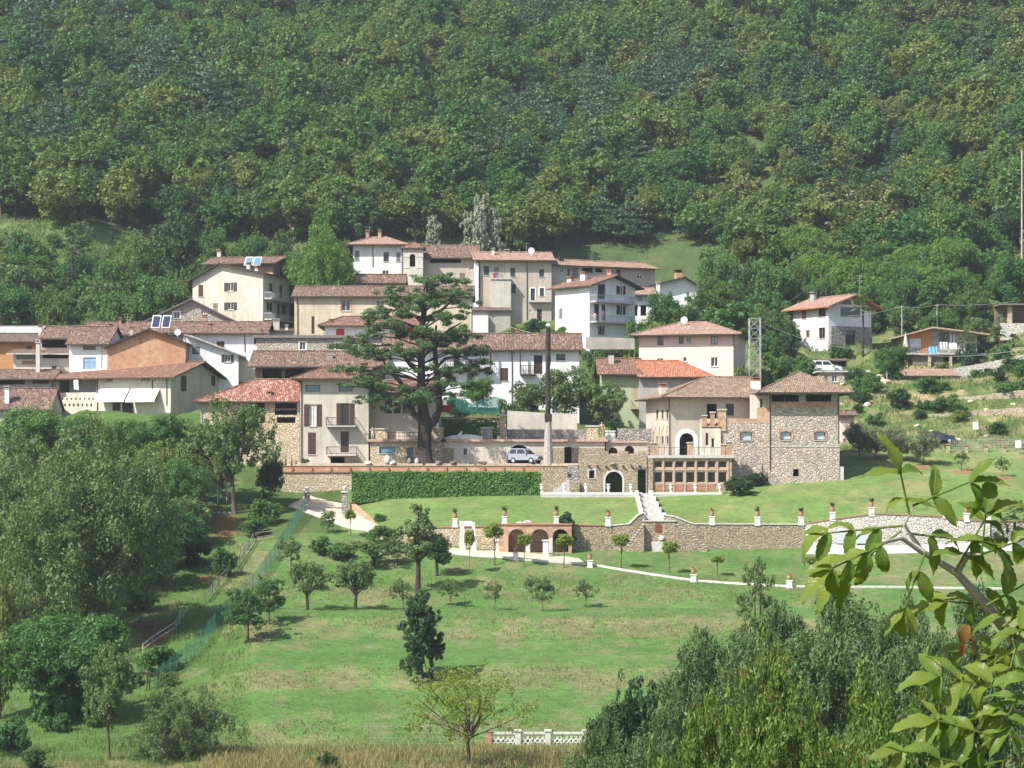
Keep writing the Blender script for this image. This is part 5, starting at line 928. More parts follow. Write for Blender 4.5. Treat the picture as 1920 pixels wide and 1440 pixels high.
# brick arcade
h = H('arcade', 'low brick arcade with three round arches and tiled top in the retaining wall', 935, 1072, 239.3, 0, 2.0, 1037, 984, 'flat', None, 'brick_dark', 'terracotta', .12, .1, th=.12, cat='arcade', fd=1)
for a, b in ((953, 985), (995, 1029), (1036, 1066)): h.void(0, a, 992, b, 1036, 'round')
h.finish()
for u in (990, 1032.5): x, _ = h.px(0, u, 1010); MB().box(x - .2, x + .2, -.1, -.004, 0, 1.6).build('pier', 'white_stone', h.t)
t = thing('white_monument', 'white stone garden gateway with two leaning slabs and lintel', 'monument', P(877, 1031, 238.5)); MB().hexa([(-.85, -.2, -.3), (-.2, -.2, -.3), (-.2, .2, -.3), (-.85, .2, -.3)], [(-.8, -.2, 2.9), (-.4, -.2, 2.9), (-.4, .2, 2.9), (-.8, .2, 2.9)]).build('slab', 'white_stone', t); MB().hexa([(.35, -.2, -.3), (.95, -.2, -.3), (.95, .2, -.3), (.35, .2, -.3)], [(.45, -.2, 2.9), (.75, -.2, 2.9), (.75, .2, 2.9), (.45, .2, 2.9)]).build('slab', 'white_stone', t); MB().box(-.85, .45, -.18, .18, 2.5, 3.0).build('lintel', 'white_paint', t)
pillar('white_pillar', 'plain white pillar in the court before the brick arcade', 1018, 1028, 1012, 1040, 236, 'white_paint', 'white_stone'); pillar('white_pillar', 'short white block at the left end of the brick arcade', 930, 941, 1012, 1036, 240.2, 'white_stone', 'white_paint')
# pots on pedestals
potme = MB().lathe([(.13, 0), (.18, .08), (.25, .28), (.23, .4), (.18, .46), (.25, .53), (.25, .58), (.2, .58)], 10).mesh('pot', 'terracotta', True)
def agave(n, L, rng, droop=.5):
    m = MB()
    for k in range(n):
        t_ = 2 * math.pi * k / n + rng.uniform(-.2, .2); e = rng.uniform(.5, 1.35); l = L * rng.uniform(.7, 1.1); d = Vector((math.cos(t_), math.sin(t_), 0)); p = [Vector((0, 0, 0)) + d * (l * s_ * math.cos(e)) + Vector((0, 0, l * s_ * math.sin(e) - droop * l * s_ * s_ * .6)) for s_ in (0, .35, .7, 1)]; sd_ = d.cross(Vector((0, 0, 1))) * .06
        for i in range(3): w0, w1 = (1, .9, .6, .05)[i], (1, .9, .6, .05)[i + 1]; m.poly([p[i] - sd_ * w0, p[i] + sd_ * w0, p[i + 1] + sd_ * w1, p[i + 1] - sd_ * w1])
    return m
PR = random.Random(3)
def pedpot(u, v, Y, ph, where, kind, hpx=None):
    p = P(u, v, Y); t = thing('pedestal', 'white pedestal ' + where, 'pedestal', p); MB().box(-.3, .3, -.3, .3, -.15, .1).box(-.24, .24, -.24, .24, .1, ph - .1).box(-.3, .3, -.3, .3, ph - .1, ph).build('block', 'white_paint', t)
    q = thing('potted_plant', 'terracotta pot with %s on the pedestal %s' % (kind, where), 'pot', p + Vector((0, 0, ph + .002))); put('pot', potme, q)
    if kind == 'spreading palm leaves': m = agave(16, 1.15, PR, 1.0); mt = 'palm_leaf'
    elif kind == 'small flowers': m = agave(14, .35, PR, .2); mt = 'yellow_leaf'
    else: m = agave(26, .8, PR, .1); mt = 'pot_plant'
    m.build('leaves', mt, q, (0, 0, .48))
foliage('palm_leaf', (.16, .14, .03), (.14, .15, .035)); foliage('yellow_leaf', (.18, .19, .03), (.16, .17, .03))
sp = 'spiky grass'
for u, v, Y, where, kd in ((853, 986, 241.4, 'left of the white monument', sp), (946, 982, 240.3, 'at the left end of the brick arcade', sp), (1043, 982, 240.3, 'beside the dark conifer on the arcade', sp), (1140, 984, 241.4, 'left of the garden stairs', 'spreading palm leaves'), (1335, 982, 241.4, 'right of the garden stairs', 'spreading palm leaves'), (1420, 983, 241.4, 'on the long straight stretch of wall', sp), (1502, 983, 241.45, 'where the curved pool wall begins', sp), (1561, 974, 240.85, 'midway up the curved pool wall', sp), (1634, 965, 240.45, 'at the top of the curved pool wall', sp), (1772, 969, 240.4, 'where the coping sweeps down', sp), (1812, 976, 240.4, 'on the swept coping', sp), (1853, 978, 240.5, 'next to the palm', sp)): pedpot(u, v, Y, .8, where, kd)
for u, v, where in ((967, 1052, 'on the kerb before the arcade'), (1106, 1064, 'on the kerb where the path slopes'), (1300, 1091, 'halfway down the sloping path kerb'), (1480, 1103, 'at the lower end of the path kerb')):
    q = hit(u, v); pedpot(u, HV - q.z / q.y * F, q.y + .15, .75, where, 'small flowers')
t = thing('planter_box', 'terracotta trough with grass at the pool wall', 'planter', P(1521, 1019, 236.8) + Vector((0, 0, .2))); MB().box(-.5, .5, -.25, .25, 0, .45).build('box', 'terracotta', t); agave(20, .8, PR, .1).build('leaves', 'pot_plant', t, (0, 0, .4))
# car
def suv(name, label, loc, rz, paint='car_silver', L=3.9, W=1.7, Hh=1.72, boxy=True):
    t = thing(name, label, 'car', loc, rz); sec = [(-L / 2, .55, .95, .9), (-L / 2 + .05, .42, 1.05, 1.0), (-L * .3, .38, 1.08, 1.0), (L * .2, .38, 1.06, 1.0), (L * .45, .4, .95, .96), (L / 2, .5, .8, .86)]; m = MB()
    for (x0, b0, t0, w0), (x1, b1, t1, w1) in zip(sec[:-1], sec[1:]): a, c = W / 2 * w0, W / 2 * w1; m.hexa([(x0, -a, b0), (x1, -c, b1), (x1, c, b1), (x0, a, b0)], [(x0, -a * .97, t0), (x1, -c * .97, t1), (x1, c * .97, t1), (x0, a * .97, t0)])
    cb = [(-L / 2 + .08, 1.05), (L * .17, 1.06)]; ct = [(-L / 2 + .22, Hh), (L * .02, Hh)]; a, c = W / 2 * .95, W / 2 * .78
    m.hexa([(cb[0][0], -a, 1.05), (cb[1][0], -a, 1.05), (cb[1][0], a, 1.05), (cb[0][0], a, 1.05)], [(ct[0][0], -c, Hh), (ct[1][0], -c, Hh), (ct[1][0], c, Hh), (ct[0][0], c, Hh)]); body = m.build('body', paint, t)
    def side(s_, x0b, x0t, x1b, x1t, nm):
        f = lambda x, z: (x, s_ * (a + (c - a) * (z - 1.05) / (Hh - 1.05) + .012), z); g = lambda x, z: (x, s_ * (a + (c - a) * (z - 1.05) / (Hh - 1.05) - .02), z); q = [(x0b, 1.12), (x1b, 1.12), (x1t, Hh - .1), (x0t, Hh - .1)]; MB().hexa([f(*p) for p in q], [g(*p) for p in q]).build(nm, 'glass', t)
    for s_ in (-1, 1): side(s_, -L / 2 + .2, -L / 2 + .3, -L * .22, -L * .22, 'window'); side(s_, -L * .19, -L * .19, L * .13, L * .01, 'window')
    q = [(L * .17 + .005, -a * .92, 1.1), (L * .17 + .005, a * .92, 1.1), (L * .03 + .01, c * .9, Hh - .09), (L * .03 + .01, -c * .9, Hh - .09)]; MB().hexa([(x + .015, y, z) for x, y, z in q], [(x - .02, y, z) for x, y, z in q]).build('windscreen', 'glass', t)
    for x in (-L * .31, L * .31):
        for s_ in (-1, 1):
            w = MB().tube([(0, -.11, 0), (0, .11, 0)], .34, 14).build('wheel', 'rubber', t, (x, s_ * (W / 2 - .1), .34)); MB().tube([(0, -.02, 0), (0, .02, 0)], .2, 10).build('rim', 'steel', w, (0, s_ * .11, 0))
    for s_ in (-1, 1): MB().box(L / 2 - .1, L / 2 + .015, s_ * .58 - .16, s_ * .58 + .16, .62, .78).build('headlight', 'lamp_white', t); MB().box(L * .12, L * .16, s_ * (W / 2 + .02), s_ * (W / 2 + .2), 1.05, 1.2).build('mirror', paint, t); MB().box(-L / 2 - .01, -L / 2 + .06, s_ * .66 - .08, s_ * .66 + .08, .7, 1.0).build('tail_light', 'red_cloth', t)
    MB().box(L / 2 - .08, L / 2 + .06, -W * .42, W * .42, .36, .55).build('bumper', paint, t); MB().box(L / 2 - .04, L / 2 + .02, -.36, .36, .6, .74).build('grille', 'iron', t); return t
cp = P(986, 869, 264.3); suv('parked_car', 'silver off-road car parked before the arched garage door', (cp.x, cp.y, gz(cp.x, cp.y)), R(-32))
cp = at(1549, 314); suv('parked_car', 'white van parked half hidden by bushes below the modern white house', (cp.x, cp.y, zv(314, 700)), R(15), 'car_white', 4.2); cp = at(1757, 279); suv('parked_car', 'dark blue car parked behind the olive trees by the fence', cp, R(5), 'car_blue', 4.2, Hh=1.5)
# pole with globe lamp
t = thing('lamp_pole', 'tall dark ivy stripped pole with white globe lamp on a pale tapered base', 'pole', (P(1028, 868, 263.4).x, 263.4, gz(P(1028, 868, 263.4).x, 263.4))); zz = lambda v: zv(263.4, v) - t.location.z
rb = random.Random(8); pts = [(rb.uniform(-.05, .05), rb.uniform(-.05, .05), zz(790) + (zz(614) - zz(790)) * k / 14) for k in range(15)]; m = MB().tube([(0, 0, -.3), (0, 0, zz(830)), (0, 0, zz(788))], [.62, .46, .36], 10); m.build('base', 'bark_pale', t); MB().tube(pts, [.27 + rb.uniform(-.04, .06) for _ in pts], 9).build('shaft', 'bark_dark', t); MB().box(-.42, .42, -.42, .42, zz(790), zz(776)).build('box', 'bark_dark', t); MB().lathe([(.05, -.2), (.2, -.12), (.27, 0), (.2, .15), (.05, .2)], 10, 0, (0, 0, zz(610))).build('globe', 'lamp_white', t, smooth=True)
ground = build_ground()
# ------------------------------------------------------------------ plants
foliage('leaf_oak', (.062, .125, .030), (.150, .190, .042)); foliage('leaf_green', (.045, .125, .034), (.098, .185, .038)); foliage('leaf_dark', (.028, .070, .024), (.044, .092, .028)); foliage('leaf_olive', (.15, .175, .105), (.125, .155, .08), .25)
foliage('leaf_pine', (.050, .105, .060), (.075, .135, .070), .15, .7); foliage('leaf_spruce', (.022, .052, .024), (.028, .062, .026), .1); foliage('leaf_silver', (.22, .26, .19), (.25, .28, .21), .25); foliage('leaf_bright', (.095, .19, .032), (.115, .21, .036), .4)
foliage('leaf_yellow', (.17, .23, .035), (.15, .21, .035), .4); foliage('leaf_cedar', (.062, .125, .040), (.072, .135, .042), .25, .65); foliage('leaf_hedge', (.085, .20, .026), (.085, .20, .026), .35, .5, .4); foliage('leaf_greygreen', (.105, .16, .058), (.092, .15, .048), .3)
foliage('leaf_cherry', (.085, .16, .026), (.125, .185, .03), .35, .5, .35); foliage('leaf_rust', (.15, .075, .03), (.19, .10, .035), .3); foliage('grass_bank', (.20, .20, .085), (.15, .18, .06), .3, .6); foliage('grass_dry', (.26, .23, .11), (.22, .21, .09), .3, .6); foliage('grass_green', (.10, .165, .045), (.12, .18, .05), .3)
foliage('leaf_blue', (.13, .18, .18), (.14, .19, .18), .15); foliage('leaf_brownish', (.135, .155, .05), (.12, .15, .05), .3); foliage('leaf_thicket', (.062, .115, .040), (.085, .14, .045), .3)
t = NT('leaf_walnut', .45, .3); sx = t.add('ShaderNodeSeparateXYZ'); t.link(t.obj(), sx.inputs[0]); ay = t.math('ABSOLUTE', sx.outputs[1]); oi = t.add('ShaderNodeObjectInfo')
vein = t.math('MAXIMUM', t.rng(ay, .004, .016, 1, 0), t.rng(t.math('SINE', t.math('MULTIPLY', t.math('SUBTRACT', sx.outputs[0], t.math('MULTIPLY', ay, .9)), 62)), .86, 1, 0, .7))
col = t.mix(oi.outputs['Random'], (.075, .145, .022), (.15, .20, .028)); col = t.mix(t.math('MULTIPLY', vein, .55), col, (.22, .27, .07)); nz = t.noise(9, 5, .7, t.obj()); col = t.mix(t.rng(nz, .62, .72, 0, .85), col, (.16, .09, .03)); col = t.mix(t.rng(t.noise(3, 3, .6, t.obj()), .45, .7, 0, .5), col, (.17, .20, .03)); t.color(col)
t.bump(t.math('SUBTRACT', 1, vein), .5, .01); tr = t.add('ShaderNodeBsdfTranslucent'); t.link(t.mix(1.0, col, (1.6, 1.6, .5), 'MULTIPLY'), tr.inputs[0]); mx_ = t.add('ShaderNodeMixShader'); mx_.inputs[0].default_value = .4; t.link(t.b.outputs[0], mx_.inputs[1]); t.link(tr.outputs[0], mx_.inputs[2]); t.link(mx_.outputs[0], t.n['Material Output'].inputs['Surface'])
def norm(a): return a / np.maximum(np.linalg.norm(a, axis=1, keepdims=True), 1e-6)
def cards(Pn, N, s, rng, aspect=.6, droop=0.):
    n = len(Pn); T = norm(np.cross(N, rng.normal(size=(n, 3)))); B = np.cross(N, T); s = s[:, None]
    if droop: B = norm(B * (1 - droop) + np.array([0, 0, -1.]) * droop); T = norm(np.cross(B, N))
    V = np.stack([Pn - B * s * .5, Pn + T * s * aspect * .5, Pn + B * s * .5, Pn - T * s * aspect * .5], 1).reshape(-1, 3); return V, np.arange(4 * n).reshape(n, 4)
def puff(Cc, Rr, n, size, rng, flat=1., up=.4, aspect=.6, shell=.5, droop=0., sub=7):
    if sub:                       # every bough carries smaller leaf bunches with gaps between them
        d = norm(rng.normal(size=(len(Rr) * sub, 3))); d[:, 2] *= flat; Cc = np.repeat(Cc, sub, 0) + d * (np.repeat(Rr, sub) * rng.uniform(.55, .95, len(d)))[:, None]; Rr = np.repeat(Rr, sub) * rng.uniform(.26, .5, len(d))
    w = Rr ** 2; idx = rng.choice(len(Rr), n, p=w / w.sum()); d = norm(rng.normal(size=(n, 3))); r = Rr[idx] * (shell + (1 - shell) * rng.random(n) ** .7); off = d * r[:, None]; off[:, 2] *= flat
    N = d * .9 + rng.normal(size=(n, 3)) * .38; N[:, 2] += up; return cards(Cc[idx] + off, norm(N), size * (.6 + .8 * rng.random(n)), rng, aspect, droop)
PROTO = {}
def trunk_mesh(name, tubes, mat):
    m = MB()
    for pts, rad in tubes: m.tube(pts, rad, 6)
    me = bpy.data.meshes.new(name); me.from_pydata(m.v, [], m.f); me.materials.append(M[mat]); me.polygons.foreach_set('use_smooth', [True] * len(m.f)); return me
def broad(key, seed, h, w, tb, k, cov, size, mat, bark='bark', cr=(.15, .27), flat=.85, shape=1., open_=.78, aspect=.6, droop=0., nl=8, shell=.5, tr=None, stems=1, mat2=None, f2=.02):
    n = int(cov * math.pi * w * (h * (1 - tb) * .75 + w * .25) / (.5 * size * size * aspect)); rng = np.random.default_rng(seed); z0 = tb * h; hc = (h - z0) / 2; zc = z0 + hc; d = norm(rng.normal(size=(k, 3))); r = rng.random(k) ** .45 * open_; Cc = d * r[:, None] * np.array([w / 2, w / 2, hc]); t = (Cc[:, 2] / hc + 1) / 2
    taper = np.clip(1.15 - shape * np.clip(t - .35, 0, 1) ** 1.5, .25, 1.15); Cc[:, 0] *= taper; Cc[:, 1] *= taper; Cc[:, 2] += zc; Rr = rng.uniform(cr[0], cr[1], k) * w * np.clip(taper, .5, 1); V, Fq = puff(Cc, Rr, n, size, rng, flat, .4, aspect, shell, droop)
    V[:, 2] = np.maximum(V[:, 2], .05); tr = tr or h * .022; tubes = []
    for s_ in range(stems):
        ox = rng.normal(0, .12 * w, 2) if stems > 1 else (0, 0); base = np.array([ox[0] * .3, ox[1] * .3, -.4]); top = np.array([ox[0] + rng.normal(0, .03) * w, ox[1] + rng.normal(0, .03) * w, z0 + hc * 1.2]); tp = [base + (top - base) * q + np.array([*rng.normal(0, .012 * w, 2), 0]) * (0 < q < 1) for q in (0, .25, .5, .75, 1)]; tubes.append((tp, [tr * 1.3, tr, tr * .8, tr * .55, tr * .25]))
    for i in rng.choice(k, min(nl, k), replace=False):
        q = rng.uniform(.3, .7); st = tp[1] + (tp[3] - tp[1]) * q; en = Cc[i]; mid = (st + en) / 2 + rng.normal(0, .03 * w, 3); tubes.append(([st, mid, en], [tr * .5, tr * .33, tr * .12]))
    PROTO[key] = (trunk_mesh(key + '_trunk', tubes, bark), np_mesh(key + '_crown', V, Fq, [mat, mat2] if mat2 else [mat], mi=(rng.random(len(Fq)) < f2).astype(int) if mat2 else None), h)
def conifer(key, seed, h, w, tb, layers, n, size, mat, flat=.3, power=.8, bark='bark_dark', gap=.35, aspect=.5, irr=.25):
    rng = np.random.default_rng(seed); Cc, Rr, tubes = [], [], [([(0, 0, -.4), (rng.normal(0, .05), rng.normal(0, .05), h * .5), (0, 0, h * .97)], [h * .02, h * .013, h * .003])]
    for L in range(layers):
        t = L / (layers - 1); z = h * (tb + (1 - tb) * t * .97); rad = w / 2 * (1 - t) ** power + .08 * w * (1 - t) + .02 * w; nb = max(3, int(7 * (1 - t) + 3)); ph = rng.random() * 6
        for b in range(nb):
            if rng.random() < irr * .5: continue
            a = ph + 2 * math.pi * b / nb + rng.normal(0, .2); l = rad * rng.uniform(1 - irr, 1 + irr * .6); zz = z + rng.normal(0, .02) * h; e = np.array([math.cos(a) * l, math.sin(a) * l, zz - .06 * l])
            if l > .12 * w: tubes.append(([(0, 0, zz - .03 * h), tuple(e * .95)], [h * .006, h * .002]))
            for q in ((.95, .6, .3) if l > .2 * w else (.8,)): Cc.append(e * np.array([q, q, 1])); Rr.append(max(.09 * w, l * gap * (1.2 - .4 * q)))
    V, Fq = puff(np.array(Cc), np.array(Rr), n, size, rng, flat, .6, aspect, .3); PROTO[key] = (trunk_mesh(key + '_trunk', tubes, bark), np_mesh(key + '_crown', V, Fq, [mat]), h)
TREES = []
def tree(key, name, label, loc, hgt=None, wsc=1., rz=None, group=None, cat='tree', rng=random.Random(77)):
    tm, cm, h0 = PROTO[key]; s_ = (hgt or h0) / h0; t = thing(name, label, cat, loc, rng.uniform(0, 6.28) if rz is None else rz, group); sc = (s_ * wsc, s_ * wsc, s_); put('trunk', tm, t, sc=sc); put('crown', cm, t, sc=sc); return t
def tpx(key, name, label, u, vt, Y=None, vb=None, wpx=None, group=None, cat='tree', sink=.1, rz=None):
    """tree whose foot stands on the ground at column u and whose top reaches picture row vt"""
    p = hit(u, vb) if vb is not None else at(u, Y); hgt = zv(p.y, vt) - p.z; cm = PROTO[key][1]; h0 = PROTO[key][2]
    w0 = WID.setdefault(key, max(v.co.x for v in cm.vertices) - min(v.co.x for v in cm.vertices)); wsc = 1. if wpx is None else (wpx / F * p.y) / (w0 * hgt / h0)
    if wpx and cat == 'shrub' and hgt < .62 * wpx / F * p.y: hgt = .62 * wpx / F * p.y; wsc = (wpx / F * p.y) / (w0 * hgt / h0)
    return tree(key, name, label, p - Vector((0, 0, sink)), hgt, wsc, rz, group, cat)
WID = {}
# wood on the mountain
broad('oak1', 1, 8.5, 7.4, .12, 42, 2.0, .46, 'leaf_oak'); broad('oak2', 2, 9, 6.6, .1, 40, 2.0, .46, 'leaf_green'); broad('oak3', 3, 7.5, 7.8, .1, 46, 2.0, .46, 'leaf_green', cr=(.12, .24)); broad('oak4', 4, 9.5, 6.4, .08, 44, 2.0, .46, 'leaf_oak', shape=.6); broad('oak5', 12, 8, 7, .1, 40, 2.0, .46, 'leaf_brownish')
conifer('pine1', 5, 10, 6.8, .25, 8, 3200, .46, 'leaf_pine', .3, .55); conifer('pine2', 6, 9, 7.4, .3, 7, 3200, .46, 'leaf_pine', .28, .45); conifer('pine3', 7, 11, 6.2, .2, 9, 3200, .46, 'leaf_pine', .3, .7); conifer('spruce', 8, 12, 5, .08, 14, 4200, .36, 'leaf_spruce', .4, .9); broad('bush', 9, 3.2, 4, .0, 18, 2.2, .34, 'leaf_green', nl=3); broad('bush2', 10, 2.8, 4.2, .0, 18, 2.2, .34, 'leaf_oak', nl=3)
broad('oak6', 13, 11.5, 5.4, .08, 46, 2.0, .44, 'leaf_green', shape=1.1, cr=(.13, .24)); broad('oak7', 14, 9, 10, .08, 60, 2.0, .46, 'leaf_oak', cr=(.1, .2)); conifer('pine4', 15, 13, 5.6, .15, 13, 4200, .44, 'leaf_pine', .32, .8)
broad('dark1', 11, 9, 8, .06, 42, 2.0, .46, 'leaf_dark')
fr = np.random.default_rng(42); pts = []
for Y in np.arange(352, 566, 4.1):
    for X in np.arange(-.25 * Y, .25 * Y, 4.5): pts.append((X + fr.uniform(-2.1, 2.1), Y + fr.uniform(-2, 2)))
pts = np.array(pts); zz_ = ground_z(pts[:, 0], pts[:, 1]); uu = 960 + F * pts[:, 0] / pts[:, 1]; vv = HV - F * zz_ / pts[:, 1]
TL = np.interp(uu, [-200, 0, 120, 300, 330, 420, 640, 900, 1030, 1080, 1150, 1300, 1345, 1400, 1480, 1600, 1800, 2100], [425, 424, 422, 425, 455, 460, 458, 462, 472, 462, 455, 456, 475, 500, 512, 520, 520, 510])
keep = vv < TL + fr.normal(0, 4, len(uu)); clear = fbm(pts[:, 0] * .035, pts[:, 1] * .035, 71); thin = (uu > 1200) & (vv < 430) & (vv > 70) & (clear > .60); keep &= ~(thin & (fr.random(len(uu)) < .22)); keep &= ~((uu < 75) & (vv > 45) & (vv < 120))
keep &= ~((np.abs((vv - 205) - (uu - 1040) * .62) < 5) & (uu > 1030) & (uu < 1110)); pts, zz_, uu, vv, thin = pts[keep], zz_[keep], uu[keep], vv[keep], thin[keep]
pn = fbm(pts[:, 0] * .03 + 5, pts[:, 1] * .03, 91); kinds = ['oak1', 'oak2', 'oak3', 'oak4', 'pine1', 'pine2', 'pine3', 'bush', 'bush2', 'dark1', 'oak5', 'oak6', 'oak7', 'pine4', 'spruce']; kk = []
for x, y, u, v, p_, th_ in zip(pts[:, 0], pts[:, 1], uu, vv, pn, thin):
    r = fr.random(); pine = np.clip((p_ - .40) * 4.5, 0, 1) * np.interp(u, [0, 300, 900, 1200, 1500], [.6, .9, .8, .6, .25]) * np.interp(v, [0, 60, 120, 330, 420], [.5, .8, 1, 1, .15])
    if th_ and fr.random() < .6: kk.append('bush' if fr.random() < .5 else 'bush2')
    elif r < pine: kk.append(('pine1', 'pine2', 'pine3', 'pine4')[fr.integers(4)])
    elif u > 1280 and v < 430 and fr.random() < .25: kk.append('bush' if fr.random() < .5 else 'bush2')
    else: q = fr.random(); kk.append('spruce' if q < .035 else 'dark1' if q < .08 else ('oak5' if q < .07 + .08 * (u > 900) else ('oak1', 'oak2', 'oak3', 'oak4', 'oak6', 'oak7')[fr.integers(6)]))
order = np.argsort(pts[:, 1]); LBL = {'spruce': ('spruce_tree', 'spruce at the wood edge'), 'oak1': ('oak_tree', 'oak at the wood edge'), 'oak2': ('ash_tree', 'ash at the wood edge'), 'oak3': ('hazel_tree', 'hazel at the wood edge'), 'oak4': ('oak_tree', 'oak at the wood edge'), 'oak5': ('oak_tree', 'oak at the wood edge'), 'oak6': ('hornbeam_tree', 'hornbeam at the wood edge'), 'oak7': ('chestnut_tree', 'chestnut at the wood edge'), 'p': ('pine_tree', 'pine at the wood edge'), 'b': ('shrub', 'shrub at the wood edge'), 'd': ('broadleaf_tree', 'broadleaf tree at the wood edge')}  # narrow, spreading and pointed kinds are plain broadleaf trees of no known species
ADJ = {'oak6': 'pointed green', 'oak7': 'broad olive', 'pine4': 'tall bluish', 'spruce': 'dark pointed', 'oak1': 'olive green', 'oak2': 'narrow green', 'oak3': 'spreading green', 'oak4': 'tall olive', 'oak5': 'brownish green', 'pine1': 'bluish layered', 'pine2': 'flat topped', 'pine3': 'slender', 'bush': 'green rounded', 'bush2': 'olive rounded', 'dark1': 'very dark'}
MARKS = [(110, 'above the left end of the meadow'), (210, 'above the dark spruce'), (300, 'above the broad round meadow tree'), (380, 'above the stone gable house'), (450, 'above the tall cream house'), (520, 'above the solar panels'), (600, 'above the walnut tree, left half'), (660, 'above the walnut tree, right half'), (750, 'above the pale green house'), (830, 'above the bell tower'), (880, 'left of the silver poplars'), (950, 'behind the silver poplars'), (1040, 'above the tall beige house'), (1120, 'above the row of grey houses'), (1220, 'above the upper meadow, left part'), (1330, 'above the upper meadow, right part'), (1420, 'above the lattice mast'), (1500, 'left above the modern white house'), (1580, 'above the modern white house'), (1660, 'right above the modern white house'), (1740, 'above the blue spruces'), (1830, 'above the bungalow'), (1890, 'above the chalet'), (9999, 'beside the tall pale pole')]
def mark(u): return next(m for lim, m in MARKS if u < lim)
single = set(); cnt = 0
for i in order:
    if -40 < uu[i] < 1960 and cnt < 285:
        cnt += 1; single.add(i); k = kk[i]; nm, lb = LBL.get(k) or LBL[k[0]]; tree(k, nm, '%s %s %s' % (ADJ[k], lb, mark(uu[i])), Vector((pts[i, 0], pts[i, 1], zz_[i] - .3)), PROTO[k][2] * fr.uniform(.65, 1.3), fr.uniform(.85, 1.2), None, 'trees along the foot of the wooded mountain', 'shrub' if k[0] == 'b' else 'tree')
rest = np.array([i for i in range(len(pts)) if i not in single]); V = np.stack([pts[rest, 0], pts[rest, 1], zz_[rest] - .3], 1).astype(np.float32); me = bpy.data.meshes.new('forest'); me.vertices.add(len(V)); me.vertices.foreach_set('co', V.ravel())
for nm, dt, arr in (('kind', 'INT', [kinds.index(kk[i]) for i in rest]), ('spin', 'FLOAT', fr.uniform(0, 6.28, len(rest))), ('size', 'FLOAT', np.clip((.55 + .9 * fbm(pts[rest, 0] * .08, pts[rest, 1] * .08, 33)) * fr.normal(1.0, .2, len(rest)), .5, 1.6))): at_ = me.attributes.new(nm, dt, 'POINT'); at_.data.foreach_set('value', np.array(arr, np.int32 if dt == 'INT' else np.float32))
me.update(); forest = put('forest', me); tag(forest, 'dense mixed wood covering the upper mountainside', 'forest', kind='stuff')
src = {}
for o in C.objects:
    if o.name.split('.')[0] == 'crown' and o.data.name[:-6] in kinds: src.setdefault(o.data.name[:-6], o)
ng = bpy.data.node_groups.new('forest', 'GeometryNodeTree'); ng.interface.new_socket('Geometry', in_out='INPUT', socket_type='NodeSocketGeometry'); ng.interface.new_socket('Geometry', in_out='OUTPUT', socket_type='NodeSocketGeometry'); N_ = ng.nodes; gi = N_.new('NodeGroupInput'); go = N_.new('NodeGroupOutput'); jn = N_.new('GeometryNodeJoinGeometry')
def attr(nm, ty): a = N_.new('GeometryNodeInputNamedAttribute'); a.data_type = ty; a.inputs[0].default_value = nm; return a.outputs[0]
ka = attr('kind', 'INT'); sa = attr('spin', 'FLOAT'); za = attr('size', 'FLOAT'); cx_ = N_.new('ShaderNodeCombineXYZ'); ng.links.new(sa, cx_.inputs[2])
for i, k in enumerate(kinds):
    if k not in src: continue
    cmp_ = N_.new('FunctionNodeCompare'); cmp_.data_type = 'INT'; cmp_.operation = 'EQUAL'; ins = [s_ for s_ in cmp_.inputs if s_.type == 'INT' and s_.enabled]; ng.links.new(ka, ins[0]); ins[1].default_value = i
    oi = N_.new('GeometryNodeObjectInfo'); oi.transform_space = 'ORIGINAL'; oi.inputs[0].default_value = src[k]; oi.inputs['As Instance'].default_value = True; ip = N_.new('GeometryNodeInstanceOnPoints'); ng.links.new(gi.outputs[0], ip.inputs['Points']); ng.links.new(cmp_.outputs[0], ip.inputs['Selection']); ng.links.new(oi.outputs['Geometry'], ip.inputs['Instance']); ng.links.new(cx_.outputs[0], ip.inputs['Rotation']); ng.links.new(za, ip.inputs['Scale']); ng.links.new(ip.outputs[0], jn.inputs[0])
ng.links.new(jn.outputs[0], go.inputs[0]); md = forest.modifiers.new('wood', 'NODES'); md.node_group = ng
# single trees round the village
broad('walnut', 21, 10, 10.5, .12, 60, 2.2, .30, 'leaf_bright', aspect=.5); broad('mid1', 22, 9, 8, .12, 55, 2.2, .30, 'leaf_green'); broad('mid2', 23, 8, 8.5, .1, 60, 2.2, .30, 'leaf_oak', cr=(.12, .22)); broad('mid3', 24, 7, 6.5, .06, 45, 1.7, .28, 'leaf_greygreen', cr=(.12, .22), open_=.85); conifer('poplar_dark', 25, 12, 3.2, .04, 16, 3500, .3, 'leaf_spruce', .5, .5)
broad('poplar', 26, 13, 4.6, .08, 60, 2.0, .28, 'leaf_silver', shape=.9, cr=(.12, .2)); broad('shrub1', 27, 3, 3.4, 0, 24, 2.2, .2, 'leaf_green', nl=4); broad('shrub2', 28, 3, 3.6, 0, 24, 2.2, .2, 'leaf_dark', nl=4); broad('shrub3', 29, 3, 3.6, 0, 24, 2.2, .2, 'leaf_yellow', nl=4); broad('olive', 30, 4.5, 4.6, .22, 36, 1.7, .2, 'leaf_olive', aspect=.35, open_=.85, nl=8); broad('birch', 31, 10, 5, .1, 50, 1.0, .24, 'leaf_greygreen', 'bark_pale', cr=(.1, .18), open_=.9)
conifer('spruce_fine', 32, 12, 6.2, .06, 18, 9000, .26, 'leaf_spruce', .4, .85); conifer('blue_spruce', 33, 8, 4.2, .05, 13, 5000, .24, 'leaf_blue', .4, .9); broad('bright1', 34, 8, 9, .15, 55, 2.2, .30, 'leaf_bright', flat=.6)
T = tpx
T('walnut', 'walnut_tree', 'large bright green walnut tree above the yellow house', 606, 418, 341, wpx=135)
T('spruce_fine', 'spruce_tree', 'dark spruce with pale trunk left of the stone gable house', 136, 440, 338, wpx=78)
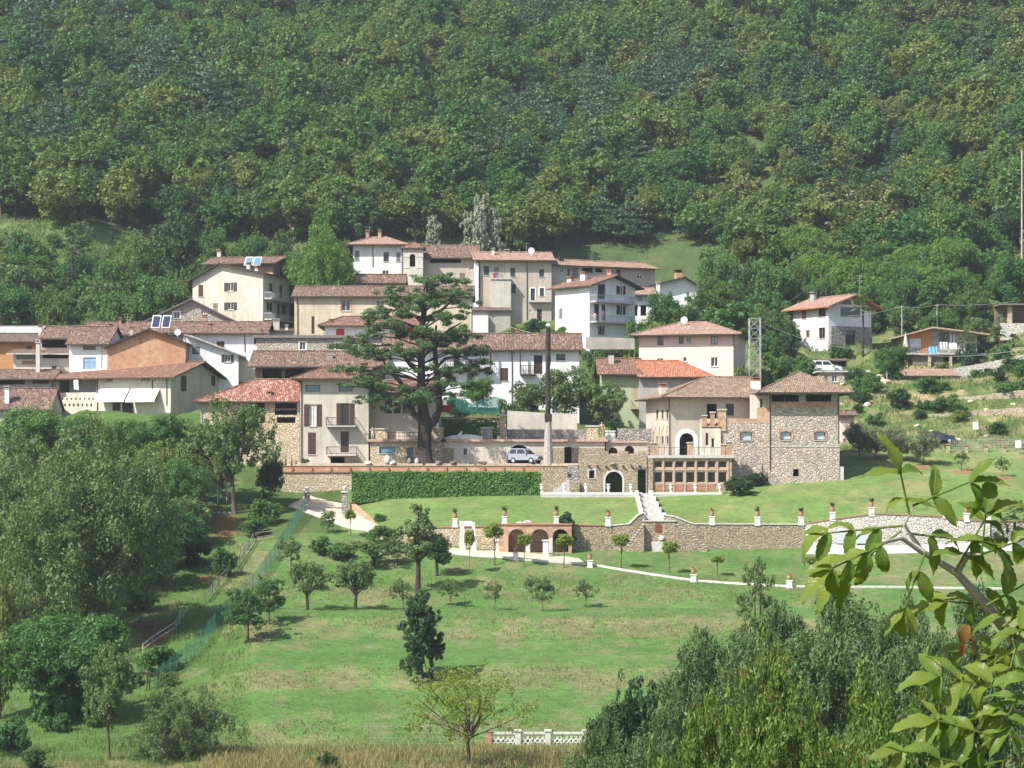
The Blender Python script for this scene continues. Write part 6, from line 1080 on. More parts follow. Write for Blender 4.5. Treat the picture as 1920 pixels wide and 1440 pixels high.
for u, vt, Y, w, k, lb in ((258, 425, 343, 135, 'mid2', 'broad round tree on the meadow above the stone gable house'), (62, 470, 344, 120, 'mid1', 'leafy tree at the left edge above the grey roof'), (185, 500, 333, 90, 'mid3', 'grey green bushy tree right of the dark spruce'), (20, 520, 328, 120, 'mid1', 'dense tree just above the grey flat roof'), (95, 530, 327, 100, 'mid2', 'dense dark green tree left of the spruce trunk'), (225, 530, 327, 100, 'mid1', 'tree in front of the broad round meadow tree'), (300, 500, 332, 110, 'mid1', 'tree right beside the stone gable house top'), (335, 520, 334, 60, 'mid2', 'narrow tree touching the tall cream house'), (205, 585, 318, 50, 'shrub1', 'bright bush between grey roof and spruce'), (335, 385, 362, 125, 'dark1', 'very dark broad tree at the upper edge of the meadow'), (395, 408, 362, 70, 'mid1', 'tree above the solar panels of the brick house'), (470, 425, 362, 85, 'mid1', 'tree behind the dark red brick house'), (530, 430, 360, 80, 'mid2', 'tree left of the walnut crown'), (560, 480, 350, 60, 'mid1', 'small tree below the walnut crown'), (0, 430, 352, 70, 'mid3', 'thin grey green tree at the left edge of the meadow'), (150, 405, 356, 60, 'birch', 'thin birch like tree on the meadow'), (40, 430, 350, 60, 'shrub1', 'bush on the meadow by the thin tree')): T(k, 'broadleaf_tree' if 'bush' not in lb else 'shrub', lb, u, vt, Y, wpx=w, cat='tree' if 'bush' not in lb else 'shrub')
for u, vt, w, lb in ((905, 318, 62, 'tallest silver poplar behind the tall beige house'), (930, 350, 45, 'silver poplar right of the tallest poplar'), (878, 356, 40, 'slim silver poplar left of the tallest poplar'), (815, 368, 48, 'silver leaved poplar above the open loft barn')): T('poplar', 'poplar_tree', lb, u, vt, 369, wpx=w)
for u, vt, Y, w, k, lb in ((995, 700, 283, 85, 'mid3', 'shrubby tree left of the dark pole'), (1058, 668, 284, 115, 'mid3', 'largest grey green tree right behind the dark pole'), (1125, 700, 283, 100, 'mid3', 'grey green tree before the green house'), (950, 738, 282, 50, 'shrub1', 'bush at the right end of the green netting'), (1158, 780, 279, 40, 'shrub2', 'dark bush below the green house wall'), (895, 700, 287, 70, 'mid1', 'tree rising behind the green netting'), (855, 735, 285, 45, 'shrub1', 'bush behind the netting beside the cedar'), (1195, 585, 323, 60, 'shrub1', 'green shrub under the balcony house'), (1245, 535, 327, 75, 'mid1', 'tree before the barge board house'), (1290, 555, 328, 60, 'mid3', 'loose tree right of the barge board house front'), (1232, 590, 320, 55, 'shrub3', 'yellow green shrub above the pink house roof'), (1165, 570, 330, 35, 'shrub1', 'shrub at the corner of the balcony house'), (1315, 590, 318, 60, 'shrub1', 'green shrub right above the pink house roof'), (1005, 595, 324, 50, 'shrub2', 'dark bush at the foot of the tall beige house'), (1045, 605, 322, 50, 'shrub1', 'bush by the white balcony house corner'), (970, 600, 322, 40, 'shrub1', 'low bush above the white house roof'), (860, 600, 322, 50, 'shrub1', 'bush half hidden behind the cedar crown'), (1385, 668, 299, 60, 'mid3', 'sparse tree beside the lattice mast'), (1130, 640, 305, 55, 'shrub1', 'bush in the garden above the green house'), (1175, 650, 303, 45, 'shrub3', 'yellow green bush left of the pink house'), (1345, 445, 360, 85, 'mid1', 'tree at the right end of the upper meadow'), (1395, 480, 352, 90, 'dark1', 'dark broad tree right of the upper meadow'), (1440, 470, 352, 90, 'mid1', 'green tree above the lattice mast'), (1490, 480, 355, 80, 'mid2', 'tree left behind the modern white house'), (1425, 560, 333, 55, 'shrub1', 'bush on the grass left of the modern white house'), (1475, 600, 325, 60, 'shrub2', 'dark bush beside the modern white house corner'), (1455, 650, 308, 70, 'shrub1', 'bush below the modern white house'), (1510, 655, 312, 60, 'shrub1', 'bush beside the white parked van'), (1440, 610, 320, 50, 'shrub1', 'small bush right of the lattice mast'), (1355, 540, 342, 50, 'shrub2', 'dark round bush right of the barge board house'), (1545, 505, 356, 80, 'mid1', 'tree behind the modern white roof'), (1640, 520, 352, 90, 'mid1', 'tree right behind the modern white house'), (1545, 530, 350, 40, 'shrub2', 'dark bush behind the white chimney pipe'), (1735, 480, 360, 105, 'bright1', 'bright spreading tree behind the bungalow, widest'), (1800, 500, 356, 90, 'bright1', 'bright spreading tree behind the bungalow pole'), (1870, 490, 358, 100, 'bright1', 'bright spreading tree beside the chalet'), (1700, 560, 343, 80, 'mid3', 'loose tree between modern house and bungalow'), (1765, 570, 340, 80, 'mid1', 'tree right behind the bungalow ridge'), (1835, 580, 338, 75, 'mid3', 'grey green tree behind the bungalow eave'), (1875, 590, 336, 50, 'olive', 'olive tree by the pergola'), (1672, 640, 304, 75, 'mid1', 'dark leafy tree left of the orange roofed shed'), (1840, 690, 307, 60, 'shrub1', 'round shrub below the white terrace wall'), (1740, 725, 297, 55, 'shrub1', 'shrub below the orange roofed shed'), (1900, 690, 305, 55, 'shrub1', 'shrub at the right edge below the white terrace wall'), (1690, 745, 292, 60, 'shrub2', 'dark shrub on the slope above the olive trees'), (1640, 720, 298, 45, 'shrub1', 'shrub left of the dark leafy slope tree'), (1610, 730, 296, 50, 'shrub1', 'shrub on the slope behind the tower roof'), (1600, 690, 306, 40, 'shrub2', 'dark bush right of the stone outbuilding'), (1870, 792, 282, 45, 'shrub1', 'round shrub behind the fence pillars'), (1750, 765, 290, 50, 'shrub1', 'low shrub on the terraced slope'), (1890, 745, 295, 55, 'shrub1', 'low shrub on the upper terraced slope'), (1795, 775, 288, 40, 'shrub2', 'dark low shrub between the boulders'), (1820, 640, 320, 50, 'shrub2', 'dark shrub below the bungalow terrace end'), (1665, 665, 313, 50, 'shrub1', 'shrub before the bungalow wall')):
    b = k.startswith('shrub'); T(k, 'shrub' if b else 'broadleaf_tree', lb, u, vt, Y, wpx=w, cat='shrub' if b else 'tree')
T('blue_spruce', 'spruce_tree', 'pair of blue spruces: the left tip, above the bungalow', 1688, 487, 366, wpx=30); T('blue_spruce', 'spruce_tree', 'pair of blue spruces: the right tip, above the bungalow', 1703, 488, 366, wpx=30); T('dark1', 'broadleaf_tree', 'purple brown leaved tree behind the white chimney pipe', 1548, 510, 352, wpx=35); TREES.append(1)
for u, vt, vb, w, lb in ((1610, 790, 860, 62, 'olive tree in the shade right behind the stone tower'), (1645, 800, 862, 65, 'second olive tree from the stone tower'), (1685, 800, 866, 75, 'third olive tree from the stone tower'), (1732, 806, 872, 62, 'pale olive tree in a brick edged bed beside the dark car')): T('olive', 'olive_tree', lb, u, vt, None, vb, w)
sc = np.random.default_rng(17); SADJ = {'mid1': 'full', 'mid2': 'olive tinted', 'mid3': 'airy', 'bright1': 'light', 'oak2': 'narrow', 'oak3': 'spreading', 'oak1': 'rounded', 'oak4': 'tall', 'dark1': 'dark', 'shrub1': 'fresh', 'shrub2': 'dark', 'shrub3': 'yellowish', 'bush': 'soft', 'bush2': 'dull'}
def scatter(n, u0, u1, y0, y1, ks, hs, label, group, gap=3.2):
    put_ = []
    for _ in range(n * 6):
        if len(put_) >= n: break
        u, Y = sc.uniform(u0, u1), sc.uniform(y0, y1); X = (u - 960) / F * Y
        if any(math.hypot(X - a, Y - b) < gap for a, b in put_): continue
        if any(-1.5 < (X - p[0]) * p[2] + (Y - p[1]) * p[3] < p[4] + 1.5 and -4 < -(X - p[0]) * p[3] + (Y - p[1]) * p[2] < p[5] + 1.5 for p in PADS): continue
        put_.append((X, Y)); k = ks[sc.integers(len(ks))]; sh = k.startswith(('shrub', 'bush')); tree(k, 'shrub' if sh else 'broadleaf_tree', SADJ.get(k, 'leafy') + ' ' + label, Vector((X, Y, gz(X, Y) - .2)), sc.uniform(*hs), sc.uniform(.85, 1.15), None, group, 'shrub' if sh else 'tree')
scatter(26, -20, 350, 318, 343, ['mid1', 'mid2', 'mid3', 'oak2', 'oak3'], (6, 10), 'green tree of the grove above the left hand roofs', 'grove above the left hand roofs', 3.4)
scatter(14, 380, 660, 350, 362, ['mid1', 'mid2', 'oak1', 'oak4'], (7, 10), 'green tree behind the tall cream house and the walnut', 'trees behind the cream house and walnut', 3.4)
scatter(14, 700, 1040, 361, 368, ['mid1', 'mid2', 'oak2', 'shrub1'], (5, 8.5), 'green tree right behind the uppermost houses', 'trees behind the uppermost houses', 3)
scatter(20, 1330, 1455, 326, 356, ['mid1', 'mid2', 'oak2', 'dark1', 'shrub1'], (5, 9), 'green tree on the slope between meadow and modern house', 'trees left of the modern white house', 3.2)
scatter(34, 1490, 1950, 346, 376, ['mid1', 'mid2', 'bright1', 'oak3', 'oak2'], (6, 9.5), 'green tree behind the modern house and the bungalow', 'trees behind modern house and bungalow', 3.4)
scatter(34, 1400, 1940, 286, 330, ['shrub1', 'shrub1', 'shrub2', 'shrub3', 'bush'], (1.2, 2.6), 'low green shrub on the terraced slope right of the villa', 'shrubs on the terraced slope', 2.5)
scatter(18, 1100, 1330, 306, 330, ['shrub1', 'shrub2', 'shrub3'], (1.5, 3.2), 'garden shrub around the balcony house and the pink house', 'garden shrubs round the balcony house', 2.2)
scatter(14, 1060, 1350, 352, 372, ['shrub1', 'bush', 'bush2'], (1.0, 2.4), 'low shrub on the upper meadow', 'shrubs on the upper meadow', 3)
scatter(34, -10, 320, 168, 262, ['shrub1', 'shrub1', 'shrub2', 'bush', 'mid3'], (1.4, 3.6), 'green undergrowth bush on the slope below the long cream house', 'undergrowth on the left slope', 3.0)
scatter(14, -10, 340, 222, 250, ['mid1', 'mid2', 'mid3'], (6, 9), 'leafy tree on the bank below the long cream house', 'trees on the bank below the cream house', 4.0)
scatter(16, -10, 380, 347, 362, ['bush', 'bush2', 'shrub1', 'mid3'], (1.5, 5), 'bushy plant scattered on the left hand meadow', 'bushes on the left hand meadow', 3.4)
# palms
def palm(label, u, vt, Y, wpx, vb=None):
    p = hit(u, vb) if vb else at(u, Y); hgt = zv(p.y, vt) - p.z; r = wpx / F * p.y / 2; t = thing('palm_tree', label, 'palm', p); hc = max(hgt - r * .7, .5); MB().tube([(0, 0, -.3), (.05, 0, hc * .5), (0, .05, hc)], [.2, .16, .14], 8).build('trunk', 'bark_dark', t); m = MB(); rg = random.Random(int(u))
    for k in range(34):
        a = k * 2.4; e = rg.uniform(-.5, 1.3); d = Vector((math.cos(a), math.sin(a), 0)); s_ = d.cross(Vector((0, 0, 1))); l = r * rg.uniform(.8, 1.1); c0 = Vector((0, 0, hc)); tip = c0 + d * l * math.cos(e) * .62 + Vector((0, 0, l * math.sin(e) * .62))
        for j in range(9):
            b = (j - 4) / 4 * 1.25; dd = (d * math.cos(e) * math.cos(b) + s_ * math.sin(b) + Vector((0, 0, math.sin(e) * math.cos(b)))).normalized(); q = tip + dd * l * .42 + Vector((0, 0, -.12 * l)); n = dd.cross(Vector((.2, .1, 1))).normalized() * .11 * (.5 + r * .4); m.poly([tip - n * .5, tip + n * .5, q + n * .7, q - n * .7])
        m.poly([c0 - s_ * .02, c0 + s_ * .02, tip + s_ * .02, tip - s_ * .02])
    m.build('crown', 'leaf_greygreen', t)
palm('fan palm before the modern white house', 1618, 558, 329, 50); palm('fan palm on the bungalow terrace', 1812, 622, 322, 40); palm('small fan palm on the slope left of the pergola', 1900, 628, 324, 26); palm('fan palm below the pergola', 1870, 612, 330, 34); palm('large fan palm by the pool wall at the right edge', 1902, 942, 237.2, 62); palm('fan palm among the bushes behind the bungalow', 1785, 575, 345, 30)
# cedar
def cedar():
    t = thing('cedar_tree', 'old spreading cedar with forked dark trunk on the villa terrace', 'cedar', (P(795, 866, 264).x, 263.9, gz(P(795, 866, 264).x, 263.9))); o = t.location; rng = np.random.default_rng(4)
    def q(u, v, dy=0.): p = P(u, v, 263.9 + dy); return np.array([p.x - o.x, p.y - o.y, p.z - o.z])
    tubes = [([q(797, 872), q(796, 840), q(797, 800), q(793, 765), q(790, 720), q(790, 660), q(793, 600), q(800, 555), q(803, 520)], [1.05, .88, .85, .62, .52, .45, .36, .22, .08]), ([q(800, 800), q(815, 788), q(824, 765), q(822, 730), q(818, 690), q(815, 650), q(818, 610)], [.6, .5, .42, .38, .33, .25, .12]), ([q(795, 792), q(775, 775, -1), q(768, 750, -1.5), q(750, 715, -2), q(735, 700, -2.3), q(715, 672, -2.5)], [.45, .36, .3, .26, .2, .1]), ([q(818, 690), q(835, 672, 1), q(862, 668, 2), q(885, 676, 2.5)], [.22, .17, .12, .06]), ([q(790, 700), q(770, 685, -1), q(748, 655, -2), q(730, 645, -2.5), q(700, 650, -3)], [.28, .24, .18, .13, .06]), ([q(793, 600), q(775, 590, 1), q(745, 580, 1.5), q(705, 590, 2)], [.25, .2, .13, .06]), ([q(797, 600), q(830, 580, -1), q(850, 560, -2), q(868, 570, -2.5)], [.25, .19, .12, .05]), ([q(815, 650), q(840, 620, 1), q(865, 605, 1.5)], [.2, .15, .06])]
    pads = [(640, 690, 22, 5), (660, 640, 34, 0), (690, 625, 30, -1), (672, 655, 30, -2), (700, 690, 30, -2), (672, 710, 32, -3), (645, 688, 22, -3), (705, 665, 34, 1), (735, 650, 28, -1), (720, 575, 34, 1), (700, 592, 26, 2), (745, 560, 34, 1.5), (760, 585, 30, 0), (735, 600, 32, -1), (780, 570, 34, 0), (805, 520, 34, 0), (830, 515, 28, -1), (850, 525, 28, -1.5), (868, 545, 26, -2), (875, 570, 24, -2.5), (835, 560, 32, 1), (805, 560, 34, -1), (820, 590, 30, 1), (850, 590, 30, -1), (735, 540, 26, 2), (790, 545, 26, 2), (780, 625, 32, 2), (830, 630, 36, 1), (815, 645, 32, -1), (850, 640, 28, 2), (800, 615, 30, -2), (870, 625, 24, 1), (885, 655, 30, 2), (890, 680, 28, 2), (870, 690, 26, 1), (905, 690, 22, 3), (830, 690, 28, -1), (840, 715, 28, -1), (825, 700, 26, 1), (850, 735, 22, -1), (775, 735, 34, -3), (755, 725, 30, -2), (785, 745, 26, -3), (730, 735, 30, -2), (720, 760, 16, -2.5), (745, 690, 26, -2), (690, 745, 20, -2.5), (712, 720, 26, -3), (765, 660, 26, -2), (790, 690, 22, 2), (650, 720, 16, -3), (860, 655, 26, 0), (895, 720, 16, 2.5), (700, 610, 24, 1), (760, 620, 26, 2), (845, 545, 24, 0)]
    Cc, Rr = [], []
    for (u, v, r, dy) in pads:
        c = q(u, v + 4, dy); rm = r / F * 264
        for k in range(11): Cc.append(c + np.array([rng.normal(0, .56) * rm, rng.normal(0, .6) * rm, rng.normal(0, .17) * rm])); Rr.append(rm * rng.uniform(.2, .5))
        s_ = np.array([q(795, min(v + 30, 760))[0], 0, q(795, min(v + 26, 760))[2]]); mid = (s_ + c) / 2 + np.array([0, 0, .4]); tubes.append(([s_, mid, c], [.11, .08, .04]))
    V, Fq = puff(np.array(Cc), np.array(Rr), 62000, .27, rng, .52, .5, .42, .2, 0., 0); put('trunk', trunk_mesh('cedar_trunk', tubes, 'bark_dark'), t); put('crown', np_mesh('cedar_crown', V, Fq, ['leaf_cedar']), t)
cedar()
# hedges
def hedge(label, u0, u1, vt, vb, Y, dep, n, size, mat='leaf_hedge', slope=0):
    a = P(u0, vb, Y); L = (u1 - u0) / F * Y; hh = (vb - vt) / F * Y; rng = np.random.default_rng(int(u0)); t = thing('hedge', label, 'hedge', a); m = rng.random(n); Pn = np.zeros((n, 3)); N = np.zeros((n, 3)); A = [L * hh, L * dep, dep * hh, dep * hh]; cs = np.cumsum(A) / sum(A); x, y, z = rng.random(n) * L, rng.random(n) * dep, rng.random(n) * hh
    f = m < cs[0]; Pn[f] = np.stack([x, y * 0, z], 1)[f]; N[f] = (0, -1, .3); f = (m >= cs[0]) & (m < cs[1]); Pn[f] = np.stack([x, y, x * 0 + hh], 1)[f]; N[f] = (0, -.2, 1); f = (m >= cs[1]) & (m < cs[2]); Pn[f] = np.stack([x * 0, y, z], 1)[f]; N[f] = (-1, 0, .3); f = m >= cs[2]; Pn[f] = np.stack([x * 0 + L, y, z], 1)[f]; N[f] = (1, 0, .3)
    wob = (fbm(Pn[:, 0] * .8, Pn[:, 2] * .9, 5) - .5) * .4; Pn[:, 1] += wob + rng.normal(0, .06, n); Pn[:, 2] += np.where(Pn[:, 2] > hh * .9, (fbm(Pn[:, 0] * 1.1, Pn[:, 1], 8) - .5) * .3, 0) + rng.normal(0, .04, n) - slope * (1 - Pn[:, 0] / L) * (1 - Pn[:, 2] / hh)
    V, Fq = cards(Pn, norm(N + rng.normal(0, .45, (n, 3))), size * rng.uniform(.6, 1.4, n), rng, .65); put('foliage', np_mesh('hedge_foliage', V, Fq, [mat]), t); MB().hexa([(.25, .25, -.5 - slope), (L - .25, .25, -.3), (L - .25, dep - .2, -.3), (.25, dep - .2, -.5 - slope)], [(.25, .25, hh - .25), (L - .25, .25, hh - .25), (L - .25, dep - .2, hh - .25), (.25, dep - .2, hh - .25)]).build('stems', 'leaf_dark', t)
hedge('long clipped laurel hedge in front of the terrace wall', 660, 1013, 886, 934, 258.8, 1.9, 20000, .23, slope=.5); hedge('dark ivy hedge on the roof terrace below the netting', 829, 936, 787, 818, 273.5, 1.0, 5000, .2)
# orchard and garden trees
broad('vase', 41, 6, 4, .2, 24, 1.1, .19, 'leaf_green', aspect=.4, open_=1.0, cr=(.1, .22), nl=12); broad('apple', 42, 5, 4.4, .30, 20, 1.15, .19, 'leaf_greygreen', 'bark_dark', open_=1.0, flat=.8, tr=.17, cr=(.11, .24), shape=.4, nl=14); broad('tallpear', 43, 10, 4.2, .22, 40, 1.4, .22, 'leaf_greygreen', 'bark_dark', shape=.8, cr=(.13, .22), tr=.3); broad('young', 44, 3.4, 2.6, .28, 22, 0.75, .17, 'leaf_greygreen', 'bark', open_=.95, cr=(.1, .18), tr=.05, aspect=.4); broad('dense', 45, 4.6, 3.8, .34, 30, 2.2, .2, 'leaf_dark', 'bark_dark', tr=.18); broad('ball', 46, 3.4, 1.7, .55, 14, 2.2, .15, 'leaf_yellow', tr=.05, cr=(.26, .34), open_=.5, nl=4); broad('ivytree', 47, 9, 5, .0, 44, 2.0, .22, 'leaf_dark', cr=(.11, .24), shape=.5, open_=.95); broad('cone', 48, 4.8, 3, .02, 30, 2.4, .2, 'leaf_dark', shape=1.1)
for k, u, vb, vt, w, nm, lb in (('vase', 464, 1205, 1082, 82, 'fruit_tree', 'fruit tree with upright vase shaped crown near the green fence'), ('vase', 505, 1172, 1068, 60, 'fruit_tree', 'fruit tree with pale shoots right behind the vase shaped tree'), ('apple', 576, 1144, 1042, 82, 'fruit_tree', 'fruit tree with forked trunk and round grey green crown'), ('apple', 667, 1144, 1040, 92, 'fruit_tree', 'fruit tree with thick leaning trunk and full round crown'), ('tallpear', 783, 1110, 932, 74, 'pear_tree', 'tall narrow pear tree with dark leaning trunk'), ('dense', 819, 1080, 995, 62, 'fruit_tree', 'dark dense round tree right of the tall pear tree'), ('young', 755, 1146, 1080, 56, 'fruit_tree', 'young tree with flat leafy top below the tall pear tree'), ('apple', 700, 1065, 1008, 105, 'fruit_tree', 'shaded wide fruit tree behind the full round one'), ('young', 844, 1138, 1080, 50, 'fruit_tree', 'thin young tree in front of the big round shadow'), ('young', 928, 1144, 1084, 40, 'fruit_tree', 'very sparse young tree right of the round shadow'), ('young', 998, 1128, 1074, 38, 'fruit_tree', 'sparse young tree, rear one of the close pair'), ('young', 1018, 1146, 1076, 48, 'fruit_tree', 'sparse young tree, front one of the close pair'), ('young', 1098, 1140, 1082, 42, 'fruit_tree', 'young tree with two pale stems on the open bank'), ('young', 578, 1110, 1050, 40, 'fruit_tree', 'little tree behind the forked trunk'), ('young', 545, 1080, 1000, 60, 'fruit_tree', 'slender leafy tree at the upper end of the green fence'), ('vase', 615, 1000, 948, 34, 'fruit_tree', 'slim young tree at the edge of the driveway'), ('young', 745, 1060, 1000, 50, 'fruit_tree', 'thin tree with reddish stem left of the tall pear tree'), ('shrub1', 600, 1040, 1000, 50, 'shrub', 'low green shrub on the bank below the driveway'), ('shrub1', 640, 1050, 1010, 60, 'shrub', 'shrub on the bank right below the driveway kerb'), ('shrub1', 720, 1020, 985, 70, 'shrub', 'wide shrub with white blossoms by the driveway'), ('shrub1', 712, 978, 958, 26, 'shrub', 'rose bush on the upper lawn'), ('shrub3', 602, 1022, 1000, 26, 'shrub', 'yellow green tuft on the bank below the gate'), ('ivytree', 790, 1282, 1102, 100, 'ivy_tree', 'dark ivy clad tree standing alone on the lower terrace'), ('cone', 1062, 1035, 948, 46, 'conifer', 'dark conical shrub in front of the brick arcade'), ('shrub2', 1420, 912, 884, 46, 'shrub', 'dark shrub at the corner of the stone tower'), ('poplar_dark', 1430, 908, 862, 13, 'cypress', 'small dark cypress at the corner of the stone tower'), ('shrub1', 1395, 905, 880, 40, 'shrub', 'leafy shrub beside the flower bed wall'), ('shrub2', 1385, 928, 912, 60, 'shrub', 'low grey green shrub beside the winter garden kerb'), ('young', 1447, 888, 865, 0, '', '')):
    if not nm: continue
    T(k, nm, lb, u, vt, None, vb, w, cat='shrub' if nm == 'shrub' else 'tree')
for u, vb, vt, w, lb in ((657, 1006, 950, 26, 'standard tree with ball crown beside the driveway'), (880, 1078, 984, 24, 'thin double stemmed standard tree before the white monument'), (927, 1062, 972, 42, 'ball crowned standard tree right of the white monument'), (983, 1064, 994, 32, 'ball crowned standard tree before the left arches'), (1058, 1066, 994, 38, 'ball crowned standard tree before the dark conical shrub'), (1165, 1066, 994, 38, 'ball crowned standard tree before the left garden stairs'), (1255, 1078, 1008, 36, 'ball crowned standard tree before the fountain'), (1345, 1082, 1036, 30, 'small standard rose tree on the lower lawn'), (1520, 1085, 1038, 26, 'small standard rose tree before the curved pool wall')): T('ball', 'standard_tree', lb, u, vt, None, vb, w)
for u, vb, vt, lb in ((1803, 884, 842, 'young olive in the middle brick edged bed'), (1880, 896, 852, 'young olive in the brick edged bed nearest the pool')): T('young', 'olive_tree', lb, u, vt, None, vb, 30)
for u, v, w, lb in ((1727, 878, 32, 'brick edged bed around the pale olive tree'), (1803, 888, 34, 'brick edged bed around the young olive, middle one'), (1880, 899, 36, 'brick edged bed around the young olive close to the pool')):
    p = hit(u, v); hw = w / 2 / F * p.y; t = thing('plant_bed', lb, 'plant bed', p); MB().box(-hw, hw, -.12, 0, -.6, .32).build('edge', 'terracotta', t); MB().box(-hw, -hw + .12, 0, 1.6, -.6, .3).build('edge', 'terracotta', t); MB().box(hw - .12, hw, 0, 1.6, -.6, .3).build('edge', 'terracotta', t); MB().box(-hw + .12, hw - .12, .003, 1.6, -.6, .2).build('soil', 'rock_tan', t)
for u, vt in ((536, 845), (547, 852), (555, 858)): T('poplar_dark', 'cypress', 'small pencil cypress before the rubble stone barn', u, vt, 264.5, wpx=7, group='pencil cypresses before the barn')
T('shrub1', 'shrub', 'round shrub at the corner of the three storey cream house', 571, 855, 265, wpx=20, cat='shrub')
# left side trees
broad('bigleft', 51, 17, 17, .04, 120, 1.7, .34, 'leaf_greygreen', 'bark_dark', cr=(.09, .17), aspect=.42, open_=.86, nl=14); broad('left2', 52, 9, 10, .12, 80, 1.9, .25, 'leaf_green', 'bark_dark', cr=(.1, .18), aspect=.5, nl=12); broad('left3', 53, 9, 7, .22, 55, 1.3, .22, 'leaf_greygreen', 'bark', cr=(.1, .17), open_=.9, nl=10); broad('scrub', 54, 5, 7, .02, 60, 1.0, .18, 'leaf_greygreen', 'bark_pale', cr=(.1, .18), open_=.95, nl=24, aspect=.4, stems=4, tr=.06, shell=.2)
for k, u, Y, vt, w, nm, lb in (('bigleft', 165, 205, 765, 370, 'broadleaf_tree', 'huge spreading tree with silvery green leaves below the long cream house'), ('bigleft', 40, 215, 800, 260, 'broadleaf_tree', 'spreading tree at the left edge behind the huge one'), ('left2', 120, 176, 1125, 270, 'broadleaf_tree', 'bright green tree with forked trunk in front of the huge tree'), ('left3', 205, 158, 1195, 110, 'broadleaf_tree', 'slender leaning tree at the bottom left'), ('left3', 440, 252, 735, 165, 'broadleaf_tree', 'airy tree with dark trunk before the rubble stone barn'), ('mid3', 380, 256, 762, 120, 'broadleaf_tree', 'airy tree left of the one before the barn'), ('left2', 310, 260, 756, 130, 'broadleaf_tree', 'full green tree under the long cream house wall'), ('left2', 235, 258, 768, 130, 'broadleaf_tree', 'full green tree left of the awnings'), ('mid1', 70, 266, 748, 150, 'broadleaf_tree', 'tree below the small orange patched roof'), ('left2', 155, 262, 762, 110, 'broadleaf_tree', 'full green tree below the loggia of the long cream house'), ('left2', 335, 244, 840, 150, 'broadleaf_tree', 'tree rising right behind the huge spreading tree'), ('dark1', 505, 257, 838, 60, 'broadleaf_tree', 'dark upright bush at the left end of the terrace wall'), ('shrub1', 497, 247, 925, 70, 'shrub', 'bright green bush left of the driveway'), ('shrub1', 478, 243, 965, 60, 'shrub', 'lower green bush left of the driveway'), ('mid2', 0, 178, 1060, 130, 'broadleaf_tree', 'dark tree cut by the left edge'), ('scrub', 360, 160, 1275, 200, 'shrub', 'twiggy grey green thicket at the bottom left'), ('scrub', 300, 157, 1330, 140, 'shrub', 'twiggy low thicket beside the slender leaning tree'), ('shrub2', 365, 232, 1000, 70, 'shrub', 'dark shrub by the red soil patch'), ('shrub1', 420, 228, 1015, 50, 'shrub', 'shrub above the white rail fence'), ('shrub2', 60, 153, 1400, 60, 'shrub', 'dark weeds at the bottom left corner'), ('shrub1', 20, 160, 1330, 80, 'shrub', 'green weeds at the left edge'), ('shrub2', 615, 153, 1405, 45, 'shrub', 'small dark bush in the dry grass')): T(k, nm, lb, u, vt, Y, wpx=w, cat='shrub' if nm == 'shrub' else 'tree')
# lower right thicket and the thin yellow tree
broad('yellowtree', 61, 8, 9, .3, 60, 0.38, .2, 'leaf_yellow', 'bark', cr=(.09, .16), open_=.98, nl=26, aspect=.5, tr=.14, shell=.1); T('yellowtree', 'broadleaf_tree', 'thin yellow green tree with bare branches before the balustrade', 880, 1235, 153, wpx=270)
broad('locust', 62, 16, 14, .3, 120, 2.0, .27, 'leaf_thicket', cr=(.09, .16), open_=.9, aspect=.45)
broad('cherry', 63, 13, 9, .3, 110, 1.25, .25, 'leaf_cherry', mat2='leaf_rust', f2=.025, cr=(.08, .14), open_=.95, aspect=.36, droop=.35, nl=16, shell=.3, shape=.5); broad('sparse', 64, 16, 7, .1, 60, 0.6, .22, 'leaf_greygreen', cr=(.09, .15), open_=1., aspect=.5, nl=20, shell=.2); broad('thicketcone', 65, 16, 9, .2, 90, 2.2, .27, 'leaf_dark', cr=(.1, .17), shape=1.0, aspect=.5)
for k, u, Y, vt, w, nm, lb in (('locust', 1585, 122, 1088, 412, 'broadleaf_tree', 'broad grey green tree in the thicket below the pool'), ('locust', 1455, 128, 1120, 300, 'broadleaf_tree', 'grey green tree left in the thicket below the sloping path'), ('locust', 1700, 118, 1110, 287, 'broadleaf_tree', 'grey green tree behind the walnut branch'), ('locust', 1820, 116, 1085, 300, 'broadleaf_tree', 'grey green tree at the right edge of the thicket'), ('sparse', 1412, 140, 1005, 130, 'broadleaf_tree', 'airy tree rising above the thicket to the path kerb'), ('locust', 1320, 120, 1170, 275, 'broadleaf_tree', 'pale tree in the middle of the thicket edge'), ('thicketcone', 1180, 112, 1200, 190, 'broadleaf_tree', 'dark pointed tree at the left end of the thicket'), ('locust', 1135, 104, 1330, 200, 'broadleaf_tree', 'low tree before the dark pointed one'), ('locust', 1260, 100, 1290, 275, 'broadleaf_tree', 'low grey green tree between pointed tree and cherries'), ('cherry', 1425, 58, 1165, 324, 'cherry_tree', 'cherry tree with drooping leaves, the tallest of the front thicket'), ('cherry', 1575, 55, 1230, 360, 'cherry_tree', 'cherry tree with drooping leaves beside the tallest one'), ('cherry', 1705, 57, 1215, 288, 'cherry_tree', 'cherry tree with drooping leaves under the walnut branch'), ('cherry', 1335, 50, 1290, 312, 'cherry_tree', 'low cherry tree left before the tallest one'), ('cherry', 1490, 46, 1300, 360, 'cherry_tree', 'low cherry tree at the bottom under the tallest one'), ('cherry', 1650, 44, 1330, 360, 'cherry_tree', 'low cherry tree at the bottom near the walnut leaves'), ('cherry', 1205, 52, 1375, 216, 'cherry_tree', 'low cherry tree at the left end of the front thicket')): T(k, nm, lb, u, vt, Y, wpx=w)
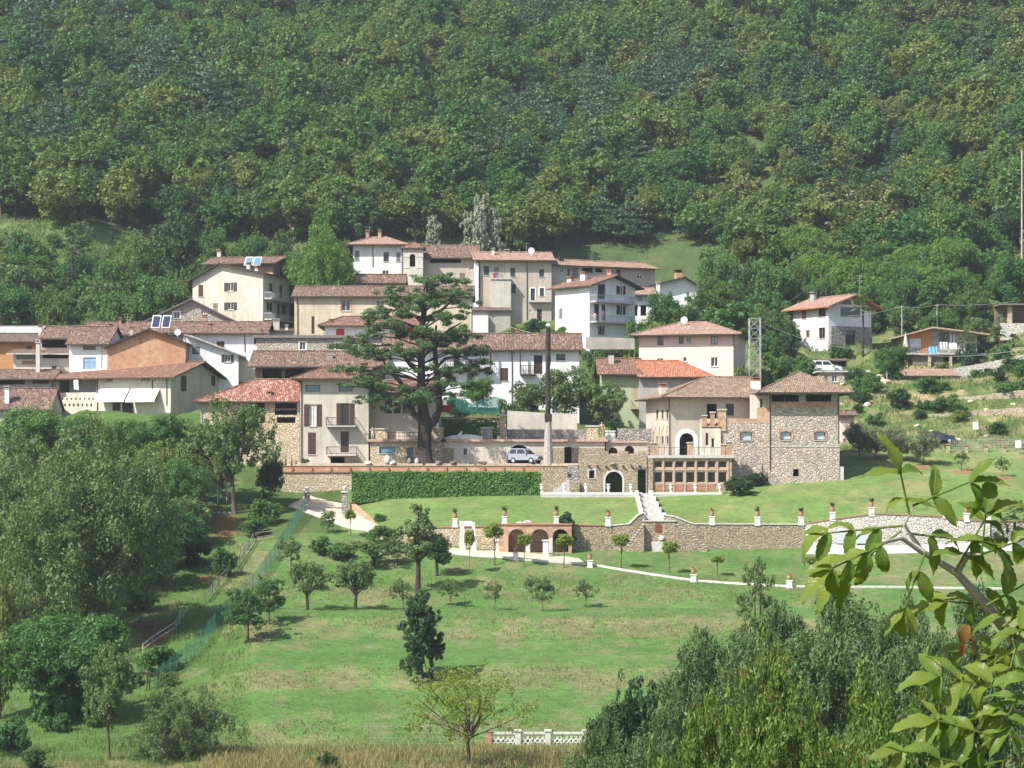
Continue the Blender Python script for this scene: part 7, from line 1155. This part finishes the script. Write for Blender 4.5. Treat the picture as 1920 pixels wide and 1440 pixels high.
# walnut branch close to the camera
def leafmesh(seed, L=1., W=.40):
    rg = random.Random(seed); bend = rg.uniform(.25, .9); fold = rg.uniform(.15, .45); m = MB(); n = 12
    for i in range(n + 1):
        t_ = i / n; w = W * math.sin(math.pi * min(t_ ** .85, 1)) ** .75 * .5 * (1 + .05 * (-1) ** i) if 0 < i < n else .004; x = L * t_ * math.cos(bend * t_); z = -L * bend * t_ * t_ * .7; wv = .03 * math.sin(t_ * 11 + seed)
        m.v += [(x - .03 * (i % 2), -w, z + fold * w + wv), (x, -w * .5, z + fold * w * .5 + .008 * (-1) ** i), (x, 0, z - .012), (x, w * .5, z + fold * w * .5 + .008 * (-1) ** i), (x - .03 * (i % 2), w, z + fold * w - wv)]
    for i in range(n):
        for k in range(4): a = i * 5 + k; m.f.append((a, a + 5, a + 6, a + 1)); m.m.append(0)
    return m
bmesh_leaves = [leafmesh(s_).mesh('walnut_leaf', 'leaf_walnut', True) for s_ in range(5)]; rustleaf = leafmesh(9, 1, .5).mesh('walnut_leaf_dry', 'leaf_rust', True)
wt = thing('walnut_tree', 'leafy walnut branch with large pinnate leaves reaching in from the right', 'tree', (2.2, 7.2, gz(2.2, 7.2) - .1)); WO = wt.location
def q(u, v, Y): return P(u, v, Y) - WO
rg = random.Random(12); br = MB(); br.tube([(0, 0, -.2), (.02, .05, .5), tuple(q(2010, 1420, 7.4)), tuple(q(1960, 1280, 7.2))], [.09, .08, .06, .035], 8)
main = [q(1960, 1280, 7.2), q(1905, 1205, 7.1), q(1850, 1135, 7.0), q(1795, 1075, 6.95), q(1730, 1035, 6.9), q(1695, 985, 6.85), q(1715, 945, 6.85)]; br.tube(main, [.03, .02, .016, .012, .009, .006, .003], 7); twigs = [(main[3], q(1840, 1040, 6.8)), (main[4], q(1650, 1020, 6.7)), (q(1990, 1380, 7.3), q(1880, 1290, 6.8)), (q(2010, 1420, 7.4), q(1860, 1380, 6.6)), (q(2000, 1400, 7.4), q(1900, 1330, 6.7))]
for a, b in twigs: br.tube([a, (a + b) / 2 + Vector((0, 0, .03)), b], [.01, .007, .004], 6)
br.build('branch', 'bark_pale', wt, smooth=True)
def leaf(p, d, L, roll, dry=False):
    o = put('leaf', rustleaf if dry else rg.choice(bmesh_leaves), wt, p); x = d.normalized(); up = Vector((math.sin(roll) * .8, -.55, 1)).normalized(); y = up.cross(x).normalized(); z = x.cross(y); from_ = __import__('mathutils').Matrix((x, y, z)).transposed(); o.rotation_euler = from_.to_euler(); o.scale = (L, L, L)
def pinnate(base, d, L, n):
    d = d.normalized(); s_ = d.cross(Vector((0, -1, .3))).normalized()
    for i in range(n):
        t_ = .35 + .65 * i / max(n - 1, 1); p = base + d * L * t_ * .9
        for sg in (-1, 1): leaf(p, d * .55 + s_ * sg * rg.uniform(.6, 1) + Vector((0, rg.uniform(-.3, .3), -rg.uniform(.2, .8))), rg.uniform(.085, .13), rg.uniform(-.8, .8))
    leaf(base + d * L * .92, d + Vector((0, 0, -.25)), rg.uniform(.10, .15), rg.uniform(-.4, .4)); m = MB().tube([base, base + d * L * .95], [.004, .0025], 5); m.build('leaf_stalk', 'leaf_walnut', wt)
for (u, v, Y, du, dv, L, n) in ((1705, 965, 6.85, -.2, .9, .14, 2), (1712, 948, 6.85, .8, .35, .20, 2), (1700, 985, 6.85, -1, -.1, .26, 3), (1690, 995, 6.8, -.9, -.7, .24, 3), (1700, 1000, 6.9, .9, -.1, .22, 2), (1735, 1035, 6.8, -.4, -1, .2, 2), (1660, 1018, 6.7, -1, -.45, .2, 3), (1790, 1072, 6.9, .4, .8, .2, 2), (1838, 1040, 6.8, .6, .2, .18, 3), (1840, 1042, 6.8, .1, .8, .14, 2), (1850, 1135, 6.9, .9, .5, .2, 2), (1850, 1135, 7.0, -.9, .1, .14, 2), (1880, 1175, 6.9, .8, .6, .2, 2), (1905, 1205, 7.0, -.7, -.5, .16, 2), (1880, 1290, 6.7, -1, .2, .22, 3), (1885, 1290, 6.8, .2, .9, .2, 2), (1880, 1285, 6.7, -.5, -.8, .2, 3), (1900, 1330, 6.7, -1, -.2, .24, 3), (1900, 1330, 6.6, -.2, -1, .2, 2), (1862, 1380, 6.6, -1, .3, .2, 3), (1862, 1382, 6.6, -.7, -.5, .22, 3), (1870, 1375, 6.6, .4, .8, .2, 3), (1905, 1250, 7.0, -.9, .3, .18, 2), (1920, 1260, 6.9, -.3, .9, .2, 3), (1915, 1340, 6.8, .5, .4, .2, 3), (1900, 1420, 6.6, -.8, -.2, .25, 3), (1920, 1400, 6.6, -.3, .6, .22, 3), (1800, 1430, 6.4, -.9, .2, .2, 2), (1890, 1225, 7.0, .3, .7, .18, 2)): pinnate(q(u, v, Y), Vector((du, rg.uniform(-.3, .2), dv)), L, n)
for u, v in ((1815, 1170), (1822, 1195), (1808, 1205)): leaf(q(u, v, 6.85), Vector((rg.uniform(-.5, .5), rg.uniform(-.4, .4), -1)), rg.uniform(.05, .085), rg.uniform(-1, 1), True)
# ------------------------------------------------------------------ fences, poles, rocks, small things
t = thing('mesh_fence', 'green wire mesh fence running down the slope from the gate', 'fence', hit(571, 964)); o = t.location; path = [hit(u, v) for u, v in ((571, 964), (556, 985), (535, 1020), (515, 1052), (492, 1085), (455, 1130), (425, 1160), (395, 1195), (360, 1235), (320, 1270), (286, 1298))]; m = MB()
pts_ = [path[i].lerp(path[i + 1], k / 16) for i in range(len(path) - 1) for k in range(16)]
for i, p in enumerate(pts_):
    z = gz(p.x, p.y); a = Vector((p.x, p.y, z)) - o
    if i % 6 == 0: MB().tube([a + Vector((0, 0, -.3)), a + Vector((0, 0, 1.75))], .035, 5).build('post', 'fence_green', t)
    m.tube([a, a + Vector((0, 0, 1.65))], .016, 4, cap=False)
    if i + 1 < len(pts_):
        n = pts_[i + 1]; b = Vector((n.x, n.y, gz(n.x, n.y))) - o
        for hgt in np.arange(.1, 1.7, .16): m.tube([a + Vector((0, 0, hgt)), b + Vector((0, 0, hgt))], .014, 4, cap=False)
m.build('mesh', 'fence_green', t)
t = thing('netting', 'teal shade netting on thin posts behind the ivy hedge', 'netting', P(830, 782, 279.7)); L = (936 - 830) / F * 279.7; m = MB(); hN = lambda x: 2.1 + .35 * math.sin(x * 1.3) + .15 * math.sin(x * 3.1)
for k in range(60): x = L * k / 59; m.tube([(x, 0, .5), (x, .05 * math.sin(x), hN(x))], .030, 4, cap=False)
for k in range(12):
    z = .5 + k * .14; m.tube([(x, .04 * math.sin(x + k), z + (hN(x) - 2.1) * (z - .5) / 1.6) for x in np.linspace(0, L, 14)], .028, 4, cap=False)
m.build('net', 'teal_net', t)
for k in range(5): MB().tube([(L * k / 4, .06, -.3), (L * k / 4, .06, 2.0)], .04, 5).build('post', 'galvanised', t)
def railfence(label, pts, mat='bark_pale', n=2, hgt=.9, every=2.2):
    q = [hit(*p) for p in pts]; t = thing('rail_fence', label, 'fence', q[0]); o = q[0]
    for a, b in zip(q[:-1], q[1:]):
        k = max(1, int((b - a).length / every)); prev = None
        for i in range(k + 1):
            p = a.lerp(b, i / k); z = gz(p.x, p.y); P0 = Vector((p.x, p.y, z)) - o; MB().tube([P0 + Vector((0, 0, -.3)), P0 + Vector((0, 0, hgt + .1))], .06, 6).build('post', mat, t)
            if prev is not None:
                for r in range(n): zz = hgt * (r + 1) / n; MB().tube([prev + Vector((0, 0, zz)), P0 + Vector((0, 0, zz))], .05, 5).build('rail', mat, t)
            prev = P0
railfence('grey wooden rail fence along the grass lane', [(475, 1018), (440, 1070), (410, 1100), (385, 1130)], 'wood_grey'); railfence('pale wooden rail fence around the dark soil bed', [(344, 1160), (330, 1185), (285, 1215), (268, 1228)]); railfence('short rail fence beside the red soil', [(480, 1016), (520, 1010)], 'wood_grey')
t = thing('trestle', 'dark timber trestle frame at the lower end of the green fence', 'trestle', hit(292, 1292)); MB().box(-1.3, 1.2, -.05, .05, 1.15, 1.3).build('beam', 'wood_dark', t)
for x in (-.75, -.55, .1, .95): MB().tube([(x, 0, -.2), (x + .12, 0, 1.15)], .05, 5).build('leg', 'wood_dark', t)
t = thing('swing_frame', 'metal garden frame on thin white posts under the airy tree', 'frame', hit(408, 945))
for x, y in ((0, 0), (.95, .4), (0, 1.4), (.95, 1.6)): MB().tube([(x, y, -.2), (x, y, 3.0)], .05, 6).build('leg', 'white_paint', t)
MB().box(-1.2, 1.6, -.6, 2.2, 3.0, 3.12).build('roof', 'wood_grey', t)
# balustrade at the bottom
t = thing('balustrade', 'weathered white stone balustrade with pierced ornament panels at the field edge', 'balustrade', P(916, 1408, 165.6)); zc = 1.42
us = [916, 971, 1027, 1098, 1112]
for k, u in enumerate(us[:4]): x = P(u, 0, 165.6).x - t.location.x; MB().box(x - .2, x + .2, -.2, .2, -.6, zc).box(x - .26, x + .26, -.26, .26, zc, zc + .12).build('post', 'white_stone' if k else 'terracotta', t)
for a, b in zip(us[:3], us[1:4]):
    x0 = P(a, 0, 165.6).x - t.location.x + .2; x1 = P(b, 0, 165.6).x - t.location.x - .2; MB().box(x0, x1, -.12, .12, zc - .2, zc - .06).build('rail', 'white_stone', t); MB().box(x0, x1, -.14, .14, -.6, .22).build('base', 'concrete', t); m = MB(); n = max(4, int((x1 - x0) / .3)); s_ = (x1 - x0) / n
    for i in range(n):
        cx = x0 + s_ * (i + .5); r = min(s_ * .42, .4); cz = .22 + (zc - .42) / 2
        m.tube([(cx + r * math.cos(w), 0, cz + r * 1.15 * math.sin(w)) for w in np.linspace(0, 2 * math.pi, 11)], .045, 5); m.tube([(cx - s_ / 2, 0, .22), (cx, 0, cz - .2), (cx + s_ / 2, 0, .22)], .04, 5); m.tube([(cx - s_ / 2, 0, zc - .2), (cx, 0, cz + .2), (cx + s_ / 2, 0, zc - .2)], .04, 5)
    m.build('ornament', 'white_paint', t)
t = thing('wire_fence', 'thin wire fence on iron posts in front of the balustrade', 'fence', hit(690, 1395)); o = t.location; prev = None
for u in (690, 738, 800, 860, 947, 1000, 1055, 1100):
    p = hit(u, 1402 if u < 900 else 1416); a = p - o; MB().tube([a + Vector((0, 0, -.3)), a + Vector((0, 0, 1.6))], .03, 5).build('post', 'wood_grey', t)
    if prev is not None: m = MB(); [m.tube([prev + Vector((0, 0, z)), a + Vector((0, 0, z))], .008, 4) for z in (.3, .7, 1.1, 1.5)]; m.build('wire', 'galvanised', t)
    prev = a
# lattice mast, poles and cables
t = thing('lattice_mast', 'grey steel lattice mast beside the pink house', 'mast', at(1415, 300)); zt = zv(300, 597) - t.location.z; m = MB(); w = .72
for sx in (-1, 1):
    for sy in (-1, 1): MB().tube([(sx * w, sy * w, -.3), (sx * w, sy * w, zt)], .05, 5).build('leg', 'galvanised', t)
n = 9
for k in range(n):
    z0, z1 = zt * k / n, zt * (k + 1) / n
    for sy in (-1, 1): m.tube([(-w, sy * w, z0), (w, sy * w, z1)], .024, 4).tube([(w, sy * w, z0), (-w, sy * w, z1)], .024, 4).tube([(-w, sy * w, z1), (w, sy * w, z1)], .024, 4)
    for sx in (-1, 1): m.tube([(sx * w, -w, z0), (sx * w, w, z1)], .024, 4).tube([(sx * w, w, z0), (sx * w, -w, z1)], .024, 4)
m.build('bracing', 'galvanised', t)
def pole(label, u, vt, Y, r=.09, mat='galvanised'):
    p = at(u, Y); t = thing('utility_pole', label, 'pole', p); h_ = zv(Y, vt) - p.z; MB().tube([(0, 0, -.3), (0, 0, h_)], [r, r * .75], 7).build('shaft', mat, t); MB().box(-.25, .25, -.05, .05, h_ - .3, h_ - .2).build('crossarm', mat, t); return P(u, vt, Y)
p1 = pole('thin grey utility pole right of the modern white house', 1691, 572, 332); p2 = pole('grey utility pole behind the bungalow', 1757, 570, 338); p3 = pole('pale utility pole on the slope with a small white lamp', 1663, 655, 309); p4 = pole('tall pale pole standing before the wood at the right edge', 1916, 282, 366, .16, 'bark_pale')
def cable(label, pts, sag=.6, r=.028, mat='galvanised'):
    m = MB(); b = P(*pts[0]); t = []
    for a, c in zip(pts[:-1], pts[1:]):
        a, c = P(*a), P(*c)
        for i in range(12): f = i / 12; q = a.lerp(c, f); q.z -= sag * 4 * f * (1 - f); t.append(q - b)
    t.append(P(*pts[-1]) - b); m.tube(t, r, 4); tag(m.build('overhead_cable', mat, None, b), label, 'cable')
cable('overhead cable from the lattice mast to the slope pole and on to the right', [(1415, 598, 300), (1663, 657, 309), (1960, 645, 312)], 1.2, .035); cable('overhead cable passing the modern white house and the bungalow poles', [(1590, 592, 322), (1691, 574, 332), (1757, 571, 338), (1900, 565, 340)], .3); cable('overhead cable from the white house roof up to the annex', [(920, 597, 330), (995, 624, 300)], .2, .035); cable('overhead cable from the lattice mast towards the upper wood', [(1415, 600, 300), (1540, 520, 350)], .5, .02); cable('overhead cable between the green house garden and the lattice mast', [(1096, 631, 305), (1185, 631, 305)], .1, .02)
# right-hand fence, signs, walls, rocks
for i, u in enumerate((1778, 1812, 1849, 1884, 1918)): p = at(u, 275); pillar('fence_pillar', 'pale stone fence pillar between wire panels at the car park', u - 2.6, u + 2.6, 832 + i * 1.5, HV - p.z / p.y * F, 275, 'cream_stone', 'terracotta', group='fence pillars at the car park')
t = thing('wire_fence', 'wire panel fence between the pale stone pillars', 'fence', at(1778, 275.1)); o = t.location; m = MB()
for k in range(40):
    u = 1779 + k * 3.5; p = at(u, 275.1) - o; m.tube([p, p + Vector((0, 0, 1.5))], .012, 4)
for zz in (.3, .6, .9, 1.2, 1.5): m.tube([at(1779 + k * 14, 275.1) - o + Vector((0, 0, zz)) for k in range(11)], .014, 4)
m.build('panel', 'steel', t)
for u, vt, Y, lb in ((1829, 792, 281, 'white rectangular sign board on a thin post on the slope'), (1909, 826, 273.5, 'small white sign board on a post beside the fence pillars')):
    p = at(u, Y); t = thing('sign_post', lb, 'sign', p); h_ = zv(Y, vt) - p.z; MB().tube([(0, 0, -.2), (0, 0, h_ - .1)], .04, 6).build('post', 'galvanised', t); MB().box(-.34, .34, -.05, -.02, h_ - .85, h_).build('board', 'lamp_white', t)
def rockmesh(seed, squash=.7, mat='rock'):
    rng = np.random.default_rng(seed); m = MB(); n, k = 10, 7; c = rng.normal(size=(9, 3)); c = norm(c); d = rng.uniform(.55, .95, 9)
    for i in range(k + 1):
        for j in range(n):
            th, ph = math.pi * i / k, 2 * math.pi * j / n; v = np.array([math.sin(th) * math.cos(ph), math.sin(th) * math.sin(ph), math.cos(th)]); r = min([1.] + [dd / max(v @ cc, .05) for cc, dd in zip(c, d)]); v = v * min(r, 1.2); m.v.append((v[0], v[1], v[2] * squash))
    for i in range(k):
        for j in range(n): m.f.append((i * n + j, (i + 1) * n + j, (i + 1) * n + (j + 1) % n, i * n + (j + 1) % n)); m.m.append(0)
    return m.mesh('rock', mat)
RK = [rockmesh(s_, .7, 'rock' if s_ < 2 else 'rock_tan') for s_ in range(4)]; rr = random.Random(4)
def rock(u, v, wpx, label, group, ymin=200, k=None):
    p = hit(u, v, ymin); o = put('boulder', RK[k if k is not None else rr.randrange(4)], None, p, rr.uniform(0, 6)); s_ = wpx / 2 / F * p.y; o.scale = (s_, s_ * .9, s_ * .9); tag(o, label, 'rock', group)
for u, v, w in ((975, 984, 20), (990, 982, 22), (997, 985, 12), (968, 985, 12)): rock(u, v, w, 'grey rock on the upper lawn above the brick arcade', 'rocks above the arcade', 235, 0)
for u, v, w in ((1755, 822, 26), (1785, 830, 30), (1745, 812, 18), (1720, 800, 16), (1797, 826, 16), (1850, 820, 14), (1770, 765, 18), (1880, 775, 20), (1848, 770, 16), (1900, 760, 14), (1640, 790, 14), (1605, 735, 16), (1625, 760, 22), (1580, 722, 14), (1560, 728, 12), (1660, 718, 26), (1650, 708, 20), (1625, 700, 18), (1820, 755, 16)): rock(u, v, w, 'tan boulder on the terraced slope right of the villa', 'boulders on the terraced slope', 272, 2 + rr.randrange(2))
for u, v, w in ((85, 128, 30), (100, 124, 24), (72, 130, 16)): rock(u, v, w, 'pale grey rock outcrop showing through the wood', 'outcrop rocks in the wood', 380, 1)
for u, v, w in ((410, 962, 10), (420, 964, 10), (430, 963, 9), (402, 963, 7)): rock(u, v, w, 'white stone of the small heap under the garden frame', 'stone heap under the garden frame', 200, 1)
wallthing('garden_wall', 'white dry stone terrace wall below the bungalow', [(1790, 690, 312), (1850, 680, 312), (1920, 664, 312), (1960, 660, 312)], 'pale_stone', 1.9, .6); wallthing('garden_wall', 'tan stone slab wall left of the dark leafy slope tree', [(1598, 712, 303), (1650, 706, 303), (1700, 742, 300)], 'cream_stone', 1.6, .5); wallthing('garden_wall', 'low tan dry wall across the terraced slope', [(1745, 748, 294), (1830, 742, 294), (1940, 728, 294)], 'cream_stone', .9, .4); wallthing('garden_wall', 'lower tan dry wall across the terraced slope', [(1730, 778, 288), (1830, 770, 288), (1940, 762, 288)], 'cream_stone', .7, .4)
wallthing('garden_wall', 'grey retaining wall above the lawn strip by the balcony house', [(1098, 632, 306), (1190, 634, 306)], 'grey_wall', .9, .4)
# terrace clutter, laundry, parasol
for u, kd, lb in ((727, 'jar', 'large pale blue jar on the terrace parapet'), (782, 'jar', 'pale green jar on the terrace parapet'), (737, 'heap', 'white heap of sacks on the terrace parapet'), (768, 'jar', 'small blue pot on the terrace parapet'), (690, 'heap', 'white stone ball heap at the cream house door'), (905, 'heap2', 'round rusty wood heap before the garage wall'), (822, 'heap2', 'brown heap beside the cedar trunk'), (850, 'heap2', 'low grey heap before the garage wall')):
    p = P(u, 872.5, 263.2); p.z = gz(p.x, 263.2)
    if kd == 'jar': t = thing('garden_jar', lb, 'jar', p); k = .85 if u == 727 else .55; MB().lathe([(.3 * k, -.2), (.48 * k, .2 * k), (.52 * k, .6 * k), (.35 * k, .95 * k), (.22 * k, 1.05 * k), (.28 * k, 1.15 * k)], 10).build('jar', 'shutter_grey' if u == 768 else 'concrete', t, smooth=True)
    else: o = put('garden_heap', RK[0 if kd == 'heap' else 3], None, p, u); o.scale = (.7, .45, .45); o.data = o.data.copy(); o.data.materials[0] = M['white_stone' if kd == 'heap' else 'wood_grey']; tag(o, lb, 'heap')
def cloth(label, u0, u1, v0, v1, Y, mat):
    a = P(u0, v1, Y); w = (u1 - u0) / F * Y; h_ = (v1 - v0) / F * Y; m = MB(); n = 8; f = [[(w * i / n, .06 * math.sin(i * 1.9 + j), h_ * j / 2) for i in range(n + 1)] for j in range(3)]
    for j in range(2):
        for i in range(n): p = [f[j][i], f[j][i + 1], f[j + 1][i + 1], f[j + 1][i]]; m.hexa(p, [(x, y + .03, z) for x, y, z in p])
    tag(m.build('hanging_cloth', mat, None, a), label, 'cloth')
cloth('blue towel hanging over the bungalow terrace railing', 1741, 1757, 650, 662, 323.85, 'blue_cloth'); cloth('white sheet hanging over the bungalow terrace railing', 1780, 1794, 643, 654, 323.8, 'awning'); cloth('striped white cloth drying on the bungalow terrace', 1762, 1776, 641, 655, 323.85, 'curtain'); cloth('red cloth hanging from the tall beige house balcony', 925, 929, 512, 522, 345.2, 'red_cloth'); cloth('red and white towel over the white house balcony railing', 1112, 1117, 587, 600, 323.5, 'cloth_pink')
t = thing('parasol', 'closed white parasol on the bungalow terrace', 'parasol', P(1698, 657, 325.5)); MB().tube([(0, 0, -.2), (0, 0, 2.6)], .035, 6).build('pole', 'galvanised', t); MB().lathe([(.42, .5), (.36, .8), (.22, 1.6), (.06, 2.5), (.02, 2.55)], 9).build('canopy', 'cream', t)
m = MB().hexa([(0, -.02, .6), (1.4, -.02, .6), (1.4, -1.3, -.2), (0, -1.3, -.2)], [(0, -.02, .66), (1.4, -.02, .66), (1.4, -1.3, -.14), (0, -1.3, -.14)]); tag(m.build('red_awning', 'red_cloth', None, P(825, 770, 272)), 'small dark red awning right of the cedar trunk', 'awning')
tag(MB().box(-.25, .25, -.25, .25, 0, .9).box(-.4, .4, -.4, .4, .9, 1.1).build('bird_hive', 'teal_net', None, at(1092, 352)), 'small green topped post box on the meadow above the row of grey houses', 'box')
# tall dry grass at the field edge and rough grass
def grass(name, label, n, box, hmin, hmax, mat, seed, w=.02, bands=None):
    rng = np.random.default_rng(seed); u = rng.uniform(box[0], box[1], n); Y = rng.uniform(box[2], box[3], n); X = (u - 960) / F * Y; k = fbm(X * .5, Y * .5, seed) > .42
    if bands: k &= np.any([(Y > a) & (Y < b) for a, b in bands], axis=0)
    X, Y = X[k], Y[k]; n = len(X); Z = ground_z(X, Y) - .05; hh = rng.uniform(hmin, hmax, n); a = rng.uniform(0, 6.28, n); lean = rng.normal(0, .28, (n, 2)) * hh[:, None]; b = np.stack([X, Y, Z], 1); s_ = np.stack([np.cos(a), np.sin(a), 0 * a], 1) * w; mid = b + np.stack([lean[:, 0] * .4, lean[:, 1] * .4, hh * .6], 1); tip = b + np.stack([lean[:, 0], lean[:, 1], hh], 1)
    V = np.stack([b - s_, b + s_, mid + s_ * .8, tip, mid - s_ * .8], 1).reshape(-1, 3); i = np.arange(n)[:, None] * 5; V2 = V; Fq = np.concatenate([i + np.array([[0, 1, 2, 4]]), i + np.array([[4, 2, 3, 3]])], 0)
    me = bpy.data.meshes.new(name); tri = np.concatenate([i + np.array([[0, 1, 2]]), i + np.array([[0, 2, 4]]), i + np.array([[4, 2, 3]])], 1).reshape(-1, 3); me = np_mesh(name, V, tri, [mat]); tag(put(name, me), label, 'grass', kind='stuff')
grass('dry_grass', 'tall straw coloured grass along the lower field edge', 26000, (380, 1180, 147, 163), .35, .95, 'grass_dry', 3, .022); grass('green_grass', 'rough green grass at the lower field edge', 16000, (-40, 1200, 146, 165), .25, .6, 'grass_green', 5, .022); grass('bank_grass', 'rough tufts on the orchard banks', 26000, (430, 1500, 165, 241), .08, .22, 'grass_green', 7, .03); grass('bank_straw', 'dry tufts on the steep orchard banks', 60000, (420, 1500, 165, 231), .12, .32, 'grass_bank', 15, .03, ((165, 170), (182, 186.5), (199.5, 205.5), (218, 229))); grass('meadow_grass', 'long grass on the upper meadows', 60000, (-30, 1380, 344, 374), .3, .7, 'grass_green', 19, .06); grass('slope_weeds', 'rough weeds on the terraced slope right of the villa', 30000, (1400, 1960, 277, 335), .2, .6, 'grass_green', 13, .05); grass('slope_grass', 'weeds on the left slope', 18000, (0, 470, 165, 250), .15, .5, 'grass_green', 9, .03)
# haze: the air between camera and mountain
hz = MB().box(-420, 420, -20, 790, -30, 330).build('haze', []); hz.data.materials.clear(); t = bpy.data.materials.new('haze'); t.use_nodes = True; nn = t.node_tree.nodes; nn.remove(nn['Principled BSDF']); pv = nn.new('ShaderNodeVolumePrincipled'); pv.inputs['Color'].default_value = (.86, .92, 1, 1); pv.inputs['Density'].default_value = .00014; pv.inputs['Anisotropy'].default_value = .2; t.node_tree.links.new(pv.outputs[0], nn['Material Output'].inputs['Volume']); hz.data.materials.append(t); tag(hz, 'thin pale summer haze over the valley', 'haze', kind='stuff')
